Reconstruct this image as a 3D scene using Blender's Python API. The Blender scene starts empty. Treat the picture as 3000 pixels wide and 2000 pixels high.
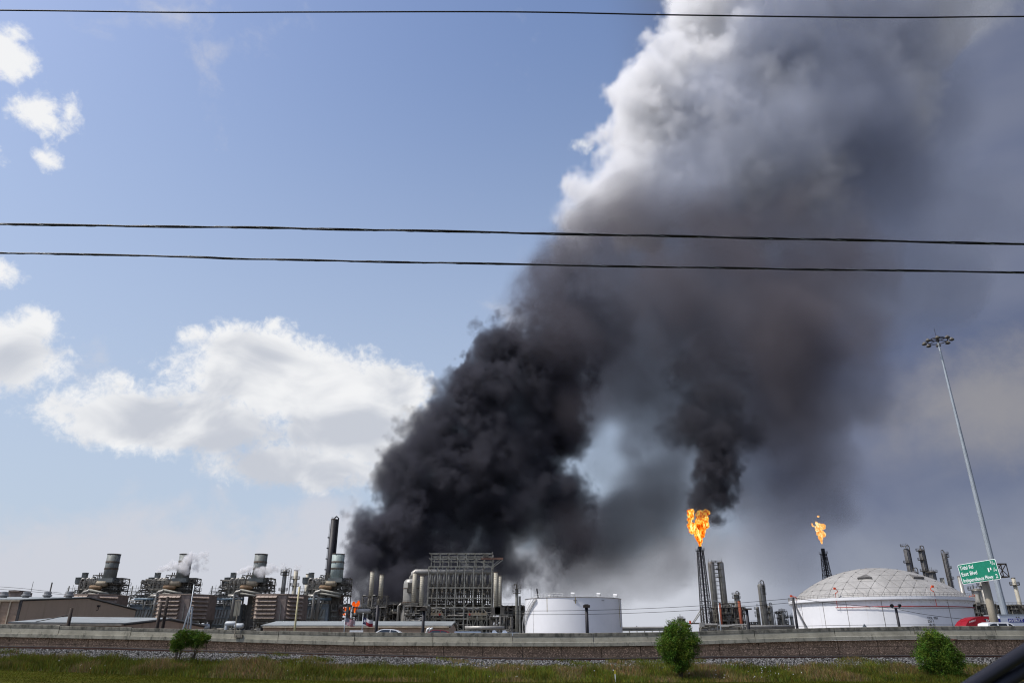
import bpy, math, random
import numpy as np
from mathutils import Vector, Matrix

SC = bpy.context.scene
COL = SC.collection
rnd = random.Random(7)
R = math.radians

# ------------------------------------------------------------------ camera, sky, sun, exposure
F, TH, EYE = 2100.0, R(22.5), 1.9
CT, ST = math.cos(TH), math.sin(TH)


def W(px, py, Y):
    """world point on the plane y = Y seen at photo pixel (px, py)"""
    cx, cy = (px - 1500) / F, (1000 - py) / F
    d = CT - cy * ST
    return Vector((cx * Y / d, Y, EYE + (ST + cy * CT) * Y / d))


def PM(py, Y):
    """photo pixels per metre around row py at distance Y"""
    cy = (1000 - py) / F
    return F * (CT - cy * ST) / Y


def AZEL(px, py):
    v = W(px, py, 1.0) - Vector((0, 0, EYE))
    return math.degrees(math.atan2(v.x, v.y)), math.degrees(math.atan2(v.z, math.hypot(v.x, v.y)))


cam = bpy.data.cameras.new('camera')
cam.sensor_width = 36
cam.lens = 36 * F / 3000
cam.clip_start = 0.05
cam.clip_end = 20000
cam.dof.use_dof = True
cam.dof.focus_distance = 120
cam.dof.aperture_fstop = 14
camo = bpy.data.objects.new('camera', cam)
camo.location = (0, 0, EYE)
camo.rotation_euler = (math.pi / 2 + TH, 0, 0)
COL.objects.link(camo)
SC.camera = camo

SUN = Vector((-0.56, -0.13, 0.82)).normalized()          # towards the sun: high, from the left
sl = bpy.data.lights.new('sun', 'SUN')
sl.energy = 3.7
sl.angle = R(0.5)
sl.color = (1.0, 0.95, 0.88)
so = bpy.data.objects.new('sun', sl)
so.rotation_euler = SUN.to_track_quat('Z', 'Y').to_euler()
COL.objects.link(so)

SC.view_settings.view_transform = 'Standard'
SC.view_settings.look = 'None'
SC.view_settings.gamma = 1
SC.view_settings.use_curve_mapping = False
SC.view_settings.exposure = 0.0
SC.cycles.volume_bounces = 6
SC.cycles.max_bounces = 10
SC.cycles.filter_width = 1.15
SC.cycles.diffuse_bounces = 3
SC.cycles.glossy_bounces = 2
SC.cycles.volume_step_rate = 1.6
SC.cycles.volume_max_steps = 384
SC.cycles.use_denoising = True
SC.cycles.use_adaptive_sampling = True
SC.cycles.adaptive_threshold = 0.02
SC.cycles.sample_clamp_indirect = 4.0


class NT:
    """tiny node helper"""
    def __init__(s, nt):
        s.nt = nt; s.N = nt.nodes; s.L = nt.links

    def put(s, sock, v):
        if v is None: return
        if hasattr(v, 'is_output'): s.L.new(v, sock)
        else: sock.default_value = v

    def m(s, op, a, b=None, c=None, clamp=False):
        n = s.N.new('ShaderNodeMath'); n.operation = op; n.use_clamp = clamp
        s.put(n.inputs[0], a); s.put(n.inputs[1], b)
        if c is not None: s.put(n.inputs[2], c)
        return n.outputs[0]

    def v(s, op, a, b=None, scale=None):
        n = s.N.new('ShaderNodeVectorMath'); n.operation = op
        s.put(n.inputs[0], a); s.put(n.inputs[1], b)
        if scale is not None: s.put(n.inputs['Scale'], scale)
        return n.outputs['Value'] if op in ('DOT_PRODUCT', 'LENGTH', 'DISTANCE') else n.outputs[0]

    def noise(s, vec, scale, detail=4, rough=0.55, dist=0.0):
        n = s.N.new('ShaderNodeTexNoise')
        s.put(n.inputs['Vector'], vec); n.inputs['Scale'].default_value = scale
        n.inputs['Detail'].default_value = detail; n.inputs['Roughness'].default_value = rough
        n.inputs['Distortion'].default_value = dist
        return n.outputs['Fac']

    def step(s, x, a, b, smooth=True):
        n = s.N.new('ShaderNodeMapRange'); n.interpolation_type = 'SMOOTHSTEP' if smooth else 'LINEAR'
        s.put(n.inputs[0], x); s.put(n.inputs[1], a); s.put(n.inputs[2], b)
        n.inputs[3].default_value = 0; n.inputs[4].default_value = 1
        return n.outputs[0]

    def mix(s, f, a, b, mode='MIX'):
        n = s.N.new('ShaderNodeMix'); n.data_type = 'RGBA'; n.blend_type = mode
        s.put(n.inputs[0], f)
        s.put(n.inputs[6], tuple(a) + (1,) if isinstance(a, tuple) and len(a) == 3 else a)
        s.put(n.inputs[7], tuple(b) + (1,) if isinstance(b, tuple) and len(b) == 3 else b)
        return n.outputs[2]

    def xyz(s, x, y, z):
        n = s.N.new('ShaderNodeCombineXYZ')
        s.put(n.inputs[0], x); s.put(n.inputs[1], y); s.put(n.inputs[2], z)
        return n.outputs[0]


SKY_K = 0.15
world = bpy.data.worlds.new('World')
SC.world = world
world.use_nodes = True
wt = NT(world.node_tree)
wt.N.clear()
wout = wt.N.new('ShaderNodeOutputWorld')
bg = wt.N.new('ShaderNodeBackground')
bg.inputs[1].default_value = SKY_K
wt.L.new(bg.outputs[0], wout.inputs[0])
sky = wt.N.new('ShaderNodeTexSky')
sky.sky_type = 'NISHITA'
sky.sun_disc = False
sky.sun_elevation = math.asin(SUN.z)
sky.sun_rotation = math.atan2(SUN.x, SUN.y)
sky.altitude = 0
sky.air_density = 1.0
sky.dust_density = 2.2
sky.ozone_density = 1.6
geo = wt.N.new('ShaderNodeTexCoord')
D = wt.v('NORMALIZE', geo.outputs['Generated'])
sx = wt.N.new('ShaderNodeSeparateXYZ'); wt.L.new(D, sx.inputs[0])
hyp = wt.m('SQRT', wt.m('ADD', wt.m('MULTIPLY', sx.outputs[0], sx.outputs[0]), wt.m('MULTIPLY', sx.outputs[1], sx.outputs[1])))
az = wt.m('MULTIPLY', wt.m('ARCTAN2', sx.outputs[0], sx.outputs[1]), 180 / math.pi)
el = wt.m('MULTIPLY', wt.m('ARCTAN2', sx.outputs[2], hyp), 180 / math.pi)
nA = wt.noise(D, 7.0, 6, 0.58, 0.25)
nB = wt.noise(D, 24.0, 7, 0.66, 0.35)
nF = wt.noise(D, 85.0, 4, 0.6, 0.4)
nC = wt.noise(D, 3.2, 3, 0.5)
nE = wt.noise(wt.v('MULTIPLY', D, (1.0, 1.0, 1.7)), 9.0, 4, 0.5, 0.6)
AC = wt.m('SUBTRACT', nA, 0.5)
BC = wt.m('SUBTRACT', nB, 0.5)
FC = wt.m('SUBTRACT', nF, 0.5)
CUM_MAX = []


def blob(px, py, rx, ry):
    a, e = AZEL(px, py)
    a2, e2 = AZEL(px + rx, py)
    a3, e3 = AZEL(px, py - ry)
    ra, re = abs(a2 - a), abs(e3 - e)
    dx = wt.m('MULTIPLY', wt.m('SUBTRACT', az, a), 1 / ra)
    dy = wt.m('MULTIPLY', wt.m('SUBTRACT', el, e), 1 / re)
    q = wt.m('SQRT', wt.m('ADD', wt.m('MULTIPLY', dx, dx), wt.m('MULTIPLY', dy, dy)))
    return wt.m('MULTIPLY', wt.m('SUBTRACT', 1.0, q), min(1.0, max(.45, (ra * re) ** .5 / 3.2)))


def union(bl):
    f = blob(*bl[0])
    for b in bl[1:]:
        n = wt.N.new('ShaderNodeMath'); n.operation = 'SMOOTH_MAX'
        wt.L.new(f, n.inputs[0]); wt.L.new(blob(*b), n.inputs[1]); n.inputs[2].default_value = 0.2
        f = n.outputs[0]
    return f


CUM = [(880, 1130, 420, 170), (770, 1050, 240, 120), (1130, 1140, 190, 115), (430, 1240, 360, 110), (880, 1370, 330, 85),
       (1040, 1250, 300, 150), (620, 1240, 300, 120), (20, 1040, 210, 150), (110, 960, 110, 90), (20, 170, 130, 95), (110, 330, 130, 80), (205, 330, 55, 95), (0, 800, 100, 60),
       (570, 985, 80, 45), (350, 1125, 90, 45), (690, 960, 30, 25), (800, 950, 40, 35), (-40, 440, 90, 60), (1712, 425, 60, 40), (140, 470, 70, 45), (50, 100, 60, 40)]
cum = union(CUM)
cdens = wt.m('ADD', cum, wt.m('ADD', wt.m('MULTIPLY', AC, 0.75), wt.m('ADD', wt.m('MULTIPLY', BC, 0.85), wt.m('MULTIPLY', FC, 0.55))))
calpha = wt.step(cdens, 0.02, 0.44)
# flat-bottomed cumulus: greyer undersides and hollows
hgt = wt.m('ADD', wt.m('MULTIPLY', wt.m('SUBTRACT', nE, 0.5), 1.9), wt.m('MULTIPLY', wt.m('SUBTRACT', 15.0, el), 0.055))
cshade = wt.step(wt.m('ADD', hgt, wt.m('MULTIPLY', cum, 0.6)), -0.1, 0.62)
ccol = wt.mix(cshade, (5.95, 6.0, 6.1), (3.8, 4.0, 4.45))
# thin low cloud towards the horizon
low = wt.m('ADD', wt.step(el, 13.5, 1.0), wt.m('MULTIPLY', wt.m('SUBTRACT', nC, 0.5), 1.5))
lalpha = wt.m('MULTIPLY', wt.step(wt.m('ADD', low, wt.m('ADD', wt.m('MULTIPLY', AC, 1.6), wt.m('MULTIPLY', BC, 0.7))), 0.25, 0.8), 0.8)
haze_a = wt.m('MULTIPLY', wt.step(el, 52.0, 1.0), 0.85)
# smoke-laden grey cloud deck over the right half
dw = wt.m('ADD', az, wt.m('MULTIPLY', wt.m('SUBTRACT', nC, 0.5), 14.0))
dalpha = wt.step(dw, 9.0, 24.0)
dback = wt.step(az, 175.0, 130.0)
dalpha = wt.m('MULTIPLY', dalpha, dback)
dn = wt.noise(wt.v('MULTIPLY', D, (1.0, 1.0, 2.2)), 3.6, 4, 0.5, 0.3)
dcol = wt.mix(wt.step(dn, 0.34, 0.72), (0.78, 0.98, 1.65), (1.22, 1.38, 1.95))
pale = wt.m('MULTIPLY', wt.step(wt.m('ADD', wt.m('MULTIPLY', blob(2950, 1180, 560, 260), 1.0), wt.m('ADD', wt.m('MULTIPLY', AC, 1.5), wt.m('MULTIPLY', BC, .5))), 0.0, 0.9), 0.8)
dcol = wt.mix(pale, dcol, (2.15, 2.1, 2.2))
dcol = wt.mix(wt.m('MULTIPLY', wt.step(wt.m('ADD', blob(2800, 40, 380, 130), wt.m('ADD', AC, BC)), 0.0, 0.6), 0.6), dcol, (2.2, 2.3, 2.6))
dcol = wt.mix(wt.step(wt.m('ADD', el, wt.m('MULTIPLY', AC, 8.0)), 13.0, 0.0), dcol, (2.05, 2.25, 2.75))
blue = wt.mix(1.0, sky.outputs[0], (1.03, 1.06, 1.17), 'MULTIPLY')
c = wt.mix(haze_a, blue, (3.4, 3.95, 4.7))
c = wt.mix(lalpha, c, (4.25, 4.3, 4.7))
c = wt.mix(calpha, c, ccol)
c = wt.mix(dalpha, c, dcol)
wt.L.new(c, bg.inputs[0])

# ------------------------------------------------------------------ materials
MATS = {}


def hexlin(h):
    h = h.lstrip('#')
    out = []
    for i in (0, 2, 4):
        v = int(h[i:i + 2], 16) / 255
        out.append(v / 12.92 if v <= 0.04045 else ((v + 0.055) / 1.055) ** 2.4)
    return tuple(out)


def mat(name, col, rough=0.6, metal=0.0, var=0.25, scale=1.0, dirt=None, dirt_amt=0.0, streak=False, bump=0.0, bscale=None, tint=False, spec=0.4):
    """weathered procedural surface: value variation plus an optional second tone (dirt, rust, lichen), streaked downward if asked"""
    m = bpy.data.materials.new(name)
    m.use_nodes = True
    t = NT(m.node_tree)
    b = t.N['Principled BSDF']
    tc = t.N.new('ShaderNodeTexCoord').outputs['Object']
    n1 = t.noise(tc, scale, 6, 0.62)
    dark = tuple(x * (1 - var) for x in col)
    lite = tuple(min(1, x * (1 + var)) for x in col)
    c = t.mix(t.step(n1, 0.32, 0.68), dark, lite)
    if dirt:
        vec = t.v('MULTIPLY', tc, (3.0, 3.0, 0.25)) if streak else tc
        n2 = t.noise(vec, scale * 1.7, 7, 0.66)
        f = t.m('MULTIPLY', t.step(n2, 0.62 - dirt_amt * 0.3, 0.78 - dirt_amt * 0.2), min(1.0, 0.5 + dirt_amt * 0.5))
        c = t.mix(f, c, dirt)
    if tint:
        a = t.N.new('ShaderNodeAttribute'); a.attribute_name = 'tint'
        c = t.mix(1.0, c, a.outputs['Color'], 'MULTIPLY')
    t.L.new(c, b.inputs['Base Color'])
    b.inputs['Roughness'].default_value = rough
    b.inputs['Metallic'].default_value = metal
    b.inputs['Specular IOR Level'].default_value = spec
    if bump:
        bn = t.N.new('ShaderNodeBump'); bn.inputs['Strength'].default_value = bump; bn.inputs['Distance'].default_value = 0.05
        t.L.new(t.noise(tc, bscale or scale * 6, 5, 0.65), bn.inputs['Height'])
        t.L.new(bn.outputs[0], b.inputs['Normal'])
    MATS[name] = m
    return m


H = hexlin
steel = mat('painted_grey_steel', H('87867d'), 0.55, 0.1, 0.25, 0.5, H('4a3d33'), 0.35, True)
dsteel = mat('dark_structural_steel', H('605c55'), 0.65, 0.1, 0.3, 0.6, H('2f2823'), 0.4, True)
shadesteel = mat('shaded_column_steel', H('5b5a5c'), 0.6, 0.1, 0.2, 0.4, H('3f3c3b'), 0.35, True)  # grey steel darkened in its colour to stand for smoke shade on far columns
black = mat('blackened_steel', H('26252a'), 0.55, 0.2, 0.25, 0.4, H('3a3836'), 0.3, True)
lagging = mat('aluminium_lagging', H('9a9892'), 0.45, 0.3, 0.15, 0.4, H('6d6257'), 0.35, True)
stackm = mat('weathered_stack_steel', H('6f7472'), 0.6, 0.1, 0.15, 0.3, H('595650'), 0.35, True)
stackm4 = mat('pale_green_stack_steel', H('93a09d'), 0.6, 0.1, 0.12, 0.3, H('6e6c64'), 0.3, True)
rib_stack = mat('ribbed_grey_stack', H('aaa596'), 0.6, 0.1, 0.12, 0.5, H('6f6552'), 0.35, True)
ring = mat('rusty_ring_steel', H('5e4f42'), 0.75, 0.1, 0.3, 0.6)
bluecase = mat('blue_grey_casing', H('7f878a'), 0.55, 0.1, 0.2, 0.3, H('494540'), 0.35, True)
palepanel = mat('pale_inlet_panel', H('9a9d98'), 0.5, 0.1, 0.15, 0.4, H('6c6357'), 0.35, True)
tanlouver = mat('faded_tan_sheet', H('9c8c7f'), 0.6, 0.0, 0.18, 0.4, H('5e4c43'), 0.35, True)
tandark = mat('brown_louver_steel', H('82756d'), 0.65, 0.0, 0.18, 0.5, H('4d3f38'), 0.4, True)
tandrum = mat('stained_tan_drum', H('8d8370'), 0.6, 0.1, 0.2, 0.5, H('6e5230'), 0.4, True)
rustdrum = mat('rusty_orange_drum', H('80694f'), 0.7, 0.1, 0.3, 0.5, H('6a4128'), 0.5)
brownbeam = mat('brown_runway_beam', H('6e5145'), 0.7, 0.0, 0.2, 0.6)
rust = mat('brick_red_rust', H('8a4a35'), 0.8, 0.0, 0.25, 0.5, H('5b2e22'), 0.4, True)
bluepipe = mat('dull_blue_pipe', H('5d6f7c'), 0.5, 0.1, 0.15, 0.5)
pipework = mat('mixed_pipe_lagging', H('7d7a73'), 0.55, 0.15, 0.45, 0.6, H('332c27'), 0.5)
whitep = mat('white_tank_paint', H('e4e5e8'), 0.4, 0.0, 0.03, 0.15, H('b9b4a6'), 0.12, True)
whitep2 = mat('clean_white_paint', H('e6e6e4'), 0.45, 0.0, 0.04, 0.3)
seamm = mat('grey_seam', H('8d8a86'), 0.6)
duststain = mat('ochre_stain', H('a99a6c'), 0.7, 0.0, 0.2, 1.0)
domem = mat('weathered_aluminium_panel', H('a6a4a0'), 0.5, 0.2, 0.10, 0.12, H('918f8a'), 0.3)
domebar = mat('dome_batten', H('86837d'), 0.6, 0.2)
hub = mat('dark_hub', H('3a3838'), 0.6)
hubc = mat('grey_hub_cover', H('6a6866'), 0.6)
redp = mat('red_fire_pipe', H('a02a22'), 0.5, 0.0, 0.2, 0.6)
orangep = mat('orange_monitor_paint', H('d8532c'), 0.5, 0.0, 0.1, 1.0)
tansheet = mat('tan_cladding', H('bca994'), 0.6, 0.0, 0.06, 0.12, H('9c8873'), 0.3, True)
tansheet2 = mat('light_tan_cladding', H('b39b86'), 0.6, 0.0, 0.06, 0.15, H('8c7460'), 0.3, True)
roofm = mat('grey_sheet_roof', H('8f9391'), 0.5, 0.2, 0.08, 0.1, H('73716a'), 0.3)
trimm = mat('cream_trim', H('b2a48e'), 0.6)
ventm = mat('galvanised_vent', H('909090'), 0.45, 0.4, 0.12, 1.0)
galv = mat('galvanised_pole', H('a4abb0'), 0.45, 0.45, 0.10, 0.5, H('858a8c'), 0.3, True)
post = mat('weathered_sign_post', H('948c7c'), 0.6, 0.1, 0.12, 0.8, H('6c6355'), 0.4, True)
wood = mat('creosoted_pole_wood', H('3b332d'), 0.85, 0.0, 0.25, 2.0)
cable = mat('black_cable_jacket', H('15151a'), 0.55, 0.0, 0.2, 8.0, bump=0.3, bscale=30)
signg = mat('green_sign_sheet', H('0d7a5f'), 0.45, 0.0, 0.06, 2.0)
signw = mat('white_sign_letters', H('e8ebea'), 0.45, 0.0, 0.02, 2.0)
carw = mat('white_car_paint', H('d9dbdc'), 0.25, 0.0, 0.02, 1.0)
carm = mat('maroon_car_paint', H('6e1c28'), 0.3, 0.0, 0.05, 1.0)
truckr = mat('red_truck_paint', H('8f0f1d'), 0.28, 0.0, 0.06, 1.0)
trailer = mat('white_trailer_sheet', H('c9cfd8'), 0.4, 0.1, 0.04, 0.6)
paleblue = mat('pale_blue_sheet', H('aebccd'), 0.4, 0.1, 0.05, 0.6)
bandm = mat('dark_blue_band', H('2a2c86'), 0.4, 0.0, 0.05, 1.0)
tyre = mat('tyre_rubber', H('19191a'), 0.85, 0.0, 0.1, 3.0)
carframe = mat('dark_rubber_trim', H('1f2029'), 0.45, 0.0, 0.15, 6.0)
glass = mat('dark_window_glass', H('20262c'), 0.08, 0.0, 0.05, 1.0, spec=0.8)
barkm = mat('grey_bark', H('4b4034'), 0.9, 0.0, 0.3, 6.0)
rail_m = mat('rusty_rail', H('4a3027'), 0.6, 0.3, 0.25, 1.5)
railtop = mat('worn_rail_head', H('5f5853'), 0.5, 0.3, 0.1, 1.0)
sleeper = mat('old_sleeper_timber', H('3a3129'), 0.9, 0.0, 0.3, 2.0)
yellow = mat('yellow_marker', H('c9b72e'), 0.5, 0.0, 0.05, 2.0)
asphalt = mat('worn_asphalt', (0.05, 0.05, 0.052), 0.9, 0.0, 0.2, 0.6)
flagw = mat('flag_white', H('c9c8cc'), 0.8)
flagr = mat('flag_red', H('8e2430'), 0.8)
flagb = mat('flag_blue', H('2b2c4d'), 0.8)
antm = mat('beige_sign_board', H('8f8b7c'), 0.6, 0.0, 0.1, 1.0, H('6b665a'), 0.3, True)


def concrete(name, col, lichen, amt, speck=False):
    m = bpy.data.materials.new(name)
    m.use_nodes = True
    t = NT(m.node_tree)
    b = t.N['Principled BSDF']
    g = t.N.new('ShaderNodeNewGeometry')
    tc = g.outputs['Position']
    n1 = t.noise(tc, 0.9, 7, 0.65)
    c = t.mix(t.step(n1, 0.3, 0.7), tuple(x * 0.78 for x in col), tuple(x * 1.18 for x in col))
    n2 = t.noise(t.v('MULTIPLY', tc, (1.0, 1.0, 0.5)), 2.3, 8, 0.72, 0.4)
    c = t.mix(t.m('MULTIPLY', t.step(n2, 0.60 - amt * 0.22, 0.72 - amt * 0.12), 0.8), c, lichen)
    if speck:
        vo = t.N.new('ShaderNodeTexVoronoi'); t.L.new(tc, vo.inputs['Vector']); vo.inputs['Scale'].default_value = 22
        sp = t.N.new('ShaderNodeSeparateColor'); t.L.new(vo.outputs['Color'], sp.inputs[0])
        c = t.mix(t.step(sp.outputs[0], 0.80, 0.95), c, tuple(min(1, x * 2.6) for x in col))
        c = t.mix(t.step(sp.outputs[1], 0.7, 0.9), c, tuple(x * 0.45 for x in col))
    t.L.new(c, b.inputs['Base Color'])
    b.inputs['Roughness'].default_value = 0.9
    b.inputs['Specular IOR Level'].default_value = 0.1
    bn = t.N.new('ShaderNodeBump'); bn.inputs['Strength'].default_value = 0.5; bn.inputs['Distance'].default_value = 0.03
    t.L.new(t.noise(tc, 14, 6, 0.7), bn.inputs['Height'])
    t.L.new(bn.outputs[0], b.inputs['Normal'])
    return m


barm = concrete('stained_barrier_concrete', H('9d998a'), H('55544a'), 0.22)
barcap = concrete('lichen_capped_concrete', H('7d7a70'), H('3a3b36'), 0.75)
copm = concrete('blotched_coping_concrete', H('979486'), H('55554c'), 0.5)
panelm = concrete('brown_aggregate_panel', H('957d69'), H('5f4f44'), 0.3, True)
ballm = concrete('grey_ballast', H('4b4a48'), H('262523'), 0.45, True)


def plant_mat(name, col, var=0.35, trans=0.25):
    m = bpy.data.materials.new(name)
    m.use_nodes = True
    t = NT(m.node_tree)
    b = t.N['Principled BSDF']
    a = t.N.new('ShaderNodeAttribute'); a.attribute_name = 'tint'
    c = t.mix(1.0, col, a.outputs['Color'], 'MULTIPLY')
    t.L.new(c, b.inputs['Base Color'])
    b.inputs['Roughness'].default_value = 0.85
    b.inputs['Specular IOR Level'].default_value = 0.04
    tr = t.N.new('ShaderNodeBsdfTranslucent'); t.L.new(c, tr.inputs[0])
    mx = t.N.new('ShaderNodeMixShader'); mx.inputs[0].default_value = trans
    t.L.new(b.outputs[0], mx.inputs[1]); t.L.new(tr.outputs[0], mx.inputs[2])
    t.L.new(mx.outputs[0], t.N['Material Output'].inputs[0])
    return m


leafm = plant_mat('bush_leaf', (0.080, 0.150, 0.026))
grassm = plant_mat('rough_grass_blade', (0.112, 0.114, 0.033))


def emis(name, stops, strength, scale, dist=1.0):
    m = bpy.data.materials.new(name)
    m.use_nodes = True
    t = NT(m.node_tree)
    t.N.clear()
    out = t.N.new('ShaderNodeOutputMaterial')
    e = t.N.new('ShaderNodeEmission'); e.inputs[1].default_value = strength
    tc = t.N.new('ShaderNodeTexCoord').outputs['Object']
    f = t.noise(t.v('MULTIPLY', tc, (1.0, 1.0, 0.5)), scale, 5, 0.6, dist)
    r = t.N.new('ShaderNodeValToRGB')
    while len(r.color_ramp.elements) < len(stops): r.color_ramp.elements.new(0.5)
    for q, (p, col) in zip(r.color_ramp.elements, stops):
        q.position = p; q.color = tuple(col) + (1,)
    t.L.new(f, r.inputs[0]); t.L.new(r.outputs[0], e.inputs[0]); t.L.new(e.outputs[0], out.inputs[0])
    return m


flame_big = emis('flare_flame', [(0.33, (0.16, 0.01, 0.0)), (0.41, (0.75, 0.07, 0.002)), (0.475, (1.0, 0.24, 0.01)), (0.535, (1.0, 0.52, 0.05)), (0.60, (1.0, 0.80, 0.23)), (0.69, (1.0, 0.96, 0.62))], 1.3, 0.5, 1.6)
flame_pale = emis('pale_flare_flame', [(0.33, (0.6, 0.14, 0.03)), (0.43, (1.0, 0.34, 0.07)), (0.53, (1.0, 0.60, 0.19)), (0.64, (1.0, 0.86, 0.5))], 1.15, 0.7, 1.6)
flame_red = emis('orange_fire', [(0.3, (0.5, 0.03, 0.0)), (0.5, (0.95, 0.13, 0.01)), (0.68, (1.0, 0.42, 0.08))], 1.0, 0.5, 1.0)

# ------------------------------------------------------------------ mesh helpers
WL = {}


class MB:
    def __init__(s):
        s.v = []; s.f = []

    def add(s, vs, fs):
        o = len(s.v)
        s.v += [tuple(p) for p in vs]
        s.f += [tuple(i + o for i in q) for q in fs]
        return s

    def box(s, c, d, rz=0.0):
        c = Vector(c); hx, hy, hz = d[0] / 2, d[1] / 2, d[2] / 2
        ca, sa = math.cos(rz), math.sin(rz)
        vs = []
        for z in (-hz, hz):
            for x, y in ((-hx, -hy), (hx, -hy), (hx, hy), (-hx, hy)):
                vs.append((c.x + x * ca - y * sa, c.y + x * sa + y * ca, c.z + z))
        return s.add(vs, [(3, 2, 1, 0), (4, 5, 6, 7), (0, 1, 5, 4), (1, 2, 6, 5), (2, 3, 7, 6), (3, 0, 4, 7)])

    def bb(s, a, b):
        a, b = Vector(a), Vector(b)
        return s.box((a + b) / 2, [abs(b[i] - a[i]) for i in range(3)])

    def cyl(s, p0, p1, r0, r1=None, n=12, caps=True):
        r1 = r0 if r1 is None else r1
        p0, p1 = Vector(p0), Vector(p1)
        d = (p1 - p0)
        if d.length < 1e-6: return s
        q = d.to_track_quat('Z', 'Y')
        vs = []
        for p, r in ((p0, r0), (p1, r1)):
            for i in range(n):
                a = 2 * math.pi * i / n
                vs.append(p + q @ Vector((r * math.cos(a), r * math.sin(a), 0)))
        fs = [(i, (i + 1) % n, n + (i + 1) % n, n + i) for i in range(n)]
        if caps: fs += [tuple(range(n - 1, -1, -1)), tuple(range(n, 2 * n))]
        return s.add(vs, fs)

    def tube(s, pts, r, n=8, caps=True):
        pts = [Vector(p) for p in pts]
        vs, fs = [], []
        for k, p in enumerate(pts):
            d = (pts[min(k + 1, len(pts) - 1)] - pts[max(k - 1, 0)]).normalized()
            up = Vector((0, 0, 1)) if abs(d.z) < 0.9 else Vector((0, 1, 0))
            a = d.cross(up).normalized(); b = a.cross(d)
            rr = r[k] if isinstance(r, (list, tuple)) else r
            for i in range(n):
                t = 2 * math.pi * i / n
                vs.append(p + a * (rr * math.cos(t)) + b * (rr * math.sin(t)))
        for k in range(len(pts) - 1):
            for i in range(n):
                j = (i + 1) % n
                fs.append((k * n + i, (k + 1) * n + i, (k + 1) * n + j, k * n + j))
        if caps: fs += [tuple(range(n)), tuple(range(len(pts) * n - 1, len(pts) * n - n - 1, -1))]
        return s.add(vs, fs)

    def beam(s, p0, p1, w, h=None):
        h = w if h is None else h
        p0, p1 = Vector(p0), Vector(p1)
        d = p1 - p0
        if d.length < 1e-6: return s
        q = d.to_track_quat('Z', 'Y')
        vs = [p + q @ Vector((x * w / 2, y * h / 2, 0)) for p in (p0, p1) for x, y in ((-1, -1), (1, -1), (1, 1), (-1, 1))]
        return s.add(vs, [(3, 2, 1, 0), (4, 5, 6, 7), (0, 1, 5, 4), (1, 2, 6, 5), (2, 3, 7, 6), (3, 0, 4, 7)])

    def lathe(s, prof, n=24, c=(0, 0, 0), caps=True):
        c = Vector(c)
        vs, fs = [], []
        for r, z in prof:
            for i in range(n):
                a = 2 * math.pi * i / n
                vs.append(c + Vector((r * math.cos(a), r * math.sin(a), z)))
        for k in range(len(prof) - 1):
            for i in range(n):
                j = (i + 1) % n
                fs.append((k * n + i, k * n + j, (k + 1) * n + j, (k + 1) * n + i))
        if caps:
            fs += [tuple(range(n - 1, -1, -1)), tuple(range((len(prof) - 1) * n, len(prof) * n))]
        return s.add(vs, fs)

    def ringtube(s, c, R_, r, n=24, m=6, a0=0.0, a1=2 * math.pi):
        full = abs(a1 - a0 - 2 * math.pi) < 1e-6
        pts = [Vector(c) + Vector((R_ * math.cos(a0 + (a1 - a0) * i / n), R_ * math.sin(a0 + (a1 - a0) * i / n), 0)) for i in range(n + 1)]
        return s.tube(pts, r, m, caps=not full)

    def ext(s, prof, axis_pts):
        """profile (y, z) pairs swept straight between two x positions; axis_pts = (x0, x1, base_y, base_z0, base_z1)"""
        x0, x1, y, z0, z1 = axis_pts
        n = len(prof)
        vs = [(x0, y + p[0], z0 + p[1]) for p in prof] + [(x1, y + p[0], z1 + p[1]) for p in prof]
        fs = [(i, (i + 1) % n, n + (i + 1) % n, n + i) for i in range(n)]
        fs += [tuple(range(n - 1, -1, -1)), tuple(range(n, 2 * n))]
        return s.add(vs, fs)

    def poly(s, pts, thick):
        """flat polygon given thickness vector"""
        t = Vector(thick); n = len(pts)
        vs = [Vector(p) for p in pts] + [Vector(p) + t for p in pts]
        fs = [tuple(range(n)), tuple(range(2 * n - 1, n - 1, -1))] + [(i, n + i, n + (i + 1) % n, (i + 1) % n) for i in range(n)]
        return s.add(vs, fs)

    def build(s, name, m, parent=None, smooth=False, loc=None, **props):
        org = Vector(WL[parent.name]) if parent is not None else Vector(loc or (0, 0, 0))
        me = bpy.data.meshes.new(name)
        me.from_pydata([(a - org.x, b - org.y, c_ - org.z) for a, b, c_ in s.v], [], s.f)
        me.materials.append(m)
        if smooth:
            me.polygons.foreach_set('use_smooth', [len(p.vertices) == 4 for p in me.polygons])
        me.validate()
        o = bpy.data.objects.new(name, me)
        COL.objects.link(o)
        if parent is not None: o.parent = parent
        else: o.location = org
        WL[o.name] = tuple(org)
        for k, v in props.items(): o[k] = v
        return o


def thing(name, loc, label, cat, group=None):
    o = bpy.data.objects.new(name, None)
    o.empty_display_size = 0.5
    o.location = loc
    o['label'] = label; o['category'] = cat
    if group: o['group'] = group
    COL.objects.link(o)
    WL[o.name] = tuple(loc)
    return o


def tag(o, label, cat, group=None):
    o['label'] = label; o['category'] = cat
    if group: o['group'] = group
    return o


def copy_tree(o, parent=None, offset=(0, 0, 0)):
    c = o.copy(); COL.objects.link(c)
    if parent is not None: c.parent = parent
    else: c.location = Vector(o.location) + Vector(offset)
    WL[c.name] = tuple(Vector(WL[o.name]) + Vector(offset))
    for ch in list(o.children): copy_tree(ch, c, offset)
    return c


def lerp_tab(tab, x):
    if x <= tab[0][0]: return tab[0][1]
    for (a, p), (b, q) in zip(tab, tab[1:]):
        if x <= b: return p + (q - p) * (x - a) / (b - a)
    return tab[-1][1]


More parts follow.
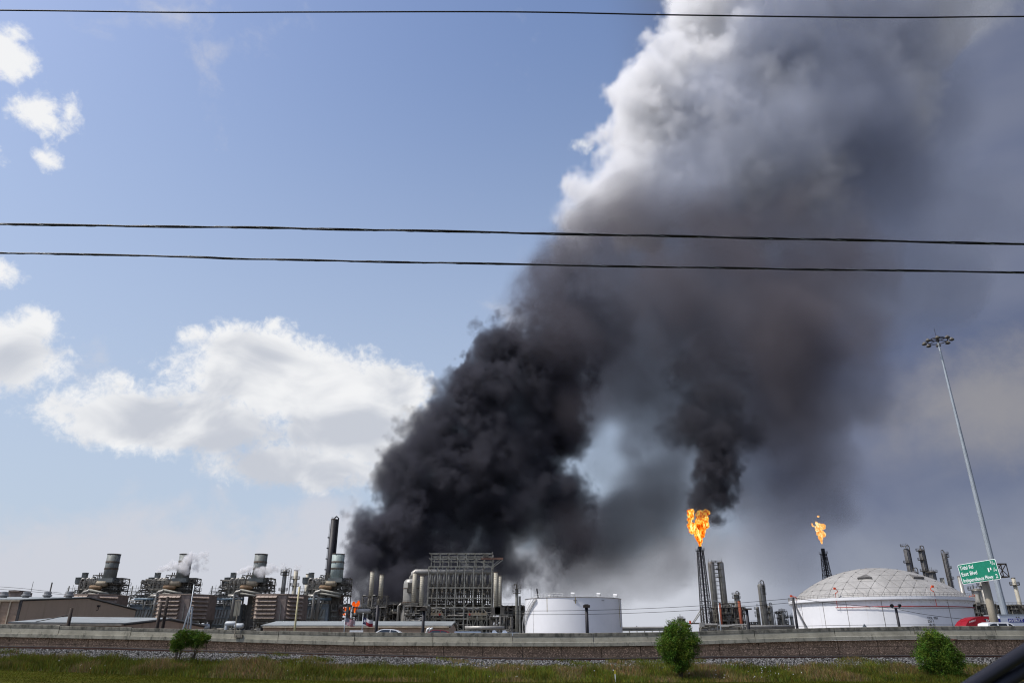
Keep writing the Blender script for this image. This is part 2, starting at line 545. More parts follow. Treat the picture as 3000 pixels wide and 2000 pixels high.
def npmesh(name, verts, faces, m, tints=None, smooth=False):
    me = bpy.data.meshes.new(name)
    verts = np.asarray(verts, np.float32); faces = np.asarray(faces, np.int32)
    k = faces.shape[1]
    me.vertices.add(len(verts)); me.vertices.foreach_set('co', verts.ravel())
    me.loops.add(faces.size); me.loops.foreach_set('vertex_index', faces.ravel())
    me.polygons.add(len(faces)); me.polygons.foreach_set('loop_start', np.arange(0, faces.size, k, dtype=np.int32))
    me.materials.append(m)
    if tints is not None:
        a = me.attributes.new('tint', 'FLOAT_COLOR', 'POINT')
        a.data.foreach_set('color', np.concatenate([tints, np.ones((len(tints), 1))], 1).astype(np.float32).ravel())
    me.update(calc_edges=True)
    me.validate()
    o = bpy.data.objects.new(name, me)
    COL.objects.link(o)
    WL[o.name] = (0, 0, 0)
    return o

# ------------------------------------------------------------------ setting: ground, track bed, wall, road
rng = np.random.default_rng(11)


def yo(px):
    return np.interp(px, [-600, 0, 600, 1050, 1500, 3000, 3600], [8.0, 6.2, 3.4, 1.5, 0.0, -0.5, -0.7])


PXT = [-600, 0, 300, 600, 1000, 1500, 1830, 2100, 2400, 2700, 3000, 3600]
LEV = [(36.0, [2000] * 12),
       (44.0, [1950, 1960, 1972, 1985, 1996, 2003, 2003, 2001, 1997, 1998, 2002, 2006]),
       (48.0, [1922, 1930, 1933, 1938, 1950, 1958, 1958, 1956, 1954, 1955, 1956, 1960]),
       (51.5, [1894, 1900, 1905, 1912, 1922, 1934, 1936, 1931, 1929, 1927, 1927, 1930]),
       (54.5, [1893.5, 1899.5, 1904.5, 1911, 1920.5, 1931.5, 1933.5, 1928.5, 1926.5, 1924.5, 1924.5, 1927])]


def W_np(px, py, Y):
    cx, cy = (px - 1500) / F, (1000 - py) / F
    d = CT - cy * ST
    return np.stack([cx * Y / d, Y + 0 * d, EYE + (ST + cy * CT) * Y / d], -1)


def terrain(px, lev):
    """point on the verge at photo column px and level lev (0..4 between the rows of LEV)"""
    px = np.asarray(px, float); lev = np.asarray(lev, float)
    k = np.clip(lev.astype(int), 0, len(LEV) - 2); f = lev - k
    pts = []
    for (Y, pys) in LEV:
        Ye = Y + yo(px) * np.clip((Y - 30) / 30, 0, 1)
        pts.append(W_np(px, np.interp(px, PXT, pys), Ye))
    pts = np.stack(pts, 0)
    idx = np.arange(px.size)
    a = pts[k.ravel(), idx]; b = pts[k.ravel() + 1, idx]
    return a + (b - a) * f.ravel()[:, None]


def grid_obj(name, pts, m):
    r, c, _ = pts.shape
    i = np.arange(r * c).reshape(r, c)
    fs = np.stack([i[:-1, :-1], i[:-1, 1:], i[1:, 1:], i[1:, :-1]], -1).reshape(-1, 4)
    return npmesh(name, pts.reshape(-1, 3), fs, m)


soil = mat('plant_yard_soil', (0.11, 0.10, 0.085), 0.95, 0.0, 0.25, 0.05, spec=0.0)
lawnm = mat('mown_lawn', (0.052, 0.054, 0.012), 0.95, 0.0, 0.3, 0.7, (0.075, 0.06, 0.014), 0.35, bump=0.6, bscale=9, spec=0.0)
vergem = mat('rough_verge_soil', (0.045, 0.047, 0.02), 0.95, 0.0, 0.35, 0.9, (0.06, 0.05, 0.03), 0.5, bump=0.5, bscale=8, spec=0.0)

gx = np.array([-9000, -900, -100, 100, 900, 9000.])
gy = np.array([-3000, 61., 64., 900, 12000])
gz = np.array([-1.5, -1.5, 0.0, 0.0, 0.0])
P = np.stack([np.broadcast_to(gx, (5, 6)), np.broadcast_to(gy[:, None], (5, 6)), np.broadcast_to(gz[:, None], (5, 6))], -1)
grid_obj('ground', P, soil)['kind'] = 'structure'

cols = np.concatenate([np.arange(-3000, -600, 60.), np.arange(-600, 3601, 25.), np.arange(3660, 6001, 60.)])
rows0 = []
for y_near in (-60.0, 8.0, 24.0):
    b = terrain(cols, np.zeros(cols.size))
    b[:, 0] *= 1.0 if y_near > 20 else 1.6
    b[:, 1] = y_near; b[:, 2] = 0.0 - 0.004 * (36 - y_near)
    rows0.append(b)
for l in np.linspace(0, 1.0, 9): rows0.append(terrain(cols, np.full(cols.size, l)))
PL = np.stack(rows0, 0)
PL[3:, :, 2] += (rng.random(PL[3:, :, 2].shape) - 0.5) * 0.03
grid_obj('lawn', PL, lawnm)['kind'] = 'structure'
rows0 = [terrain(cols, np.full(cols.size, l)) for l in np.linspace(1.0, 2.15, 9)]
PV = np.stack(rows0, 0); PV[1:, :, 2] += (rng.random(PV[1:, :, 2].shape) - 0.5) * 0.05
grid_obj('verge', PV, vergem)['kind'] = 'structure'
rows0 = [terrain(cols, np.full(cols.size, l)) for l in np.linspace(2.0, 4.0, 10)]
last = rows0[-1].copy(); last[:, 1] += 10; rows0.append(last)
PB = np.stack(rows0, 0); PB[1:-1, :, 2] += (rng.random(PB[1:-1, :, 2].shape) - 0.5) * 0.03
grid_obj('track_bed', PB, ballm)['kind'] = 'structure'

# loose ballast stones (nobody could count them)
n = 26000
pxs = rng.uniform(-150, 3150, n); lv = 2.0 + rng.beta(1.3, 1.0, n) * 1.15
c0 = terrain(pxs, lv)
r = rng.uniform(0.03, 0.075, n)
base = np.array([[1, 0, 0], [-.5, .85, 0], [-.5, -.85, 0], [.3, .2, .8], [-.2, -.3, -.8]])
tri = np.array([[0, 1, 3], [1, 2, 3], [2, 0, 3], [1, 0, 4], [2, 1, 4], [0, 2, 4]])
ang = rng.uniform(0, 6.28, n); ca, sa = np.cos(ang), np.sin(ang)
bv = base[None] * (r[:, None, None] * rng.uniform(0.7, 1.3, (n, 5, 1)))
vx = bv[..., 0] * ca[:, None] - bv[..., 1] * sa[:, None]; vy = bv[..., 0] * sa[:, None] + bv[..., 1] * ca[:, None]
V = np.stack([vx, vy, bv[..., 2]], -1) + (c0 + np.array([0, 0, 0.02]))[:, None]
stone_m = plant_mat('grey_ballast_stone', (0.13, 0.13, 0.13), trans=0.0)
tt = np.repeat((rng.uniform(0.25, 1.6, n) ** 1.7)[:, None] * np.array([[1, 0.99, 0.98]]), 5, 0)
npmesh('gravel', V.reshape(-1, 3), (tri[None] + 5 * np.arange(n)[:, None, None]).reshape(-1, 3), stone_m, tt)['kind'] = 'stuff'


def blades(name, P0, h, w, tints, lean=0.75):
    n = len(P0)
    a = rng.uniform(0, 6.28, n); b = rng.uniform(0, 6.28, n)
    dx = np.stack([np.cos(a), np.sin(a) * 0.3, 0 * a], -1) * w[:, None] / 2
    ln = np.stack([np.cos(b), np.sin(b), 0 * b], -1) * (h * rng.uniform(0, lean, n))[:, None]
    up = np.array([0, 0, 1.0])[None]
    v0, v1 = P0 - dx, P0 + dx
    mid = P0 + up * (h * 0.55)[:, None] + ln * 0.35
    v2, v3 = mid - dx * 0.7, mid + dx * 0.7
    v4 = P0 + up * (h * rng.uniform(0.8, 1.0, n))[:, None] + ln
    V = np.stack([v0, v1, v2, v3, v4], 1).reshape(-1, 3)
    f = np.array([[0, 1, 3], [0, 3, 2], [2, 3, 4]])
    fs = (f[None] + 5 * np.arange(n)[:, None, None]).reshape(-1, 3)
    o = npmesh(name, V, fs, grassm, np.repeat(tints, 5, 0))
    o['kind'] = 'stuff'
    return o


def vnoise(x, y, s, seed):
    g = np.random.default_rng(seed).random((256, 256))
    x, y = x / s, y / s
    xi, yi = np.floor(x).astype(int), np.floor(y).astype(int)
    fx, fy = x - xi, y - yi
    fx = fx * fx * (3 - 2 * fx); fy = fy * fy * (3 - 2 * fy)
    q = lambda a, b: g[a % 256, b % 256]
    return (q(xi, yi) * (1 - fx) + q(xi + 1, yi) * fx) * (1 - fy) + (q(xi, yi + 1) * (1 - fx) + q(xi + 1, yi + 1) * fx) * fy


# rough grass along the verge, creeping into the ballast in patches
n = 125000
pxs = rng.uniform(-200, 3200, n); lv = rng.uniform(0.85, 3.0, n)
p = terrain(pxs, lv)
patch = 0.6 * vnoise(p[:, 0], p[:, 1], 3.2, 1) + 0.4 * vnoise(p[:, 0], p[:, 1], 1.1, 2)
edge = np.where(lv < 2.0, 1.0, np.clip((patch - np.interp(pxs, [0, 700, 1000, 1400, 1850, 2050, 2400, 3000], [.47, .50, .40, .28, .28, .42, .50, .48])) * 6 - (lv - 2.0) * np.interp(pxs, [900, 1300, 1900, 2100], [1.3, .55, .55, 1.3]), 0, 1))
edge = np.where(lv < 1.0, np.clip((lv - 0.85) / 0.15, 0, 1) * 0.8, edge)
keep = rng.random(n) < edge
p, lv, pxs, patch = p[keep], lv[keep], pxs[keep], patch[keep]
n = len(p)
clump = vnoise(p[:, 0], p[:, 1], 0.9, 5)
h = (0.16 + 0.36 * clump ** 1.5 + 0.1 * rng.random(n)) * np.where(lv > 2, 0.6, 1.0) * np.interp(pxs, [0, 800, 1500, 3000], [1.25, 1.1, 0.85, 0.9])
tall = rng.random(n) < 0.006; h = np.where(tall, h + rng.uniform(0.2, 0.5, n), h)
w = rng.uniform(0.018, 0.04, n) * np.where(tall, 0.6, 1)
dry = np.clip((vnoise(p[:, 0], p[:, 1], 1.7, 9) - 0.47 + np.interp(pxs, [0, 900, 2000, 3000], [-.08, .02, .08, .05])) * 3.5, 0, 1) * (rng.random(n) < 0.7)
green = np.stack([rng.uniform(0.65, 1.4, n), rng.uniform(0.82, 1.4, n), rng.uniform(0.35, 0.9, n)], -1) * (0.65 + 0.7 * vnoise(p[:, 0], p[:, 1], 0.7, 13))[:, None]
straw = np.stack([rng.uniform(1.5, 2.6, n), rng.uniform(1.1, 1.8, n), rng.uniform(1.6, 3.0, n)], -1)
tint = (green * (1 - dry[:, None]) + straw * dry[:, None]) * np.interp(pxs, [0, 900, 1300, 2000, 3000], [.8, .9, 1.15, 1.1, 1.0])[:, None]
blades('rough_grass', p, h, w, tint)
# short blades on the mown lawn
n = 60000
pxs = rng.uniform(-200, 3200, n); lv = rng.uniform(0.0, 1.0, n) ** 0.8
p = terrain(pxs, lv)
tint = np.stack([rng.uniform(0.6, 1.0, n), rng.uniform(0.68, 1.0, n), rng.uniform(0.2, 0.5, n)], -1) * (0.7 + 0.6 * vnoise(p[:, 0], p[:, 1], 1.5, 15))[:, None]
blades('lawn_grass', p, rng.uniform(0.03, 0.08, n), rng.uniform(0.02, 0.04, n), tint)
# small pale wildflowers among the grass
n = 52
pxs = np.concatenate([rng.uniform(0, 3000, 18), rng.normal(2230, 70, 24), rng.normal(250, 60, 10)]); lv = rng.uniform(0.9, 1.7, n)
p = terrain(pxs, lv) + np.array([0, 0, 0.30])
b0 = np.array([[-1, 0, -1], [1, 0, -1], [1, .6, 1], [-1, .6, 1]]) * 0.02
V = p[:, None] + b0[None] * rng.uniform(0.5, 1.2, (n, 1, 1))
npmesh('wildflowers', V.reshape(-1, 3), np.arange(n * 4).reshape(-1, 4), flagw)['kind'] = 'stuff'

# railway track: two rails on sleepers, seen edge-on
trk = thing('railway_track', (0, 52, 0.4), 'rusty railway track running along the ballast below the wall', 'railway track')
RT = [1885, 1891, 1895, 1905, 1915, 1926, 1927, 1922, 1921, 1918, 1918, 1921]
for dy in (0.0, 1.45):
    ptsB, ptsT = [], []
    for px in range(-2700, 5851, 150):
        q = terrain([px], [3.15])[0]
        qt = W_np(np.array([float(px)]), np.interp([px], PXT, RT), q[1])[0]
        zt = max(qt[2], q[2] + 0.16)
        ptsB.append((qt[0], q[1] + dy, q[2] - 0.02, zt))
    web = MB(); hd = MB()
    for a, b in zip(ptsB, ptsB[1:]):
        for mb, w_, lo, hi in ((web, 0.06, 0.0, -0.035), (web, 0.14, 0.0, None), (hd, 0.075, None, 0.0)):
            za0, za1 = (a[2], a[3] + hi) if lo == 0.0 and hi is not None else ((a[2], a[2] + 0.03) if hi is None else (a[3] - 0.035, a[3]))
            zb0, zb1 = (b[2], b[3] + hi) if lo == 0.0 and hi is not None else ((b[2], b[2] + 0.03) if hi is None else (b[3] - 0.035, b[3]))
            vs = [(a[0], a[1] - w_ / 2, za0), (a[0], a[1] + w_ / 2, za0), (a[0], a[1] + w_ / 2, za1), (a[0], a[1] - w_ / 2, za1),
                  (b[0], b[1] - w_ / 2, zb0), (b[0], b[1] + w_ / 2, zb0), (b[0], b[1] + w_ / 2, zb1), (b[0], b[1] - w_ / 2, zb1)]
            mb.add(vs, [(0, 4, 5, 1), (1, 5, 6, 2), (2, 6, 7, 3), (3, 7, 4, 0)])
    rr = web.build('rail', rail_m, trk)
    hd.build('rail_head', railtop, rr)
for px in np.arange(-1500, 4700, 26.0):
    q = terrain([px], [3.15])[0]
    if abs(q[0]) > 75: continue
    MB().box((q[0], q[1] + 0.72, q[2] - 0.02), (0.22, 2.5, 0.16)).build('sleeper', sleeper, trk)

# retaining wall panels, coping and traffic barrier
PXB = [-600, 0, 600, 1050, 1500, 1830, 2100, 2400, 2520, 2900, 3000, 3600]
TOP = [1812, 1826, 1843, 1851, 1853, 1853, 1846, 1838.7, 1834.5, 1832, 1832, 1834]
PXC = [-600, 0, 600, 1000, 1500, 1900, 2100, 2400, 2700, 3000, 3600]
BOT = [1853, 1864, 1876, 1889, 1892, 1892, 1884, 1875, 1871, 1871, 1872]


def wall_at(px):
    Y = 60 + float(yo(px))
    a = W(px, float(np.interp(px, PXB, TOP)), Y); b = W(px, float(np.interp(px, PXC, BOT)), Y)
    return a.x, Y, a.z, b.z


J = [-2390 + 214 * i for i in range(11)] + [-36, 176, 386, 598, 817, 1040, 1269, 1502, 1738, 1975, 2209, 2443, 2676, 2913] + [3150 + 237 * i for i in range(11)]


def span(mb, prof, A, B, gap):
    """sweep a (y, z) profile from A to B (x, y, z), trimmed by gap at both ends"""
    A, B = Vector(A), Vector(B)
    d = (B - A); u = d.normalized(); A = A + u * gap; B = B - u * gap
    n = len(prof)
    vs = [(A.x, A.y + p[0], A.z + p[1]) for p in prof] + [(B.x, B.y + p[0], B.z + p[1]) for p in prof]
    fs = [(i, (i + 1) % n, n + (i + 1) % n, n + i) for i in range(n)] + [tuple(range(n - 1, -1, -1)), tuple(range(n, 2 * n))]
    mb.add(vs, fs)


rw = thing('retaining_wall', (0, 60.4, 0), 'brown aggregate retaining wall of precast panels under the road barrier', 'wall')
br = thing('road_barrier', (0, 60, 1.5), 'stained concrete road barrier on top of the brown retaining wall', 'barrier')
for k, (a, b) in enumerate(zip(J, J[1:])):
    xa, ya, ta, ba = wall_at(a); xb, yb, tb, bb_ = wall_at(b)
    hgt = ((ta - ba) + (tb - bb_)) / 2
    j = rnd.uniform(-0.012, 0.012)
    mb = MB(); span(mb, [(-0.03 + j, 0.30 * hgt), (0.012 + j, 0.722 * hgt), (0.03 + j, 0.722 * hgt), (0.03 + j, 0.735 * hgt), (0.35, 0.735 * hgt), (0.42, 0.30 * hgt)][::-1], (xa, ya, ba), (xb, yb, bb_), 0.025)
    seg = mb.build('barrier_segment', barm, br)
    mb = MB(); span(mb, [(-0.01 + j, 0.736 * hgt), (0.0 + j, 0.97 * hgt), (0.03, hgt), (0.30, hgt), (0.33, 0.97 * hgt), (0.34, 0.736 * hgt)][::-1], (xa, ya, ba), (xb, yb, bb_), 0.022)
    mb.build('cap', barcap, seg)
    for s in (0, 1):
        A = Vector((xa, ya, ba)).lerp(Vector((xb, yb, bb_)), s / 2); B = Vector((xa, ya, ba)).lerp(Vector((xb, yb, bb_)), (s + 1) / 2)
        j2 = rnd.uniform(-0.015, 0.015)
        mb = MB(); span(mb, [(-0.10 + j2, 0), (-0.095 + j2, 0.275 * hgt), (-0.07 + j2, 0.295 * hgt), (0.45, 0.295 * hgt), (0.45, 0)][::-1], A, B, 0.008)
        mb.build('coping', copm, br)
PJ = [-310 - 115 * 18 + 115 * i for i in range(70)]
for a, b in zip(PJ, PJ[1:]):
    xa, ya, ta, ba = wall_at(a); xb, yb, tb, bb_ = wall_at(b)
    hgt = (ta - ba + tb - bb_) / 2
    for z0, z1 in ((-0.012, -0.470), (-0.492, -0.99), (-1.01, -1.6)):
        j = rnd.uniform(-0.012, 0.012)
        mb = MB(); span(mb, [(0.2 + j, z1), (0.2 + j, z0), (0.4, z0), (0.4, z1)][::-1], (xa, ya, ba), (xb, yb, bb_), 0.022)
        mb.build('panel', panelm, rw)
mb = MB()
for a, b in zip(J, J[1:]):
    xa, ya, ta, ba = wall_at(a); xb, yb, tb, bb_ = wall_at(b)
    span(mb, [(0.405, -1.7), (0.405, -0.02), (0.6, -0.02), (0.6, -1.7)][::-1], (xa, ya, ba), (xb, yb, bb_), 0.0)
mb.build('backing', asphalt, rw)
def road_z(px, Y):
    """road surface: falls away from the barrier, more so on the right where the far carriageway lies lower"""
    xa, ya, ta, ba = wall_at(px)
    w = min(1, max(0, (px - 1900) / 700))
    return float(np.interp(Y - ya, [0, 9, 22], [ba + 0.1 - 0.72 * w, ba - 0.72 * w, (ba - 0.1) * (1 - w) + 0.33 * w]))


# the road surface behind the barrier
rw_pts = []
for a in J:
    xa, ya, ta, ba = wall_at(a)
    rw_pts.append([(xa, ya + d_, road_z(a, ya + d_)) for d_ in (0.36, 4, 9, 15, 22, 26)] + [(xa * 1.05, ya + 38, -0.01)])
grid_obj('road', np.array(rw_pts).transpose(1, 0, 2), asphalt)['kind'] = 'structure'


# shrubs in the verge
def shrub(px, py_base, Y, clumps, label, n_leaf, seed, stems):
    """clumps: (dx, dz, rx, rz) in metres from the foot"""
    g = np.random.default_rng(seed)
    p0 = W(px, py_base, Y)
    t = thing('shrub', tuple(p0), label, 'shrub', 'green shrubs on the verge')
    C, T, WM = [], [], []
    for (dx, dz, rx, rz) in clumps:
        m_ = int(n_leaf * rx * rz)
        sub = g.normal(size=(95, 3)); sub /= np.linalg.norm(sub, axis=1)[:, None]
        sub *= (g.random((95, 1)) ** 0.33) * 0.86
        tone = g.uniform(0.45, 1.5, 95); warm = g.uniform(.85, 1.45, 95)
        pick = g.integers(0, 95, m_)
        q = sub[pick] + g.normal(size=(m_, 3)) * 0.105
        q[:, 2] += 0.06 * np.sin(q[:, 0] * 9 + seed)
        C.append(q * np.array([rx, rx * 0.9, rz]) + np.array([dx, 0, dz]))
        T.append(tone[pick] * g.uniform(0.75, 1.25, m_)); WM.append(warm[pick])
    C = np.concatenate(C); T = np.concatenate(T); n = len(C)
    d1 = g.normal(size=(n, 3)); d1[:, 2] = np.abs(d1[:, 2]) + 0.4; d1 /= np.linalg.norm(d1, axis=1)[:, None]
    d2 = np.cross(d1, g.normal(size=(n, 3))); d2 /= np.linalg.norm(d2, axis=1)[:, None]
    L = g.uniform(0.06, 0.12, n)[:, None]; w_ = L * 0.42
    V = np.stack([C, C + d1 * L * 0.5 + d2 * w_ * 0.5, C + d1 * L, C + d1 * L * 0.5 - d2 * w_ * 0.5], 1)
    col = np.stack([T * np.concatenate(WM) * g.uniform(0.75, 1.2, n), T, T * g.uniform(0.6, 1.2, n)], -1)
    o = npmesh('crown', V.reshape(-1, 3), np.arange(4 * n).reshape(-1, 4), leafm, np.repeat(col, 4, 0))
    o.parent = t
    mb = MB()
    for (dx, dz) in stems:
        x = rnd.uniform(-0.08, 0.08)
        mb.tube([p0 + Vector((x, 0, -0.15)), p0 + Vector((x + dx * 0.4, rnd.uniform(-.1, .1), dz * 0.5)), p0 + Vector((dx, rnd.uniform(-.15, .15), dz))], [0.04, 0.028, 0.012], 6)
    mb.build('trunk', barkm, t)


shrub(1995, 1984, 45.2, [(0, 1.75, 1.3, 1.1), (0.05, 2.6, 0.85, 0.6), (0, 0.95, 0.95, 0.75), (0.55, 1.65, 0.95, 0.85), (-0.55, 1.6, 0.9, 0.9), (0.1, 0.6, 0.6, 0.45), (-0.35, 2.35, 0.6, 0.5)],
      'dense round green shrub on the verge in front of the flare stacks', 5200, 3, [(0, 1.6), (0.4, 1.4), (-0.4, 1.4), (0.7, 1.7), (-0.7, 1.6)])
shrub(2762, 1990, 45.0, [(-0.1, 1.4, 1.3, 1.1), (-0.2, 2.15, 0.8, 0.6), (0.65, 1.0, 0.95, 0.85), (-0.7, 1.15, 0.8, 0.85), (0.2, 0.65, 1.25, 0.75), (0.45, 1.75, 0.6, 0.6)],
      'round green shrub on the verge below the red truck and green sign', 5200, 4, [(0, 1.2), (0.5, 1.0), (-0.5, 1.1), (0.2, 1.5)])
shrub(518, 1951, 49.5, [(-0.1, 1.45, 0.62, 0.6), (0.1, 1.85, 0.45, 0.38), (-0.25, 1.15, 0.5, 0.45)],
      'narrower thin green shrub with bare stems, left-hand one of the close pair', 6500, 5, [(-0.3, 1.2), (0.1, 1.5), (-0.1, 1.6), (0.25, 1.2)])
shrub(563, 1945, 49.8, [(0.1, 1.35, 0.72, 0.55), (0.45, 1.5, 0.5, 0.42), (-0.35, 1.4, 0.45, 0.5), (-0.2, 1.75, 0.4, 0.32)],
      'wider thin green shrub with bare stems, right-hand one of the close pair', 6500, 6, [(-0.3, 1.2), (0.3, 1.3), (0.1, 1.5), (0.5, 1.3)])
# ------------------------------------------------------------------ plant builders
def X(px, py, Y): return W(px, py, Y).x
def Z(py, Y, px=1500): return W(px, py, Y).z


def lattice(mb, x0, x1, y0, y1, zs, nx, ny, w, brace=0.5, g=None):
    """steel frame: columns, beams at each level and some diagonal braces"""
    g = g or rnd
    xs = [x0 + (x1 - x0) * i / max(1, nx - 1) for i in range(nx)]
    ys = [y0 + (y1 - y0) * i / max(1, ny - 1) for i in range(ny)]
    for x in xs:
        for y in ys: mb.beam((x, y, zs[0]), (x, y, zs[-1]), w)
    for z in zs[1:]:
        for y in ys: mb.beam((x0, y, z), (x1, y, z), w * 0.8)
        for x in xs: mb.beam((x, y0, z), (x, y1, z), w * 0.8)
    for z0, z1 in zip(zs, zs[1:]):
        for y in ys:
            for a, b in zip(xs, xs[1:]):
                if g.random() < brace:
                    mb.beam((a, y, z0), (b, y, z1), w * 0.55)
                    if g.random() < 0.5: mb.beam((b, y, z0), (a, y, z1), w * 0.55)


def jumble(mb, x0, x1, y0, y1, z0, z1, n, g, rmin=0.08, rmax=0.3):
    """orthogonal runs of pipe"""
    for _ in range(n):
        r = g.uniform(rmin, rmax) if g.random() < 0.8 else rmax * 1.4
        x, y, z = g.uniform(x0, x1), g.uniform(y0, y1), g.uniform(z0, z1)
        pts = [(x, y, z)]
        ax = g.choice('xz')
        for k in range(g.choice((2, 3, 3, 4))):
            if ax == 'x': x = min(x1, max(x0, x + g.choice((-1, 1)) * g.uniform(0.15, 0.5) * (x1 - x0)))
            elif ax == 'z': z = min(z1, max(z0, z + g.choice((-1, 1)) * g.uniform(0.2, 0.6) * (z1 - z0)))
            else: y = min(y1, max(y0, y + g.choice((-1, 1)) * g.uniform(0.2, 0.6) * (y1 - y0)))
            pts.append((x, y, z)); ax = g.choice([a for a in 'xyz' if a != ax])
        for a, b in zip(pts, pts[1:]): mb.cyl(a, b, r, n=6)
        if g.random() < 0.35:
            mb.box(pts[-1], (r * 3.2, r * 3.2, r * 3))


def railing(mb, pts, h=1.1, w=0.05):
    for a, b in zip(pts, pts[1:]):
        a, b = Vector(a), Vector(b)
        for k in (0.5, 1.0): mb.beam(a + Vector((0, 0, h * k)), b + Vector((0, 0, h * k)), w)
        n = max(1, int((b - a).length / 1.6))
        for i in range(n + 1):
            p = a.lerp(b, i / n); mb.beam(p, p + Vector((0, 0, h)), w)


def ladder(mb, p0, p1, side=(1, 0, 0), w=0.5):
    p0, p1, s = Vector(p0), Vector(p1), Vector(side) * w / 2
    mb.beam(p0 - s, p1 - s, 0.07); mb.beam(p0 + s, p1 + s, 0.07)
    n = int((p1 - p0).length / 0.9)
    for i in range(n):
        p = p0.lerp(p1, (i + .5) / n); mb.beam(p - s, p + s, 0.05)


def ring_platform(root, x, y, z, r, wd=1.0, m=dsteel, a0=0.0, a1=2 * math.pi, name='platform'):
    mb = MB()
    n = max(6, int(18 * (a1 - a0) / (2 * math.pi)))
    full = abs(a1 - a0 - 2 * math.pi) < 1e-3
    pin = [(x + r * math.cos(a0 + (a1 - a0) * i / n), y + r * math.sin(a0 + (a1 - a0) * i / n)) for i in range(n + 1)]
    pout = [(x + (r + wd) * math.cos(a0 + (a1 - a0) * i / n), y + (r + wd) * math.sin(a0 + (a1 - a0) * i / n)) for i in range(n + 1)]
    for i in range(n):
        mb.poly([pin[i] + (z,), pin[i + 1] + (z,), pout[i + 1] + (z,), pout[i] + (z,)], (0, 0, 0.16))
    o = mb.build(name, m, root)
    mb = MB(); railing(mb, [p + (z + 0.16,) for p in pout], 1.15, 0.07)
    mb.build('handrail', m, o)
    return o


def stack(px, py_top, w_px, Y, label, m=rib_stack, z0=0.0, group=None, rings=(), plats=(), cat='smokestack', taper=1.0, name='smokestack', ribs=0, py_ref=None, lip=True):
    """plain cylindrical stack; rings / plats given as photo rows"""
    t_ = W(px, py_top, Y)
    r = w_px / PM(py_top, Y) / 2
    t = thing(name, (t_.x, Y, z0), label, cat, group)
    mb = MB()
    mb.lathe([(r * taper, z0), (r, t_.z), (r * 0.86, t_.z), (r * 0.84, t_.z - 1.5)], 20, (t_.x, Y, 0))
    sh = mb.build('shell', m, t, smooth=True)
    if lip:
        mb = MB(); mb.ringtube((t_.x, Y, t_.z), r * 1.02, 0.12, 20, 5); mb.build('rim', ring, t)
    for rr in rings:
        z = Z(rr, Y, px); k = r * (1 + (taper - 1) * (t_.z - z) / max(1, t_.z - z0))
        mb = MB(); mb.ringtube((t_.x, Y, z), k * 1.02, 0.13, 20, 5); mb.build('stiffener_ring', ring, t)
    if ribs:
        mb = MB()
        for i in range(ribs):
            z = z0 + (t_.z - z0) * (i + 1) / (ribs + 1); k = r * (1 + (taper - 1) * (t_.z - z) / max(1, t_.z - z0))
            mb.ringtube((t_.x, Y, z), k * 1.01, 0.06, 16, 4)
        mb.build('ribbing', m, t, kind='stuff')
    for pp in plats:
        z = Z(pp, Y, px); ring_platform(t, t_.x, Y, z, r * 1.02, 1.0)
    return t, t_.x, r, t_.z


def column(px, py_top, w_px, Y, label, m=lagging, z0=0.0, plats=(), hoop=1, lad=1, group='process columns', riser=1, name='process_column', gear=1, half=None, top=None):
    """distillation column: shell with domed head, platforms, ladder, overhead loop pipe and riser"""
    t_ = W(px, py_top, Y)
    r = w_px / PM(py_top, Y) / 2
    x, z = t_.x, t_.z
    t = thing(name, (x, Y, z0), label, 'process column', group)
    MB().lathe([(r, z0), (r, z - r * 0.55), (r * 0.88, z - r * 0.25), (r * 0.5, z - r * 0.05), (r * 0.1, z)], 18, (x, Y, 0)).build('shell', m, t, smooth=True)
    if hoop:
        s = hoop
        mb = MB()
        pts = [(x, Y - 0.2, z - 0.1)]
        for i in range(9):
            a = math.pi * i / 8
            pts.append((x + s * (r * 0.6 - r * 0.6 * math.cos(a)), Y - 0.2, z + 0.9 + r * 0.55 * math.sin(a)))
        pts += [(x + s * (r * 1.2), Y - 0.2, z0 + (z - z0) * 0.15)]
        mb.tube(pts, max(0.14, r * 0.16), 7)
        mb.build('overhead_pipe', dsteel, t)
    if riser:
        mb = MB(); mb.cyl((x - r * 0.55 * riser, Y - r * 0.95, z0 + 2), (x - r * 0.55 * riser, Y - r * 0.95, z - r), max(0.1, r * 0.10), n=6)
        mb.build('riser_pipe', steel, t)
    if lad:
        mb = MB(); ladder(mb, (x + lad * r * 1.08, Y - r * 0.3, z0 + 2), (x + lad * r * 1.08, Y - r * 0.3, z - r * 0.3), (0, 1, 0), 0.6)
        mb.build('ladder', dsteel, t)
    for k, pp in enumerate(plats):
        zz = Z(pp, Y, px)
        if half == 'L': a0, a1 = math.pi * 0.6, math.pi * 1.5
        elif half == 'R': a0, a1 = -math.pi * 0.5, math.pi * 0.4
        else: a0, a1 = 0, 2 * math.pi
        ring_platform(t, x, Y, zz, r * 1.03, 1.0, dsteel, a0, a1)
    if gear:
        mb = MB()
        for i in range(gear * 2):
            a = rnd.uniform(0, 6.28); mb.cyl((x + r * .6 * math.cos(a), Y + r * .6 * math.sin(a), z - r * .4), (x + r * .6 * math.cos(a), Y + r * .6 * math.sin(a), z + rnd.uniform(0.8, 2.2)), 0.09, n=5)
        mb.build('vent_pipe', dsteel, t)
    return t, x, r, z


# ------------------------------------------------------------------ four boiler units with stacks and filter houses
YU = 320.0


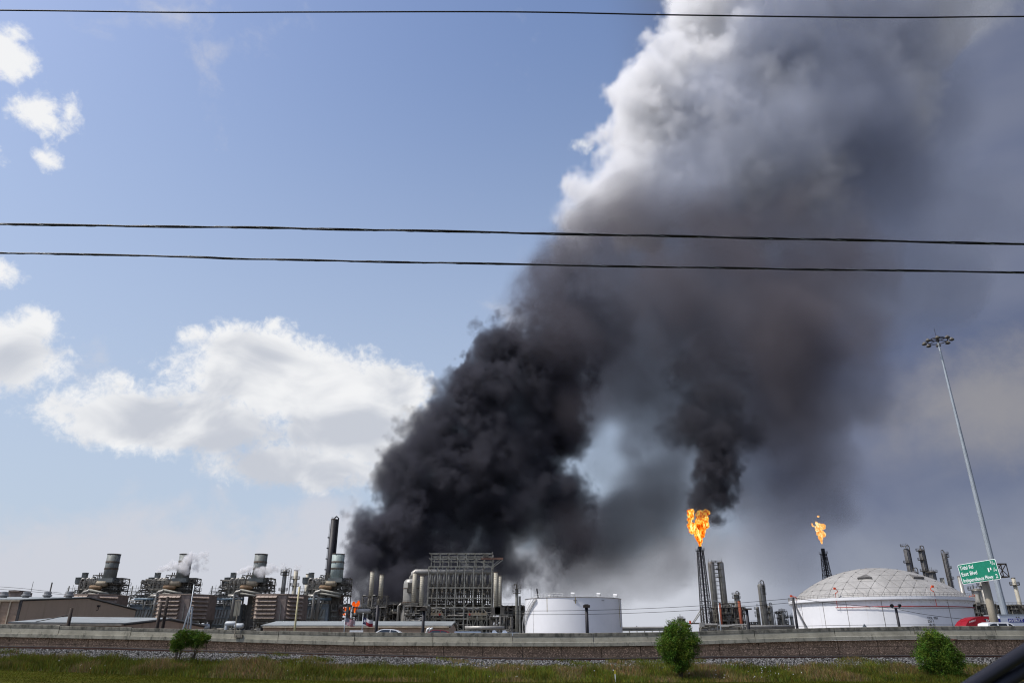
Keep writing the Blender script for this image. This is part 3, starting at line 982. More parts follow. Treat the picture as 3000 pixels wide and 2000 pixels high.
def boiler_unit(k, sx_px, cas_l, cas_r, house, mstack, names, filters=True):
    """cas_l / cas_r: photo columns of the casing; house: photo columns of the louvred filter house or None"""
    g = random.Random(40 + k)
    Y = YU
    lean = (sx_px - 1500) / 5750.0
    def P(px, py, y=Y): return W(px, py, y)
    def U(dx, py, y=Y):                       # dx: photo px right of the stack's axis at its own row
        zz = Z(py, Y, sx_px)
        return Vector((S.x + dx / 7.02, y, zz))
    # exhaust stack
    S = W(sx_px, 1624, Y)
    st, sxx, sr, sz = stack(sx_px, 1623, 36, Y, names['stack'], mstack, z0=Z(1706, Y), group='exhaust stacks of the boiler row', cat='exhaust stack', rings=(1645, 1648, 1664, 1667), name='exhaust_stack')
    mb = MB(); ladder(mb, (sxx + sr * 0.62, Y - sr * 0.84, Z(1706, Y)), (sxx + sr * 0.62, Y - sr * 0.84, sz), (1, 0, 0.0), 0.7); mb.build('ladder', dsteel, st)
    b = MB(); a0, a1 = U(-21, 1706), U(21, 1694)
    b.bb((a0.x, Y - 3, a0.z), (a1.x, Y + 3, a1.z)); b.build('breeching', stackm, st)
    # unit
    t = thing('boiler_unit', (S.x - 12, Y, 0), names['unit'], 'boiler unit', 'boiler units in a row')
    xl, xr = X(cas_l, 1800, Y), X(cas_r, 1800, Y)
    zt, zb = Z(1769, Y), -0.2
    b = MB(); b.bb((xl, Y - 1, zb), (xr, Y + 14, zt)); cas = b.build('casing', bluecase, t)
    # inlet panel with its bars (bars fan out on the right)
    p0, p1 = Z(1829, Y), Z(1783, Y)
    pw = xr - xl
    b = MB(); b.bb((xl + pw * .05, Y - 1.35, p0), (xl + pw * .9, Y - 1.02, p1)); pan = b.build('inlet_panel', palepanel, cas)
    for i in range(8):
        xx = xl + pw * (.10 + .095 * i)
        b = MB(); b.beam((xx - 0.55, Y - 1.5, p0), (xx + 0.25 + (0.12 * i if i > 5 else 0), Y - 1.5, p1), 0.24, 0.3); b.build('rib', dsteel, cas)
    for zz in (p0 + 0.1, (p0 + p1) / 2 - 0.4, p1 - .05):
        b = MB(); b.beam((xl + pw * .04, Y - 1.55, zz), (xl + pw * .92, Y - 1.55, zz), 0.3); b.build('waler', bluecase, cas)
    b = MB(); b.bb((xl - 0.2, Y - 1.6, zt - .5), (xr + .2, Y - 0.9, zt)); b.build('top_flange', bluecase, cas)
    # header pipes and the row of stubs
    b = MB()
    b.cyl((xl + 2, Y - 1.6, Z(1755, Y)), (xr + 1, Y - 1.6, Z(1755, Y)), 0.55, n=10); b.build('header_pipe', bluepipe, t, smooth=True)
    for i in range(7):
        xx = xl + 2.5 + (pw - 2.5) * i / 6.5
        b = MB(); b.cyl((xx, Y - 1.2, zt - .2), (xx, Y - 1.2, Z(1756, Y)), 0.34, n=8)
        b.tube([(xx + .9, Y + .2, zt), (xx + .9, Y + .2, Z(1749, Y)), (xx + .6, Y - .2, Z(1746.5, Y)), (xx, Y - .5, Z(1747, Y)), (xx - .2, Y - .6, Z(1750, Y))], 0.42, 8)
        b.build('stub_pipe', lagging, t, smooth=True)
    # decks and frames above
    xe = S.x + 5.2
    z1, z2, z3, z4 = Z(1742, Y), Z(1727, Y), Z(1710, Y), Z(1692, Y)
    for zz, xa, xb in ((z1, xl - 1, xe), (z2, xl + 2.5, xe), (z3, xl + 6, xe)):
        b = MB(); b.bb((xa, Y - 1.5, zz - .18), (xb, Y + 9, zz + .02)); d = b.build('deck', dsteel, t)
        b = MB(); railing(b, [(xa, Y - 1.5, zz), (xb, Y - 1.5, zz), (xb, Y + 9, zz)], 1.2, 0.09); b.build('handrail', steel, d)
    b = MB()
    lattice(b, xl + 4.0, xl + 11.0, Y - 1, Y + 6, [zt, z1, z2, z3, Z(1702, Y)], 3, 2, 0.26, 0.5, g)
    lattice(b, xl + 7.5, xl + 12.0, Y, Y + 7, [z3, Z(1693, Y)], 3, 2, 0.24, 0.4, g)
    b.build('pipe_frame', dsteel, t)
    b = MB(); lattice(b, xe - 3.6, xe, Y + 1, Y + 7, [0, 5, 10, zt, z1, z2, z3, z4], 2, 2, 0.34, 0.9, g); b.build('corner_tower', dsteel, t)
    b = MB(); lattice(b, S.x - 6.6, S.x - 2.6, Y - 1, Y + 4, [z3, Z(1700, Y), Z(1684, Y)], 3, 2, 0.22, 0.9, g)
    for dx in (-4.6, -3.7, -2.8): b.cyl((S.x + dx, Y, Z(1690, Y)), (S.x + dx, Y, Z(1676, Y)), 0.22, n=6)
    b.build('valve_cage', dsteel, t)
    # drums
    b = MB(); a = U(-28, 1710); c2 = U(4, 1710)
    b.lathe([(0.2, 0), (1.05, .3), (1.25, .8), (1.25, 4.1), (1.05, 4.6), (0.2, 4.9)], 14)
    rot = [(a.x + v[2], Y - 2.2 + v[0], a.z + v[1]) for v in b.v]; b.v = rot
    b.build('steam_drum', tandrum, t, smooth=True)
    b = MB(); b.lathe([(0.2, 0), (0.75, .3), (0.9, .8), (0.9, 4.6), (0.75, 5.2), (0.2, 5.5)], 14)
    a = U(-45, 1721); b.v = [(a.x + v[2], Y - 2.6 + v[0], a.z + v[1]) for v in b.v]
    b.build('mud_drum', rustdrum, t, smooth=True)
    # silencers
    for dx, py0, py1, wpx in ((-77, 1693, 1678, 17), (-92, 1705, 1692, 20), (-48, 1700, 1690, 9), (-40, 1703, 1697, 14)):
        a, c2 = U(dx, py0), U(dx, py1)
        b = MB(); rr = wpx / 14.0
        b.lathe([(rr * .7, a.z - .8), (rr, a.z), (rr, c2.z), (rr * 1.05, c2.z), (rr * 1.05, c2.z + .25), (rr * .3, c2.z + .3)], 14, (a.x, Y + .5, 0)); b.build('vent_silencer', bluecase, t, smooth=True)
    for dx in (-80, -66, -56, -50):
        a = U(dx, 1725); c2 = U(dx, 1700)
        b = MB(); b.tube([(a.x, Y - .8, zt), (a.x, Y - .8, c2.z), (a.x + .4, Y - .8, c2.z + .7), (a.x + 1.3, Y - .8, c2.z + .8), (a.x + 1.6, Y - .8, c2.z - .2), (a.x + 1.6, Y - .8, a.z)], 0.42, 8)
        b.build('relief_pipe', lagging, t, smooth=True)
    # exterior downcomers and the double sloping duct
    q = [U(-35, 1728), U(-40, 1733), U(-50, 1734), U(-53, 1738), U(-54, 1760), U(-54, 1836)]
    b = MB(); b.tube([(v.x, Y - 4.2, v.z) for v in q], 0.55, 8); b.build('downcomer', lagging, t, smooth=True)
    q = [U(-72, 1746), U(-46, 1746), U(-41, 1750), U(-41, 1828)]
    b = MB(); b.tube([(v.x, Y - 3.8, v.z) for v in q], 0.65, 8); b.build('downcomer', lagging, t, smooth=True)
    for o_ in (0, 1.3):
        a, c2 = U(-37, 1729), U(24, 1741)
        b = MB(); b.cyl((a.x, Y - 4.2, a.z - o_), (c2.x, Y - 4.6, c2.z - o_ * .8), 0.5, n=8); b.build('sloping_duct', steel, t, smooth=True)
    a = U(-28, 1800)
    b = MB(); b.bb((a.x, Y + 2, 0), (a.x + 6, Y + 8, z1)); b.build('duct_tower', dsteel, t)
    # stair, braces
    b = MB()
    for i, xx in enumerate((xl + 6.5, xl + 9.5)):
        b.beam((xx - .9, Y - 2.2, Z(1756, Y)), (xx, Y - 2.2, Z(1783, Y)), .22); b.beam((xx + .9, Y - 2.2, Z(1756, Y)), (xx, Y - 2.2, Z(1783, Y)), .22)
    b.build('knee_brace', steel, t)
    b = MB(); b.beam((xl - .6, Y - 1, zb), (xl - .2, Y - 1, Z(1716, Y)), .35); b.bb((xl - .5, Y - 1.6, Z(1733, Y)), (xl + 2.6, Y + 3, Z(1731.5, Y)))
    b.beam((xl - .2, Y - 1, Z(1752, Y)), (xl + 3.2, Y - 1, Z(1727, Y)), .3); b.beam((xl - .2, Y - 1.4, Z(1757, Y)), (xl + 3.4, Y - 1.4, Z(1733, Y)), .3)
    railing(b, [(xl - .5, Y - 1.6, Z(1731.5, Y)), (xl + 2.6, Y - 1.6, Z(1731.5, Y))], 1.2, .08)
    b.beam((xl + .8, Y, Z(1731, Y)), (xl + .9, Y, Z(1712, Y)), .1)
    b.build('stair_frame', steel, t)
    # dense pipework (too small to pick apart)
    b = MB()
    jumble(b, xl + 3, xe - 2, Y - 1, Y + 6, z1, z3 + 1.5, 130, g, .07, .26)
    jumble(b, xl + 5, S.x - 4, Y - 1, Y + 6, z3, Z(1698, Y), 40, g, .06, .22)
    jumble(b, xr + .5, xe + 1, Y + 1, Y + 8, .5, zt, 60, g, .08, .3)
    jumble(b, xl, xr, Y - 2, Y - 1.2, zt - .4, Z(1748, Y), 24, g, .06, .16)
    jumble(b, S.x + 1, xe + .5, Y - 1, Y + 5, z2, z4, 36, g, .06, .2)
    b.build('pipework', pipework, t, kind='stuff')
    b = MB(); jumble(b, xl + 1, xe, Y - 3, Y + 5, .3, 5.5, 50, g, .1, .35); b.build('ground_pipework', pipework, t, kind='stuff')
    # louvred filter house in front of the unit
    if house:
        hx0, hx1 = house
        YH = Y - 26
        xa, xb = X(hx0, 1780, YH), X(hx1, 1780, YH)
        za, zc = Z(1813, YH), Z(1741, YH)
        h = thing('filter_house', ((xa + xb) / 2, YH, 0), names['house'], 'filter house', 'louvred filter houses')
        wd = xb - xa
        fa, fb = xa + wd * .10, xa + wd * .74           # flat front, then an angled right face
        foot = [(fa, YH), (fb, YH), (xb, YH + 5.5), (xb, YH + 14), (fa, YH + 14)]
        b = MB(); b.poly([(x, y, za) for x, y in foot], (0, 0, zc - za)); body = b.build('body', tandark, h)
        b = MB(); b.poly([(x + (0.25 if x > (xa + xb) / 2 else -.25), y - (.25 if y < YH + 6 else 0), zc) for x, y in foot], (0, 0, .35)); b.build('roof', tanlouver, h)
        b = MB(); b.poly([(x, y - .2 * (y < YH + 6), za - .5) for x, y in foot], (0, 0, .5)); b.build('skirt', dsteel, h)

        def hoods(A, B, nrow, nrm):
            A, B, nrm = Vector(A), Vector(B), Vector(nrm)
            dz = (zc - za) / nrow
            for i in range(nrow):
                z_ = zc - .15 - dz * i
                a, c_ = A + Vector((0, 0, z_ - za)), B + Vector((0, 0, z_ - za))
                drop = Vector((0, 0, -dz * .62)); out = nrm * 1.25
                b = MB()
                vs = [a, c_, c_ + drop + out, a + drop + out, a + Vector((0, 0, -.12)), c_ + Vector((0, 0, -.12)), c_ + drop + out + Vector((0, 0, -.12)), a + drop + out + Vector((0, 0, -.12))]
                b.add(vs, [(0, 3, 2, 1), (4, 5, 6, 7), (0, 1, 5, 4), (1, 2, 6, 5), (2, 3, 7, 6), (3, 0, 4, 7)])
                for q_ in range(6):
                    f_ = (q_ + .0) / 5.0
                    p_ = a.lerp(c_, f_); r_ = p_ + drop + out
                    b.beam(p_ + Vector((0, -.04, .04)), r_ + Vector((0, -.04, .05)), .1)
                for p_ in (a, c_):
                    b.add([p_, p_ + drop + out, p_ + drop, p_ + Vector((.02, 0, 0)), p_ + drop + out + Vector((.02, 0, 0)), p_ + drop + Vector((.02, 0, 0))], [(0, 1, 2), (5, 4, 3)])
                b.build('louvre_hood', tanlouver, body)
        hoods((fa + .3, YH - .02, za), (fa + (fb - fa) * .70, YH - .02, za), 6, (0, -1, 0))
        n_ = Vector((5.5, -(xb - fb), 0)).normalized()
        hoods((fb + (xb - fb) * .08 + n_.x * .03, YH + 5.5 * .08 + n_.y * .03, za), (fb + (xb - fb) * .95 + n_.x * .03, YH + 5.5 * .95 + n_.y * .03, za), 6, n_)
        hoods((fa - .02, YH + 9, za), (fa - .02, YH + .4, za), 6, (-1, 0, 0))
        b = MB()
        lattice(b, fa + .4, xb - .5, YH + .5, YH + 13, [0, max(1.5, za - .6)], 5, 2, .4, .6, g); b.build('support_frame', dsteel, h)
        b = MB(); b.cyl((fa + (fb - fa) * .86, YH - .3, 0), (fa + (fb - fa) * .86, YH - .3, zc - 3.5), .16, n=6); b.build('conduit', steel, h)
        b = MB(); jumble(b, fa, xb, YH + 1, YH + 8, .2, max(1, za - .8), 26, g, .1, .35); b.build('ground_pipework', pipework, h, kind='stuff')
    return t


boiler_unit(0, 335, 190, 262, (168, 318), stackm, dict(stack='plain grey exhaust stack with no steam, farthest left of the four', unit='boiler unit with its lower half hidden behind the big tan warehouse', house='filter house with only its top showing over the tan warehouse roof'))
boiler_unit(1, 546, 378, 458, (446, 590), stackm, dict(stack='grey exhaust stack with steam drifting across its front', unit='boiler unit behind the low tan building and paired wooden poles', house='tan louvred filter house behind the paired wooden poles'))
boiler_unit(2, 766, 614, 705, (732, 872), stackm, dict(stack='grey exhaust stack above steam, short and wide, left of the black tower', unit='boiler unit behind the white tanks and the beige road sign board', house='tan louvred filter house behind the left end of the long low building'))
boiler_unit(3, 992, 874, 962, None, stackm4, dict(stack='pale green exhaust stack in front of the black tower', unit='boiler unit beside the fire, with no filter house in front'))

# cross-over trusses between the units
for (pa, pb) in ((352, 380), (587, 612)):
    t = thing('pipe_bridge', (X(pa, 1760, YU), YU + 2, 0), 'steel pipe bridge with V braces between the %s boiler units' % ('first and second' if pa < 400 else 'second and third'), 'pipe bridge', 'pipe bridges between boiler units')
    xa, xb = X(pa - 4, 1785, YU), X(pb + 30, 1785, YU)
    b = MB(); b.beam((xa - 3, YU + 1, Z(1781, YU)), (xb, YU + 1, Z(1781, YU)), .45); b.beam((xa - 3, YU + 1, Z(1784, YU)), (xb, YU + 1, Z(1784, YU)), .3); b.build('walkway', bluepipe, t)
    b = MB()
    m0 = X((pa + pb) / 2 - 4, 1780, YU)
    for dx in (-2.2, -.1, 2.2): b.beam((m0, YU + 1, Z(1780, YU)), (m0 + dx, YU + 1, Z(1749, YU)), .3)
    b.beam((m0 - 2.6, YU + 1, Z(1748, YU)), (m0 + 2.6, YU + 1, Z(1748, YU)), .2)
    b.build('brace', dsteel, t)

ventw = mat('greyed_white_vessel', H('bcc2c6'), 0.5, 0.0, 0.08, 0.6, H('8a8780'), 0.3, True)
# white vessels at the foot of the third unit
for i, (px, wp, py, hor) in enumerate(((676, 34, 1826, 1), (700, 30, 1832, 1), (664, 10, 1829, 0), (598, 34, 1834, 1))):
    Y = 300
    b = MB(); p = W(px, py, Y); r = .95 if hor else .7; L = wp / 7.5
    if hor:
        b.lathe([(.2, -L / 2), (r * .8, -L / 2 + .25), (r, -L / 2 + .7), (r, L / 2 - .7), (r * .8, L / 2 - .25), (.2, L / 2)], 14)
        b.v = [(p.x + v[2], Y + v[0], p.z + v[1]) for v in b.v]
    else: b.lathe([(r, 0), (r, p.z + .6), (r * .7, p.z + 1), (.1, p.z + 1.2)], 14, (p.x, Y, 0))
    t = thing('white_vessel', (p.x, Y, 0), ['short white vessel with rounded ends behind the beige sign board', 'lower white drum to the right of the sign board post', 'upright white vessel left of the sign board post', 'low white horizontal drum right of the low tan gable'][i], 'pressure vessel', 'white vessels at the boilers')
    b.build('shell', ventw, t, smooth=True)
    b = MB(); b.bb((p.x - .8, Y - .5, 0), (p.x - .4, Y + .5, p.z)); b.bb((p.x + .4, Y - .5, 0), (p.x + .8, Y + .5, p.z)); b.build('saddle', steel, t)

# ------------------------------------------------------------------ middle of the plant
# black tower and thin stacks behind the row
t, x, r, z = stack(980, 1521, 20, 385, 'tall slim black tower rising behind the pale green stack', black, 0, None, (), (), 'tower', 1.06, 'black_tower')
b = MB(); b.tube([(x - .2, 385, z - .3), (x + .2, 385, z + .9), (x + 1.2, 384, z + 1.4), (x + 2.3, 384, z + .6), (x + 2.35, 384, z - 30)], .38, 7); b.build('overhead_pipe', black, t)
b = MB()
for dx in (-1.1, -.5, .3): b.cyl((x + dx, 384, z - .4), (x + dx, 384, z + rnd.uniform(.8, 2)), .16, n=5)
b.build('vent_pipe', black, t)
b = MB(); ladder(b, (x - r * 1.15, 384.4, 2), (x - r * 1.15, 384.4, z - 2), (0, 1, 0), .7)
for i in range(9): b.box((x - r * 1.2, 384.4, 8 + i * (z - 12) / 9), (.7, .9, .5))
b.build('ladder', black, t)
column(836, 1668, 12, 352, 'slim pale column with a free-standing ladder frame beside it', lagging, 0, (1676, 1684, 1730), 0, 0, 'process columns')
t = bpy.data.objects['process_column']
x = t.location.x
b = MB(); b.tube([(x + .6, 352, Z(1669, 352)), (x + 1.6, 352, Z(1664, 352)), (x + 2.7, 352, Z(1665, 352)), (x + 2.9, 352, Z(1672, 352)), (x + 2.9, 352, 8)], .16, 6); ladder(b, (x + 2.2, 352, 8), (x + 2.2, 352, Z(1670, 352)), (1, 0, 0), .8); b.build('ladder_frame', dsteel, t)
stack(868, 1670, 12, 352, 'narrow brown-grey stack with a round platform, left of the thinner stub', rib_stack, 0, None, (), (1696, 1716), taper=1.12)
stack(902.5, 1681, 12, 352, 'short grey stub stack behind the fourth boiler unit', rib_stack, 0, None, (1703,), (), taper=1.15)
# antenna masts on the left
for px, py, lab in ((98, 1702, 'thin leaning whip mast beside a roof ventilator'), (153, 1705, 'thicker dark mast left of the first boiler unit')):
    Y = 240
    p = W(px, py, Y); b = MB(); b.cyl((p.x, Y, 0), p, .14 if px < 100 else .26, .07 if px < 100 else .22, 6)
    o = b.build('mast', dsteel, None, loc=(p.x, Y, 0)); tag(o, lab, 'mast')
# equipment peeping over the warehouse at far left
t = thing('cooling_unit', (X(45, 1740, 260), 260, 0), 'dark rooftop cooling unit behind the left end of the warehouse', 'cooling unit')
xa, xb = X(-20, 1740, 260), X(62, 1740, 260)
b = MB(); b.bb((xa, 260, 0), (xb, 266, Z(1733, 260))); b.build('body', tandark, t)
b = MB(); b.bb((X(28, 1730, 260), 259.5, Z(1733, 260)), (X(60, 1730, 260), 265, Z(1728.5, 260))); b.build('hood', tandark, t)

# furnace stacks in pairs
YF = 335.0
for px, py, w_, lab in ((1091.5, 1674, 12.5, 'ribbed grey furnace stack nearest the flames'), (1119, 1683, 12.5, 'ribbed grey furnace stack second from the flames, left of the reactor')):
    t, x, r, z = stack(px, py, w_, YF, lab, rib_stack, Z(1752, YF), 'ribbed furnace stacks', (), (), ribs=14, taper=1.04)
    zb = Z(1752, YF)
    b = MB(); b.lathe([(r * 1.0, zb - 6), (r * 1.5, zb - 4), (r * 1.4, zb - 1), (r * 1.05, zb)], 14, (x, YF, 0)); b.build('transition', dsteel, t)
    b = MB(); lattice(b, x - 3.4, x + 3.2, YF - 2, YF + 2, [0, 6, 12, zb - 3, zb + 1], 3, 2, .3, .4); b.build('support_frame', dsteel, t)
    b = MB(); b.tube([(x - 3.2, YF - 2, 9), (x - 3.2, YF - 2, zb + .6), (x - 2.8, YF - 2, zb + 1.2), (x - 2, YF - 2, zb + 1.2)], .28, 7); b.build('steam_pipe', lagging, t)
for px, py, w_, lab, zb_ in ((1216, 1677, 13, 'ribbed grey furnace stack in front of the domed reactor', 1766), (1237, 1686, 12, 'ribbed grey furnace stack between the reactor and the heater frame', 1778), (1453, 1676, 12.5, 'taller of the two grey stacks right of the heater frame', 1778), (1464.5, 1686, 11, 'shorter of the two grey stacks right of the heater frame', 1778)):
    t, x, r, z = stack(px, py, w_, YF - 8 if px > 1400 else YF - 12, lab, rib_stack, Z(zb_, YF - 8), 'ribbed furnace stacks', (), (), ribs=14, taper=1.06)
    zb = Z(zb_, YF - 8); yy = YF - 8 if px > 1400 else YF - 12
    b = MB(); b.bb((x - 2, yy - 2, zb - 3), (x + 2, yy + 2, zb - .02)); b.build('base_box', dsteel, t)
    b = MB(); lattice(b, x - 2, x + 2, yy - 2, yy + 2, [0, zb * .5, zb - 3], 2, 2, .3, .8); b.build('support_frame', dsteel, t)

# domed reactor with its overhead duct
t = thing('reactor_vessel', (X(1203, 1780, YF), YF, 0), 'fat grey domed reactor vessel left of the heater frame', 'reactor')
x = X(1204, 1740, YF); r = 46 / PM(1740, YF) / 2; z = Z(1694, YF)
MB().lathe([(r * 1.15, 0), (r * 1.15, Z(1800, YF)), (r * .92, Z(1783, YF)), (r, Z(1760, YF)), (r, z - 2.2), (r * .93, z - 1.2), (r * .7, z - .4), (r * .2, z)], 24, (x, YF, 0)).build('shell', lagging, t, smooth=True)
for pr in (1723, 1764, 1796):
    MB().ringtube((x, YF, Z(pr, YF)), r * 1.03, .14, 24, 5).build('band', ring, t)
xd0, xd1 = X(1203, 1680, YF), X(1440, 1676, YF)
zd = Z(1675, YF)
b = MB(); b.tube([(x, YF, z - .3), (x, YF, zd - 2.2), (x + .5, YF, zd - .8), (x + 1.6, YF, zd), (x + 4, YF, zd), (xd1, YF, zd)], 1.25, 12); b.build('overhead_duct', lagging, t, smooth=True)
b = MB(); b.bb((x - 1.2, YF - r - 1.6, z - 6), (x + 1.4, YF - r + .2, z - 4.6)); b.bb((x - 1, YF - r - .8, z - 4.6), (x + .8, YF - r, z - 2)); b.build('instrument_box', dsteel, t)
ring_platform(t, x, YF, Z(1768, YF), r * 1.02, 1.1)
b = MB(); b.tube([(x - r * 1.4, YF - 2, 0), (x - r * 1.4, YF - 2, Z(1774, YF)), (x - r * 1.2, YF - 2, Z(1770, YF)), (x - r, YF - 2, Z(1769, YF))], .5, 8); b.build('feed_pipe', lagging, t, smooth=True)

# pyrolysis heater frame
t = thing('heater_frame', (X(1350, 1800, YF), YF, 0), 'big open steel heater frame with a row of bent riser tubes', 'furnace structure')
Y0, Y1 = YF - 3, YF + 14
xl, xr = X(1258, 1680, YF), X(1441, 1680, YF)
L = [0, Z(1812, YF), Z(1779, YF), Z(1752, YF), Z(1722, YF), Z(1661, YF)]
Lt = [Z(1661, YF), Z(1637, YF), Z(1622, YF)]
nx = 8
for i in range(nx):
    xx = xl + (xr - xl) * i / (nx - 1)
    for y in (Y0, Y1):
        b = MB(); b.beam((xx, y, 0), (xx, y, L[-1]), .55 if i in (0, nx - 1) else .46); b.build('column', steel, t)
    xx2 = xl + .8 + (xr - xl - .6) * i / (nx - 1)
    for y in (Y0 + 2, Y1 - 2):
        b = MB(); b.beam((xx2, y, L[-1]), (xx2, y, Lt[-1] + (.8 if i == nx - 1 else 0)), .42); b.build('column', steel, t)
for z_ in L[1:] + Lt[1:]:
    for y in (Y0, Y1):
        yy = y if z_ <= L[-1] else (y + 2 if y == Y0 else y - 2)
        b = MB(); b.beam((xl, yy - .05, z_), (xr, yy - .05, z_), .5); b.build('girder', steel, t)
b = MB()
g = random.Random(5)
for z_ in L[1:] + Lt[1:]:
    for i in range(nx):
        xx = xl + (xr - xl) * i / (nx - 1); b = MB(); b.beam((xx, Y0, z_), (xx, Y1, z_), .3); b.build('cross_beam', steel, t)
pitch = (xr - xl) / (nx - 1)
for (i, k0, k1, fl) in ((0, 1, 2, 0), (1, 1, 2, 1), (3, 0, 1, 1), (4, 2, 3, 0), (5, 1, 2, 1), (6, 1, 2, 1), (6, 2, 3, 0), (0, 0, 1, 0), (5, 0, 1, 0), (2, 2, 3, 1)):
    a, c_ = xl + pitch * i, xl + pitch * (i + 1)
    if fl: a, c_ = c_, a
    for y_ in (Y0 - .1, Y1):
        b = MB(); b.beam((a, y_, L[k0]), (c_, y_, L[k1]), .3); b.build('brace', steel, t)
b = MB()
b.beam((xr, Y0 + 2, Lt[0]), (xr - 2 * pitch, Y0 + 2, Lt[1]), .3); b.build('brace', steel, t); b = MB(); b.beam((xr - pitch * .8, Y0 + 2.35, Lt[0]), (xr, Y0 + 2.35, Lt[1]), .3)
b.build('brace', steel, t)
# crane runway beam sticking out on the right
zc_ = Z(1637, YF); xo = X(1474, 1637, YF)
b = MB(); b.beam((xr - pitch * 1.2, Y0 + 1, zc_), (xo, Y0 + 1, zc_), .9, .9); b.build('runway_beam', brownbeam, t)
b = MB(); b.beam((xo, Y0 + 1, zc_ - .4), (xr, Y0 + 1, Z(1665, YF)), .35); b.beam((xo - 1.4, Y0 + 1, zc_ - .4), (xr, Y0 + 1, Z(1660, YF)), .3); b.build('bracket', steel, t)
b = MB(); b.bb((xr - pitch * 1.0, Y0 + .4, zc_ + .6), (xr - pitch * .4, Y0 + 2.5, zc_ + 2.0)); b.build('hoist', dsteel, t)
for i in range(14):
    xx = xl + .6 + (xr - xl - 1) * i / 13.2
    zt_ = Z(1686, YF)
    b = MB(); b.tube([(xx + .7, YF + 1, zd - .9), (xx + .7, YF + .6, zt_ + .7), (xx + .5, YF - .4, zt_ + 1.0), (xx + .1, YF - .6, zt_ + .6), (xx, YF - .6, zt_ - 1), (xx, YF - .6, Z(1711, YF))], .42, 8)
    b.build('riser_tube', lagging, t, smooth=True)
    b = MB(); b.cyl((xx, YF + 2, Z(1716, YF)), (xx, YF + 2, Z(1768, YF)), .38, n=8); b.cyl((xx + .9, YF + 5, Z(1716, YF)), (xx + .9, YF + 5, Z(1768, YF)), .28, n=6); b.build('coil_tube', dsteel, t, smooth=True)
    b = MB(); b.box((xx, YF + 1, Z(1713, YF)), (1.5, 3.5, 1.1)); b.build('tube_box', dsteel, t)
b = MB(); b.bb((xl + .5, YF + 9, Z(1722, YF)), (xr - .5, YF + 13.5, Z(1709, YF))); b.bb((xl, YF + 8, Z(1776, YF)), (xr, YF + 13, Z(1768, YF))); b.build('firebox', dsteel, t)
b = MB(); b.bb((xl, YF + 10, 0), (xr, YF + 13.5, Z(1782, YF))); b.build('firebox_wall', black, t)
b = MB(); jumble(b, xl, xr, Y0, Y1 - 6, .3, Z(1783, YF), 150, g, .08, .32); b.build('burner_pipework', pipework, t, kind='stuff')
b = MB(); jumble(b, xl, xr, YF, Y1 - 6, Z(1768, YF), Z(1715, YF), 60, g, .06, .2); b.build('pipework', pipework, t, kind='stuff')
for xa, xb in ((1246, 1302), (1372, 1428)):
    a, c_ = X(xa, 1795, YF), X(xb, 1795, YF)
    b = MB(); b.bb((a, YF - 6, Z(1803, YF)), (c_, YF - 4, Z(1796, YF)))
    for i in range(6): b.cyl((a + (c_ - a) * (i + .5) / 6, YF - 5.5, Z(1796, YF)), (a + (c_ - a) * (i + .5) / 6, YF - 5.5, Z(1791, YF)), .2, n=5)
    o = b.build('burner_platform', tandrum, t)
    b = MB(); lattice(b, a, c_, YF - 6, YF - 4, [0, Z(1803, YF)], 3, 2, .3, 1.0, g); b.build('platform_legs', steel, t)
    p = X((xa + xb) / 2 + (18 if xa < 1300 else -22), 1798, YF)
    b = MB(); b.cyl((p, YF - 6.4, Z(1800, YF)), (p, YF - 6.1, Z(1800, YF)), .45, n=8); b.build('valve_wheel', redp, t)

# low process area between fire and heater frame
def process_block(pa, pb, py_top, Y, dep, label, n, dark=False, seed=1, cols=5, nm='process_structure', wmul=1.0):
    g = random.Random(seed)
    a, c_ = X(pa, 1800, Y), X(pb, 1800, Y); zt = Z(py_top, Y)
    t = thing(nm, ((a + c_) / 2, Y, 0), label, 'process structure', 'open process structures')
    nz = max(2, int(zt / 3.4)); zs = [zt * i / nz for i in range(nz + 1)]
    b = MB(); lattice(b, a, c_, Y, Y + dep, zs, cols, 2, .28 * wmul, .25, g); b.build('steel_frame', dsteel, t)
    for z_ in zs[1:]:
        b = MB(); b.bb((a, Y, z_ - .12), (c_, Y + dep, z_ + .02)); d = b.build('deck', dsteel, t)
        b = MB(); railing(b, [(a, Y, z_), (c_, Y, z_)], 1.1, .08); b.build('handrail', steel, d)
    for z0_, z1_ in zip(zs, zs[1:]):
        for _ in range(max(1, int((c_ - a) / 9))):
            xx = g.uniform(a + 1, c_ - 2.5); rr = g.uniform(.5, min(1.1, (z1_ - z0_) * .33)); ln = g.uniform(1.8, 4)
            b = MB(); zz = z0_ + rr + .4
            if g.random() < .6: b.cyl((xx, Y + 1, zz), (min(c_, xx + ln), Y + 1, zz), rr, n=10)
            else: b.cyl((xx, Y + 1, z0_), (xx, Y + 1, z1_ - .4), rr * .8, n=10)
            b.build('drum', g.choice((lagging, steel, tandrum)), t, smooth=True)
    b = MB(); jumble(b, a, c_, Y - .3, Y + dep, .2, zt, n, g, .07, .28); b.build('pipework', dsteel if dark else pipework, t, kind='stuff')
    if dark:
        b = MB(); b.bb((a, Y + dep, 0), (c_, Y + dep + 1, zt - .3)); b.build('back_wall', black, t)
    return t


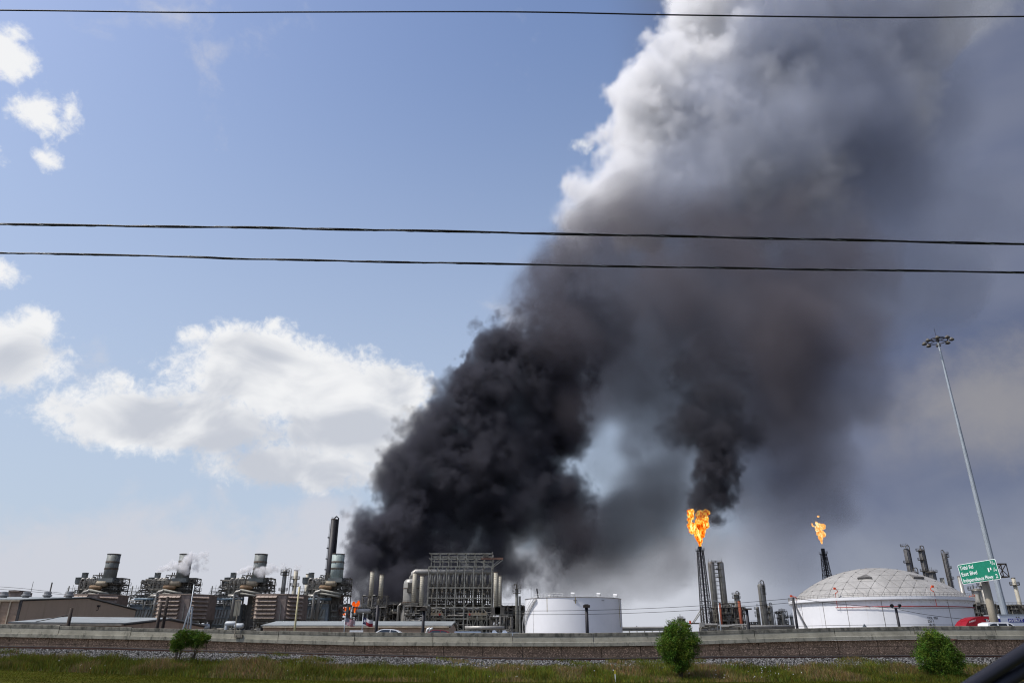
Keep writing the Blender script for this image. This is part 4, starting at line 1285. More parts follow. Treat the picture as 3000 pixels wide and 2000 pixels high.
process_block(1032, 1128, 1778, 330, 8, 'low steel pipe structure in front of the flames and paired stacks', 150, seed=11, cols=7)
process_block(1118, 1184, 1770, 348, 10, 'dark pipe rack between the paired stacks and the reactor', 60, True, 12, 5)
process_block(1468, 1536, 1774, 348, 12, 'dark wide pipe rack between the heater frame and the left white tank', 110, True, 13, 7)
process_block(1184, 1256, 1775, 318, 6, 'tangle of pipes at the foot of the reactor vessel', 110, seed=14)
process_block(1436, 1500, 1806, 310, 6, 'low pipe manifold right of the heater frame', 90, seed=15)
t = thing('horizontal_drum', (X(1065, 1790, 322), 322, 0), 'long grey horizontal drum on legs below the paired stacks', 'pressure vessel')
a, c_ = X(1042, 1790, 322), X(1088, 1790, 322); zz = Z(1790, 322)
b = MB(); b.lathe([(.1, 0), (.8, .3), (1.15, 1.0), (1.15, c_ - a - 1), (.8, c_ - a - .3), (.1, c_ - a)], 16); b.v = [(a + v[2], 322 + v[0], zz + v[1]) for v in b.v]; b.build('shell', lagging, t, smooth=True)
b = MB(); [b.bb((xx, 321.5, 0), (xx + .5, 322.5, zz)) for xx in (a + 1.2, c_ - 1.8)]; b.build('saddle', steel, t)
b = MB(); b.cyl((a + 3, 322, zz + 1), (a + 3, 322, zz + 3.4), .2, n=6); b.cyl((a + 3.6, 322, zz + 1), (a + 3.6, 322, zz + 3.0), .2, n=6); b.build('nozzle', steel, t)
# big lagged pipe run near the ground
t = thing('ground_pipe', (X(1420, 1838, 300), 300, 0), 'thick pale pipe running level near the ground right of the heater frame', 'pipe')
b = MB(); b.cyl((X(1362, 1838, 300), 300, Z(1838, 300)), (X(1478, 1838, 300), 300, Z(1838, 300)), .75, n=10); b.build('run', lagging, t, smooth=True)
b = MB()
for px in (1375, 1400, 1425, 1450, 1472): b.box((X(px, 1840, 300), 300, Z(1838, 300) / 2), (.4, .8, Z(1838, 300)))
b.build('support', steel, t)
# slender twin column left of the white tank
t, x, r, z = column(1514, 1722, 9, 300, 'slender grey twin column between the pipe rack and the left white tank', steel, 0, (1724, 1737), 0, 0, riser=0)
b = MB(); b.cyl((x + r * 1.9, 300, 0), (x + r * 1.9, 300, z - 3), r * .7, n=10); b.build('side_column', steel, t)
b = MB(); b.tube([(x, 300, z - .5), (x, 300, z + 1.5), (x - .9, 300, z + 1.6), (x - .9, 300, z + .9)], .2, 6); b.build('relief_valve', dsteel, t)

# ------------------------------------------------------------------ right-hand plant
# flare stacks: derrick, riser, tip, flame
def flare(px_top, py_top, py_tip, w_top, px_bot, py_bot, w_bot, Y, label, tip_w):
    a = W(px_top, py_top, Y); c_ = W(px_bot, py_bot, Y)
    x = (a.x + c_.x) / 2
    ha = w_top / PM(py_top, Y) / 2; hb = w_bot / PM(py_bot, Y) / 2
    hb0 = hb + (hb - ha) * c_.z / max(1, a.z - c_.z)
    t = thing('flare_stack', (x, Y, 0), label, 'flare stack', 'flare stacks')
    def hw(z): return hb0 + (ha - hb0) * z / a.z
    b = MB()
    for sx_, sy_ in ((-1, -1), (1, -1), (1, 1), (-1, 1)):
        b = MB(); b.beam((x + sx_ * hb0, Y + sy_ * hb0, 0), (x + sx_ * ha, Y + sy_ * ha, a.z), .34); b.build('leg', black, t)
    n = 16
    b = MB()
    for i in range(n):
        z0_, z1_ = a.z * i / n, a.z * (i + 1) / n
        h0, h1 = hw(z0_), hw(z1_)
        for (p, q) in (((-1, -1), (1, -1)), ((1, -1), (1, 1)), ((1, 1), (-1, 1)), ((-1, 1), (-1, -1))):
            A0, B0 = (x + p[0] * h0, Y + p[1] * h0, z0_), (x + q[0] * h0, Y + q[1] * h0, z0_)
            A1, B1 = (x + p[0] * h1, Y + p[1] * h1, z1_), (x + q[0] * h1, Y + q[1] * h1, z1_)
            b.beam(A0, B1, .17); b.beam(B0, A1, .17); b.beam(A1, B1, .2)
    b.build('lattice', black, t)
    tz = Z(py_tip, Y, px_top); tr = tip_w / PM(py_top, Y) / 2
    b = MB(); b.cyl((x, Y, 0), (x, Y, a.z + .5), tr * .5, n=10); b.cyl((x + tr * 1.1, Y - .3, 0), (x + tr * 1.1, Y - .3, a.z), .16, n=6); b.build('riser', black, t)
    b = MB(); b.lathe([(tr * .6, a.z), (tr * .75, a.z + .8), (tr, a.z + (tz - a.z) * .45), (tr, tz), (tr * .8, tz), (tr * .8, tz - .6)], 14, (x, Y, 0)); b.build('burner_tip', black, t)
    b = MB(); b.bb((x - ha - .7, Y - ha - .7, a.z), (x + ha + .7, Y + ha + .7, a.z + .22)); d = b.build('platform', black, t)
    b = MB(); e = ha + .65; railing(b, [(x - e, Y - e, a.z + .22), (x + e, Y - e, a.z + .22), (x + e, Y + e, a.z + .22), (x - e, Y + e, a.z + .22)], 1.2, .1); b.build('handrail', black, d)
    return t, x, tz


fl1, fx1, fz1 = flare(2053.5, 1613, 1600, 15, 2070, 1829, 29, 430, 'tall lattice flare stack with the big orange flame', 11)
fl2, fx2, fz2 = flare(2411.5, 1622, 1606, 12, 2426, 1697, 20, 480, 'farther lattice flare stack with the small pale flame, behind the dome tank', 10.5)


def flame(x, Y, z, blobs, m, label, seed, amp):
    """blobs: (dx, dz, rx, rz) in metres"""
    from mathutils import noise as mn
    import bmesh
    bm = bmesh.new()
    for k, (dx, dz, rx, rz) in enumerate(blobs):
        q = bmesh.ops.create_icosphere(bm, subdivisions=4, radius=1.0)
        for v in q['verts']:
            p = v.co.copy()
            w = Vector((p.x * rx + dx, p.y * rx * .8, p.z * rz + dz))
            s = w * .42 + Vector((seed, k * .37, 0))
            s = Vector((s.x, s.y, s.z * .6)); d = mn.noise(s) * .7 + abs(mn.noise(s * 2.3)) * .45 + mn.noise(s * 5.1) * .3
            v.co = w + p * (d * amp * (0.45 + 0.55 * min(1, (w.z) / 6)))
    me = bpy.data.meshes.new('flame'); bm.to_mesh(me); bm.free(); me.materials.append(m)
    o = bpy.data.objects.new('flame', me); COL.objects.link(o); o.location = (x, Y, z)
    WL[o.name] = (x, Y, z)
    return tag(o, label, 'flame', 'flames')


flame(fx1, 430, fz1, [(0, 1.6, 1.0, 1.9), (.2, 4.0, 1.9, 2.2), (.3, 6.5, 2.7, 2.8), (1.5, 9, 3.1, 2.6), (-2.2, 9.6, 3.0, 2.4), (.6, 11, 3.6, 2.6), (-3.6, 11.6, 2.4, 2.0), (4.2, 12.2, 2.6, 2.2), (2.0, 14.5, 3.0, 2.7), (4.6, 16.2, 2.4, 2.3), (2.6, 18.2, 3.0, 2.0), (6.0, 19.6, 1.8, 1.5), (-3.8, 17.8, 1.9, 2.0), (-3.0, 20.4, 2.0, 1.1), (-4.6, 15.2, 1.2, 1.4)],
      flame_big, 'big billowing orange flame on the nearer flare stack', 1.7, 1.5)
flame(fx2, 480, fz2 + 3.2, [(0, 1.2, .5, 1.6), (-.4, 3.6, 1.4, 1.5), (.2, 6.2, 2.0, 2.2), (1.8, 5.4, 1.3, 1.4), (-.6, 9.0, 2.2, 2.0), (2.6, 10.8, 1.5, 1.5), (.6, 11.4, 2.0, 1.2), (-1.4, 12.6, .8, 1.5), (-1.8, 10.2, .9, .9)],
      flame_pale, 'small pale ragged flame above the farther flare tip', 5.3, 1.1)
flame(fx2 - 4.4, 480, fz2 + 14.2, [(0, 1.1, .5, 1.1), (.6, 0, .8, .5)], flame_pale, 'tiny detached flame tongue left of the small pale flame', 8.1, .5)
flame(fx2 + .4, 480, fz2 + 20.4, [(0, 0, .8, .5)], flame_pale, 'tiny detached flame wisp floating above the small pale flame', 9.3, .7)
for (px, py, Y, w_, h_, lab) in ((1040.5, 1776, 352, 1.5, 4.4, 'orange fire tongue beside the horizontal drum'), (1020, 1783, 326, .7, 1.8, 'small orange fire glimpsed through the frame right of the fourth boiler'), (1011, 1783, 326, .6, 1.4, 'tiny orange fire glimpsed left of the other glimpsed one'), (1013, 1800, 324, 1.1, .9, 'low red embers behind the left flag')):
    p = W(px, py, Y)
    o = flame(p.x, Y, p.z - h_ / 2, [(0, h_ * .2, w_ * .6, h_ * .3), (w_ * .3, h_ * .5, w_ * .6, h_ * .35), (-w_ * .5, h_ * .75, w_ * .45, h_ * .25), (w_ * .9, h_ * .8, w_ * .4, h_ * .25)], flame_red, lab, px * .013, .7)

# twin columns and the unit beside the near flare
column(2081.5, 1644, 17.5, 452, 'left one of the twin pale columns beside the near flare', lagging, 0, (1648,), 0, 1, half='R')
column(2110, 1644, 17.5, 452, 'right one of the twin pale columns beside the near flare', lagging, 0, (1648, 1668, 1690), 0, -1, half='L')
t = thing('column_walkway', (X(2098, 1700, 452), 452, 0), 'zigzag ladders and landings between the twin pale columns', 'walkway')
x = X(2096, 1645, 452)
b = MB()
for i in range(10):
    z_ = Z(1655 + i * 12, 452); b.bb((x - 1.3, 450.8, z_), (x + 1.3, 452.8, z_ + .2))
b.build('landing', dsteel, t)
b = MB(); ladder(b, (x - .8, 450.8, 5), (x - .8, 450.8, Z(1650, 452)), (1, 0, 0), .7); ladder(b, (x + .8, 450.8, 5), (x + .8, 450.8, Z(1655, 452)), (1, 0, 0), .7); b.build('ladder', dsteel, t)
stack(2107, 1765, 8.5, 440, 'brick-red rusty chimney at the foot of the twin columns', rust, 0, None)
stack(2165, 1759, 8.5, 440, 'brick-red rusty chimney beside the short column', rust, 0, None)
column(2156, 1739, 13, 445, 'short grey column left of the second rusty chimney', lagging, 0, (1742, 1752), 1, 1)
process_block(2100, 2186, 1778, 442, 14, 'open process structure under the rusty chimneys', 240, seed=21, cols=7)
process_block(2124, 2168, 1766, 446, 8, 'small upper pipe structure behind the rusty chimneys', 60, seed=22, cols=4)
column(2227, 1709, 17, 450, 'tallest grey column standing between the near flare and the dome tank', lagging, 0, (1716, 1723, 1731, 1741, 1775, 1800), 1, 1, half='R')
column(2218.5, 1776, 9, 455, 'stubby grey column hugging the left of the tall column', lagging, 0, (1784, 1797, 1806), 0, 0, half='L')
column(2254, 1773, 12, 455, 'squat grey column right of the tall column', lagging, 0, (1780, 1795, 1818), 1, -1, half='L')
process_block(2282, 2307, 1790, 460, 8, 'small caged process tower left of the dome tank', 60, seed=23, cols=3, wmul=1.2)
column(2291, 1788, 7, 459, 'thin column top sticking out of the small caged tower', lagging, 0, (1790,), 0, 0)
column(2318, 1803, 9, 462, 'stub column half hidden by the dome tank pole', lagging, 0, (1808,), 0, 0)
process_block(2198, 2225, 1821, 458, 6, 'low blue-grey pump shelter left of the tall column', 30, seed=24, cols=4)
process_block(1988, 2006, 1812, 430, 5, 'small lone valve tower left of the near flare', 40, seed=25, cols=3)
column(1993, 1808, 7, 431, 'lone short column on the valve tower left of the near flare', steel, 0, (1812,), 0, 0)
# knock-out frame at the flare's foot
t = thing('guyed_pipe_frame', (X(2052, 1800, 425), 425, 0), 'pipe frame with two sloping struts at the foot of the near flare', 'pipe frame')
xa = X(2052, 1782, 425)
b = MB(); b.beam((xa, 425, 0), (xa, 425, Z(1782, 425)), .6); b.beam((xa + 1.5, 425, 0), (xa + 1.5, 425, Z(1782, 425)), .4); b.beam((xa - .3, 425, Z(1782, 425)), (xa + 1.8, 425, Z(1782, 425)), .5); b.build('frame', dsteel, t)
b = MB(); b.cyl((xa, 425, Z(1786, 425)), (X(2027, 1826, 425), 425, Z(1826, 425)), .25, n=6); b.cyl((xa, 425, Z(1794, 425)), (X(2031, 1826, 425), 425, Z(1826, 425)), .25, n=6); b.build('strut', steel, t)
b = MB(); b.bb((X(2007, 1826, 425), 424, Z(1827, 425)), (xa, 425, Z(1823, 425))); b.build('beam', dsteel, t)
b = MB(); b.box((X(2022, 1822, 424), 424, Z(1821, 424)), (.9, .6, 1.5)); b.build('red_box', orangep, t)
# long low pipe racks between the tanks
t = thing('pipe_rack', (X(1910, 1845, 330), 330, 0), 'long low pipe rack between the left white tank and the near flare', 'pipe rack')
xa, xb = X(1822, 1840, 330), X(2000, 1840, 330)
for py, r_, m_ in ((1838.5, .5, lagging), (1841, .25, dsteel), (1845, .35, steel)):
    b = MB(); b.cyl((xa, 330, Z(py, 330)), (xb, 330, Z(py - 1.5, 330)), r_, n=8); b.build('pipe', m_, t)
b = MB()
for i in range(9): xx = xa + (xb - xa) * i / 8; b.beam((xx, 330.6, 0), (xx, 330.6, Z(1836 if i != 2 else 1832, 330)), .3)
b.build('post', dsteel, t)
t = thing('pipe_rack', (X(2180, 1840, 330), 330, 0), 'pale pipe rack running from the near flare to the dome tank', 'pipe rack')
xa, xb = X(2050, 1835, 330), X(2330, 1835, 330)
for py, r_, m_ in ((1834, .7, lagging), (1839, .4, lagging), (1843, .3, steel)):
    b = MB(); b.cyl((xa, 330, Z(py + 3, 330)), (xb, 330, Z(py, 330)), r_, n=8); b.build('pipe', m_, t, smooth=True)
b = MB()
for i in range(14): xx = xa + (xb - xa) * i / 13; b.beam((xx, 330.9, 0), (xx, 330.9, Z(1836, 330)), .3)
b.build('post', dsteel, t)
b = MB(); jumble(b, xa, xa + 20, 326, 329, .5, Z(1829, 330), 60, random.Random(31), .15, .4); b.build('manifold', lagging, t, kind='stuff')

# columns beyond the dome tank
column(2654, 1606, 16, 420, 'tall dark column with a crowded top, leftmost beyond the dome tank', shadesteel, 0, (1600, 1648), 1, 1, half='L')
column(2697, 1607, 15.5, 425, 'tall dark column with a pipe loop on top, middle one beyond the dome tank', shadesteel, 0, (1613, 1640, 1673), 1, -1, half='L')
column(2765, 1619, 13, 425, 'tall dark column with an antenna, rightmost beyond the dome tank', shadesteel, 0, (1623, 1632, 1665, 1696), -1, 1, half='R')
column(2678, 1672, 17, 410, 'short drum top with a big pipe loop peeping over the dome', shadesteel, 0, (), 1, 0)
column(2729, 1670, 19, 415, 'wide vessel top between the middle and rightmost dark columns', shadesteel, 0, (1676,), 0, 0)
stack(2759, 1693, 11, 415, 'grey stub stack peeping over the right slope of the dome', rib_stack, 0, None)
# plant at the right edge
YR = 300.0
stack(2810, 1688, 11, YR, 'plain grey stack directly left of the green road sign', lagging, 0, None)
t, x, r, z = column(2861, 1722, 31, YR, 'fat grey silo behind the green sign post', lagging, 0, (1727,), 0, 1, riser=1)
stack(2874, 1700, 11, YR - 5, 'grey stack with a round platform behind the green sign', lagging, 0, None, (), (1716,))
stack(2968, 1692, 10, YR, 'grey stack with a round platform at the right edge', rib_stack, 0, None, (), (1714,), taper=1.25)
stack(2890, 1722, 8, YR + 5, 'thin pale stack right of the silo', lagging, 0, None)
process_block(2848, 2925, 1768, YR - 6, 16, 'pipe structure around the silo behind the sign post', 190, seed=41, cols=6)
process_block(2925, 3060, 1772, YR - 2, 16, 'pipe structure right of the light mast at the picture edge', 260, seed=42, cols=9)
process_block(2840, 2872, 1795, YR - 20, 6, 'low brownish pipe manifold right behind the dome tank wall', 60, seed=43, cols=3)
# ------------------------------------------------------------------ storage tanks
def proj(p):
    """photo pixel of a world point"""
    v = Vector(p) - Vector((0, 0, EYE))
    zc = v.y * CT + v.z * ST
    return 1500 + F * v.x / zc, 1000 - F * (-v.y * ST + v.z * CT) / zc


def text(parent, s, size, org, right, up, m, name='lettering', bold=0.0, align='LEFT', sx=1.0, thick=0.01):
    cu = bpy.data.curves.new('t', 'FONT'); cu.body = s; cu.size = size; cu.extrude = thick; cu.offset = bold * size; cu.align_x = align
    o = bpy.data.objects.new('t', cu); COL.objects.link(o)
    dg = bpy.context.evaluated_depsgraph_get(); dg.update()
    me = bpy.data.meshes.new_from_object(o.evaluated_get(dg))
    bpy.data.objects.remove(o); bpy.data.curves.remove(cu)
    r, u = Vector(right).normalized(), Vector(up).normalized()
    n = r.cross(u)
    pw = Vector(WL[parent.name])
    M = Matrix(((r.x * sx, u.x, n.x, org[0] - pw.x), (r.y * sx, u.y, n.y, org[1] - pw.y), (r.z * sx, u.z, n.z, org[2] - pw.z), (0, 0, 0, 1)))
    me.transform(M)
    me.name = name
    me.materials.clear(); me.materials.append(m)
    o = bpy.data.objects.new(name, me); COL.objects.link(o); o.parent = parent; WL[o.name] = tuple(pw)
    return o


YT = 265.0
# dome-roofed tank
xc = 127.15; RT_ = 28.15; zr = 13.2
tk = thing('dome_roof_tank', (xc, YT, 0), 'huge white tank with a faceted grey geodesic dome roof', 'storage tank')
MB().lathe([(RT_, 0), (RT_, zr + .1)], 96, (xc, YT, 0), caps=False).build('shell', whitep, tk, smooth=True)
def TP(a, r, z): return Vector((xc + r * math.sin(a), YT - r * math.cos(a), z))


def ang_for(px, z, r, x0, y0):
    best = min(((abs(proj((x0 + r * math.sin(a), y0 - r * math.cos(a), z))[0] - px), a) for a in np.linspace(-1.45, 1.45, 581)))
    return best[1]


MB().lathe([(RT_, zr - .1), (RT_ + .95, zr), (RT_ + 1.0, zr + .15), (RT_ + 1.0, zr + .95), (RT_ + .1, zr + 1.0)], 96, (xc, YT, 0), caps=False).build('rim_girder', whitep, tk, smooth=False)
b = MB()
for i in range(120):
    a = 2 * math.pi * i / 120; p = TP(a, RT_ + 1.0, zr + .95); b.beam(p, p + Vector((0, 0, 1.15)), .07)
for h in (.6, 1.15): b.ringtube((xc, YT, zr + .95 + h), RT_ + 1.0, .05, 96, 4)
b.build('handrail', seamm, tk)
for i in range(60):
    a = 2 * math.pi * i / 60
    b = MB(); b.beam(TP(a, RT_ + .02, zr - 1.0), TP(a, RT_ + .9, zr - .02), .09); b.build('rim_bracket', whitep, tk)
# geodesic dome: 294 panels on a spherical cap with recessed joints
ab, hd = RT_ - .3, 10.6
Rs = (ab * ab + hd * hd) / (2 * hd); al = math.asin(ab / Rs); z0d = zr + 1.0 + hd - Rs
NR = 7


def DP(k, i, r=Rs):
    t_ = al * k / NR; ph = 0.2 if k == 0 else 0.2 + 2 * math.pi * i / (6 * k)
    return Vector((xc + r * math.sin(t_) * math.sin(ph), YT - r * math.sin(t_) * math.cos(ph), z0d + r * math.cos(t_)))


prof = [((Rs - .10) * math.sin(al * k / 14), z0d + (Rs - .10) * math.cos(al * k / 14)) for k in range(14, -1, -1)]
prof[-1] = (0.05, prof[-1][1])
MB().lathe(prof, 84, (xc, YT, 0), caps=False).build('dome_shell', domebar, tk, smooth=True)
tris = []
for k in range(NR):
    for s in range(6):
        for j in range(k + 1):
            a = (k, (s * k + j) % max(1, 6 * k)); b2 = (k + 1, (s * (k + 1) + j) % (6 * (k + 1))); c2 = (k + 1, (s * (k + 1) + j + 1) % (6 * (k + 1)))
            tris.append((a, b2, c2))
            if j < k: tris.append((a, c2, (k, (s * k + j + 1) % max(1, 6 * k))))
cen = Vector((xc, YT, z0d))
for ti, (a, b2, c2) in enumerate(tris):
    p = [DP(*a), DP(*b2), DP(*c2)]
    m_ = (p[0] + p[1] + p[2]) / 3
    nrm = (m_ - cen).normalized()
    off = rnd.uniform(-.012, .012)
    hatch = ti in HATCH if 'HATCH' in globals() else False
    q = [v + (m_ - v).normalized() * .11 + nrm * (off + .06) for v in p]
    pk = m_ + nrm * (.16 + off)
    b = MB(); vs = q + [pk] + [v - nrm * .2 for v in q]
    b.add(vs, [(0, 1, 3), (1, 2, 3), (2, 0, 3), (1, 0, 4, 5), (2, 1, 5, 6), (0, 2, 6, 4)])
    o = b.build('panel', domem, tk)
    me = o.data
    if sum((me.polygons[0].normal[i] * nrm[i]) for i in range(3)) < 0: me.flip_normals()
b = MB()
for k in range(1, NR + 1):
    for i in range(6 * k):
        p = DP(k, i); nrm = (p - cen).normalized(); b.cyl(p - nrm * .1, p + nrm * .16, .2, n=6)
b.build('hub_cover', hubc, tk, kind='stuff')
# two small triangular dormer vents on the upper dome
for px, py in ((2535, 1689), (2678, 1688)):
    dr = (W(px, py, 1.0) - Vector((0, 0, EYE))).normalized(); oc = Vector((0, 0, EYE)) - cen
    bq = oc.dot(dr); hit = Vector((0, 0, EYE)) + dr * (-bq - math.sqrt(max(0, bq * bq - oc.dot(oc) + Rs * Rs)))
    nrm = (hit - cen).normalized(); up_ = (Vector((0, 0, 1)) - nrm * nrm.z).normalized(); rt_v = up_.cross(nrm)
    L_, R__, A_ = hit - rt_v * 2.2 - up_ * 1.9, hit + rt_v * 2.2 - up_ * 1.9, hit + up_ * 2.3
    fix = lambda v, h: cen + (v - cen).normalized() * (Rs + h)
    b = MB(); b.add([fix(L_, .75), fix(R__, .75), fix(A_, .12), fix(L_, -.1), fix(R__, -.1)], [(0, 1, 2), (3, 4, 1, 0), (3, 0, 2), (4, 2, 1)])
    b.build('dormer', hubc, tk)
# seams, fire-water pipe and foam monitors
for px in (2342, 2418, 2488, 2592, 2788):
    a = ang_for(px, 7, RT_, xc, YT)
    b = MB(); b.beam(TP(a, RT_ + .02, .2), TP(a, RT_ + .02, zr - .2), .18, .06); b.build('weld_seam', seamm, tk)
a0, a1 = ang_for(2450, zr - 1.6, RT_, xc, YT), 1.42
pts = [TP(a0 + (a1 - a0) * i / 26, RT_ + .5, zr - 2.0) for i in range(27)]
b = MB(); b.tube(pts, .13, 6); b.build('fire_pipe', redp, tk)
b = MB(); [b.beam(p, p + Vector(((xc - p.x) / RT_ * .5, (YT - p.y) / RT_ * .5, 0)), .1) for p in pts[::2]]; b.build('pipe_bracket', whitep, tk)
for px, up_ in ((2312, 0), (2450, 1), (2741, 1), (2838, 0)):
    a = max(-1.4, min(1.4, ang_for(px, zr, RT_ + 1, xc, YT))) if up_ else (-1.48 if px < 2500 else 1.36)
    p = TP(a, RT_ + .9, zr + .9)
    s_ = -1 if px in (2312, 2741) else 1
    b = MB()
    b.tube([p - Vector((0, 0, 3.0 if up_ else .5)), p + Vector((0, 0, 1.5 if up_ else .6))], .09, 6)
    b.build('monitor_riser', redp, tk)
    b = MB(); t0 = p + Vector((0, 0, 1.5 if up_ else .6))
    b.tube([t0 + Vector((0, 0, -.1)), t0 + Vector((s_ * .6, 0, .15)), t0 + Vector((s_ * .9, 0, .5)), t0 + Vector((s_ * .7, 0, 1.0)), t0 + Vector((s_ * .2, 0, 1.2))] if up_ else [t0, t0 + Vector((s_ * .4, 0, .5)), t0 + Vector((s_ * 1.6, 0, .7))], .13, 7)
    e = t0 + (Vector((s_ * .05, 0, 1.4)) if up_ else Vector((s_ * 1.8, 0, .8)))
    b.box(e, (.7, .45, .65)); b.build('foam_monitor', orangep, tk)
# stencilled text on the shell
a = ang_for(2722, 5, RT_, xc, YT)
rt = Vector((math.cos(a), math.sin(a), 0))
for i, s in enumerate(('TOL 901', 'ZN 1', '10-72')):
    p = TP(a, RT_ + .06, 7.5 - i * .98)
    text(tk, s, .95, p, rt, (0, 0, 1), hub, bold=.012)
# stair silhouette at the left flank
b = MB()
for i in range(26):
    aa = -1.62 + .012 * i; p = TP(aa, RT_ + .5, zr - .4 * i); b.box(p, (.9, .9, .08))
b.build('stair_treads', seamm, tk, kind='stuff')

# plain white tank
xt = 21.18; R2 = 16.55; zt2 = 14.5
t2 = thing('white_tank', (xt, YT, 0), 'plain white cylindrical tank with roof vents and a spiral stair', 'storage tank')
MB().lathe([(R2, 0), (R2, zt2)], 72, (xt, YT, 0), caps=False).build('shell', whitep, t2, smooth=True)
MB().lathe([(R2 + .12, zt2 - .1), (R2 + .12, zt2 + .06), (R2 * .5, zt2 + .5), (.1, zt2 + .8)], 72, (xt, YT, 0), caps=False).build('roof', whitep2, t2)
MB().ringtube((xt, YT, zt2 - .02), R2 + .1, .09, 72, 5).build('curb_angle', seamm, t2)
def T2(a, r, z): return Vector((xt + r * math.sin(a), YT - r * math.cos(a), z))


for px, low in ((1607, 1), (1678, 0), (1757, 0), (1808, 0)):
    a = ang_for(px, zt2, R2, xt, YT); p = T2(a, R2 - .7, zt2 + .2)
    b = MB(); k = .6 if low else 1.0
    b.lathe([(.35 * k, 0), (.35 * k, .55 * k)], 10, p)
    b.cyl(p + Vector((-.6 * k, 0, .75 * k)), p + Vector((.65 * k, -.2, .7 * k)), .5 * k, n=10); v = b.build('roof_vent', whitep2, t2)
    b = MB(); b.cyl(p + Vector((.66 * k, -.2, .7 * k)), p + Vector((.70 * k, -.21, .7 * k)), .40 * k, n=10); b.build('vent_mouth', hub, v)
for px, py, w_ in ((1685, 1755, 1.1), (1766, 1757, .9)):
    a = ang_for(px, zt2 - 1, R2, xt, YT); p = T2(a, R2 + .12, zt2 - .95)
    b = MB(); b.box(p, (w_, .3, .18), a); b.build('nameplate', seamm, t2)
for px, w_, ln, m_ in ((1603, .35, 4.5, duststain), (1686, .3, 2.0, duststain), (1562, .14, 13.6, seamm), (1813, .25, 9, duststain), (1819, .12, 13, seamm)):
    a = ang_for(px, zt2 - 1, R2, xt, YT)
    b = MB(); b.beam(T2(a, R2 + .012, zt2 - ln), T2(a, R2 + .012, zt2 - .1), w_, .012); b.build('stain' if m_ is duststain else 'standpipe', m_, t2)
# spiral stair: stringers, treads, rail
na = 44
pts = []
for i in range(na + 1):
    f_ = i / na; a = -1.95 + 1.05 * f_; pts.append((a, .3 + (zt2 - .5) * f_))
for r_ in (R2 + .15, R2 + 1.0):
    b = MB(); b.tube([T2(a, r_, z) for a, z in pts], .09, 5); b.build('stringer', whitep2, t2)
    b = MB(); b.tube([T2(a, r_, z + 1.1) for a, z in pts], .05, 5)
    for a, z in pts[::3]: b.beam(T2(a, r_, z), T2(a, r_, z + 1.1), .06)
    b.build('handrail', whitep2, t2)
for a, z in pts:
    b = MB(); b.box(T2(a, R2 + .58, z), (.42, .85, .06), a); b.build('tread', seamm, t2)
b = MB()
aa = [-.95 + .08 * i for i in range(9)]
railing(b, [T2(a, R2 - .1, zt2) for a in aa], 1.2, .07); railing(b, [T2(a, R2 - 2.5, zt2 + .15) for a in aa[2:]], 1.2, .07); b.build('roof_handrail', whitep2, t2)
a = ang_for(1553, zt2, R2, xt, YT); p = T2(a, R2 - .4, zt2)
b = MB(); b.cyl(p, p + Vector((0, 0, 3.2)), .06, n=5); b.box(p + Vector((0, 0, 3.2)), (.25, .25, .35)); b.build('mast', hub, t2)
a = ang_for(1573, zt2, R2, xt, YT); p = T2(a, R2 - .6, zt2)
b = MB(); b.cyl(p, p + Vector((-.35, 0, 2.5)), .22, n=8); b.box(p + Vector((-.38, 0, 2.7)), (.5, .4, .5)); b.build('gauge_post', hub, t2)
# ------------------------------------------------------------------ sheet-metal buildings
def gable_building(name, A, B, Cc, D_, ze, zr_, label, wallm, nrib=0, ridge_over=0.4, cat='warehouse', gable=True):
    """footprint A-B-C-D; ridge runs from the middle of B-C to the middle of A-D; ze eave height, zr_ ridge height"""
    A, B, Cc, D_ = [Vector((p[0], p[1], 0)) for p in (A, B, Cc, D_)]
    t = thing(name, tuple((A + B) / 2), label, cat)
    up = Vector((0, 0, 1))
    M1, M2 = (B + Cc) / 2, (A + D_) / 2
    b = MB()
    vs = [A, B, Cc, D_, A + up * ze, B + up * ze, Cc + up * ze, D_ + up * ze, M1 + up * zr_, M2 + up * zr_]
    b.add(vs, [(0, 1, 5, 4), (1, 2, 6, 8, 5), (2, 3, 7, 6), (3, 0, 4, 9, 7)])
    w = b.build('wall', wallm, t)
    def slab(p, q, r, s):
        n = (q - p).cross(s - p).normalized()
        if n.z < 0: n = -n
        b = MB(); b.add([p + n * .03, q + n * .03, r + n * .03, s + n * .03, p + n * .2, q + n * .2, r + n * .2, s + n * .2], [(3, 2, 1, 0), (4, 5, 6, 7), (0, 1, 5, 4), (1, 2, 6, 5), (2, 3, 7, 6), (3, 0, 4, 7)])
        return b.build('roof_slope', roofm, t)
    o = (B - A).normalized() * ridge_over; d = (A - D_).normalized() * .35
    drop = up * (.35 * (zr_ - ze) / max(.1, (Cc - B).length / 2))
    slab(A + up * ze - o + d - drop, B + up * ze + o + d - drop, M1 + up * zr_ + o, M2 + up * zr_ - o)
    slab(D_ + up * ze - o - d - drop, Cc + up * ze + o - d - drop, M1 + up * zr_ + o, M2 + up * zr_ - o)
    # eave gutter and gable trim
    b = MB(); b.beam(A + up * (ze - .12) + d * 1.1, B + up * (ze - .12) + d * 1.1, .22); b.build('gutter', trimm, t)
    on = (B - A).normalized() * .06
    for p, q in ((B, M1), (Cc, M1)):
        b = MB(); b.beam(p + on + up * (ze - .05), q + on + up * (zr_ - .05), .16, .3); b.build('gable_trim', hub, t)
    if nrib:
        L = (B - A).length; u = (B - A).normalized(); out = (A - D_).normalized()
        me = None
        for i in range(nrib):
            p = A + u * (L * (i + .5) / nrib)
            b = MB(); b.beam(p + out * .03, p + out * .03 + up * (ze - .2), .13, .09)
            b.build('rib', wallm, w)
    return t, w, A, B, Cc, D_


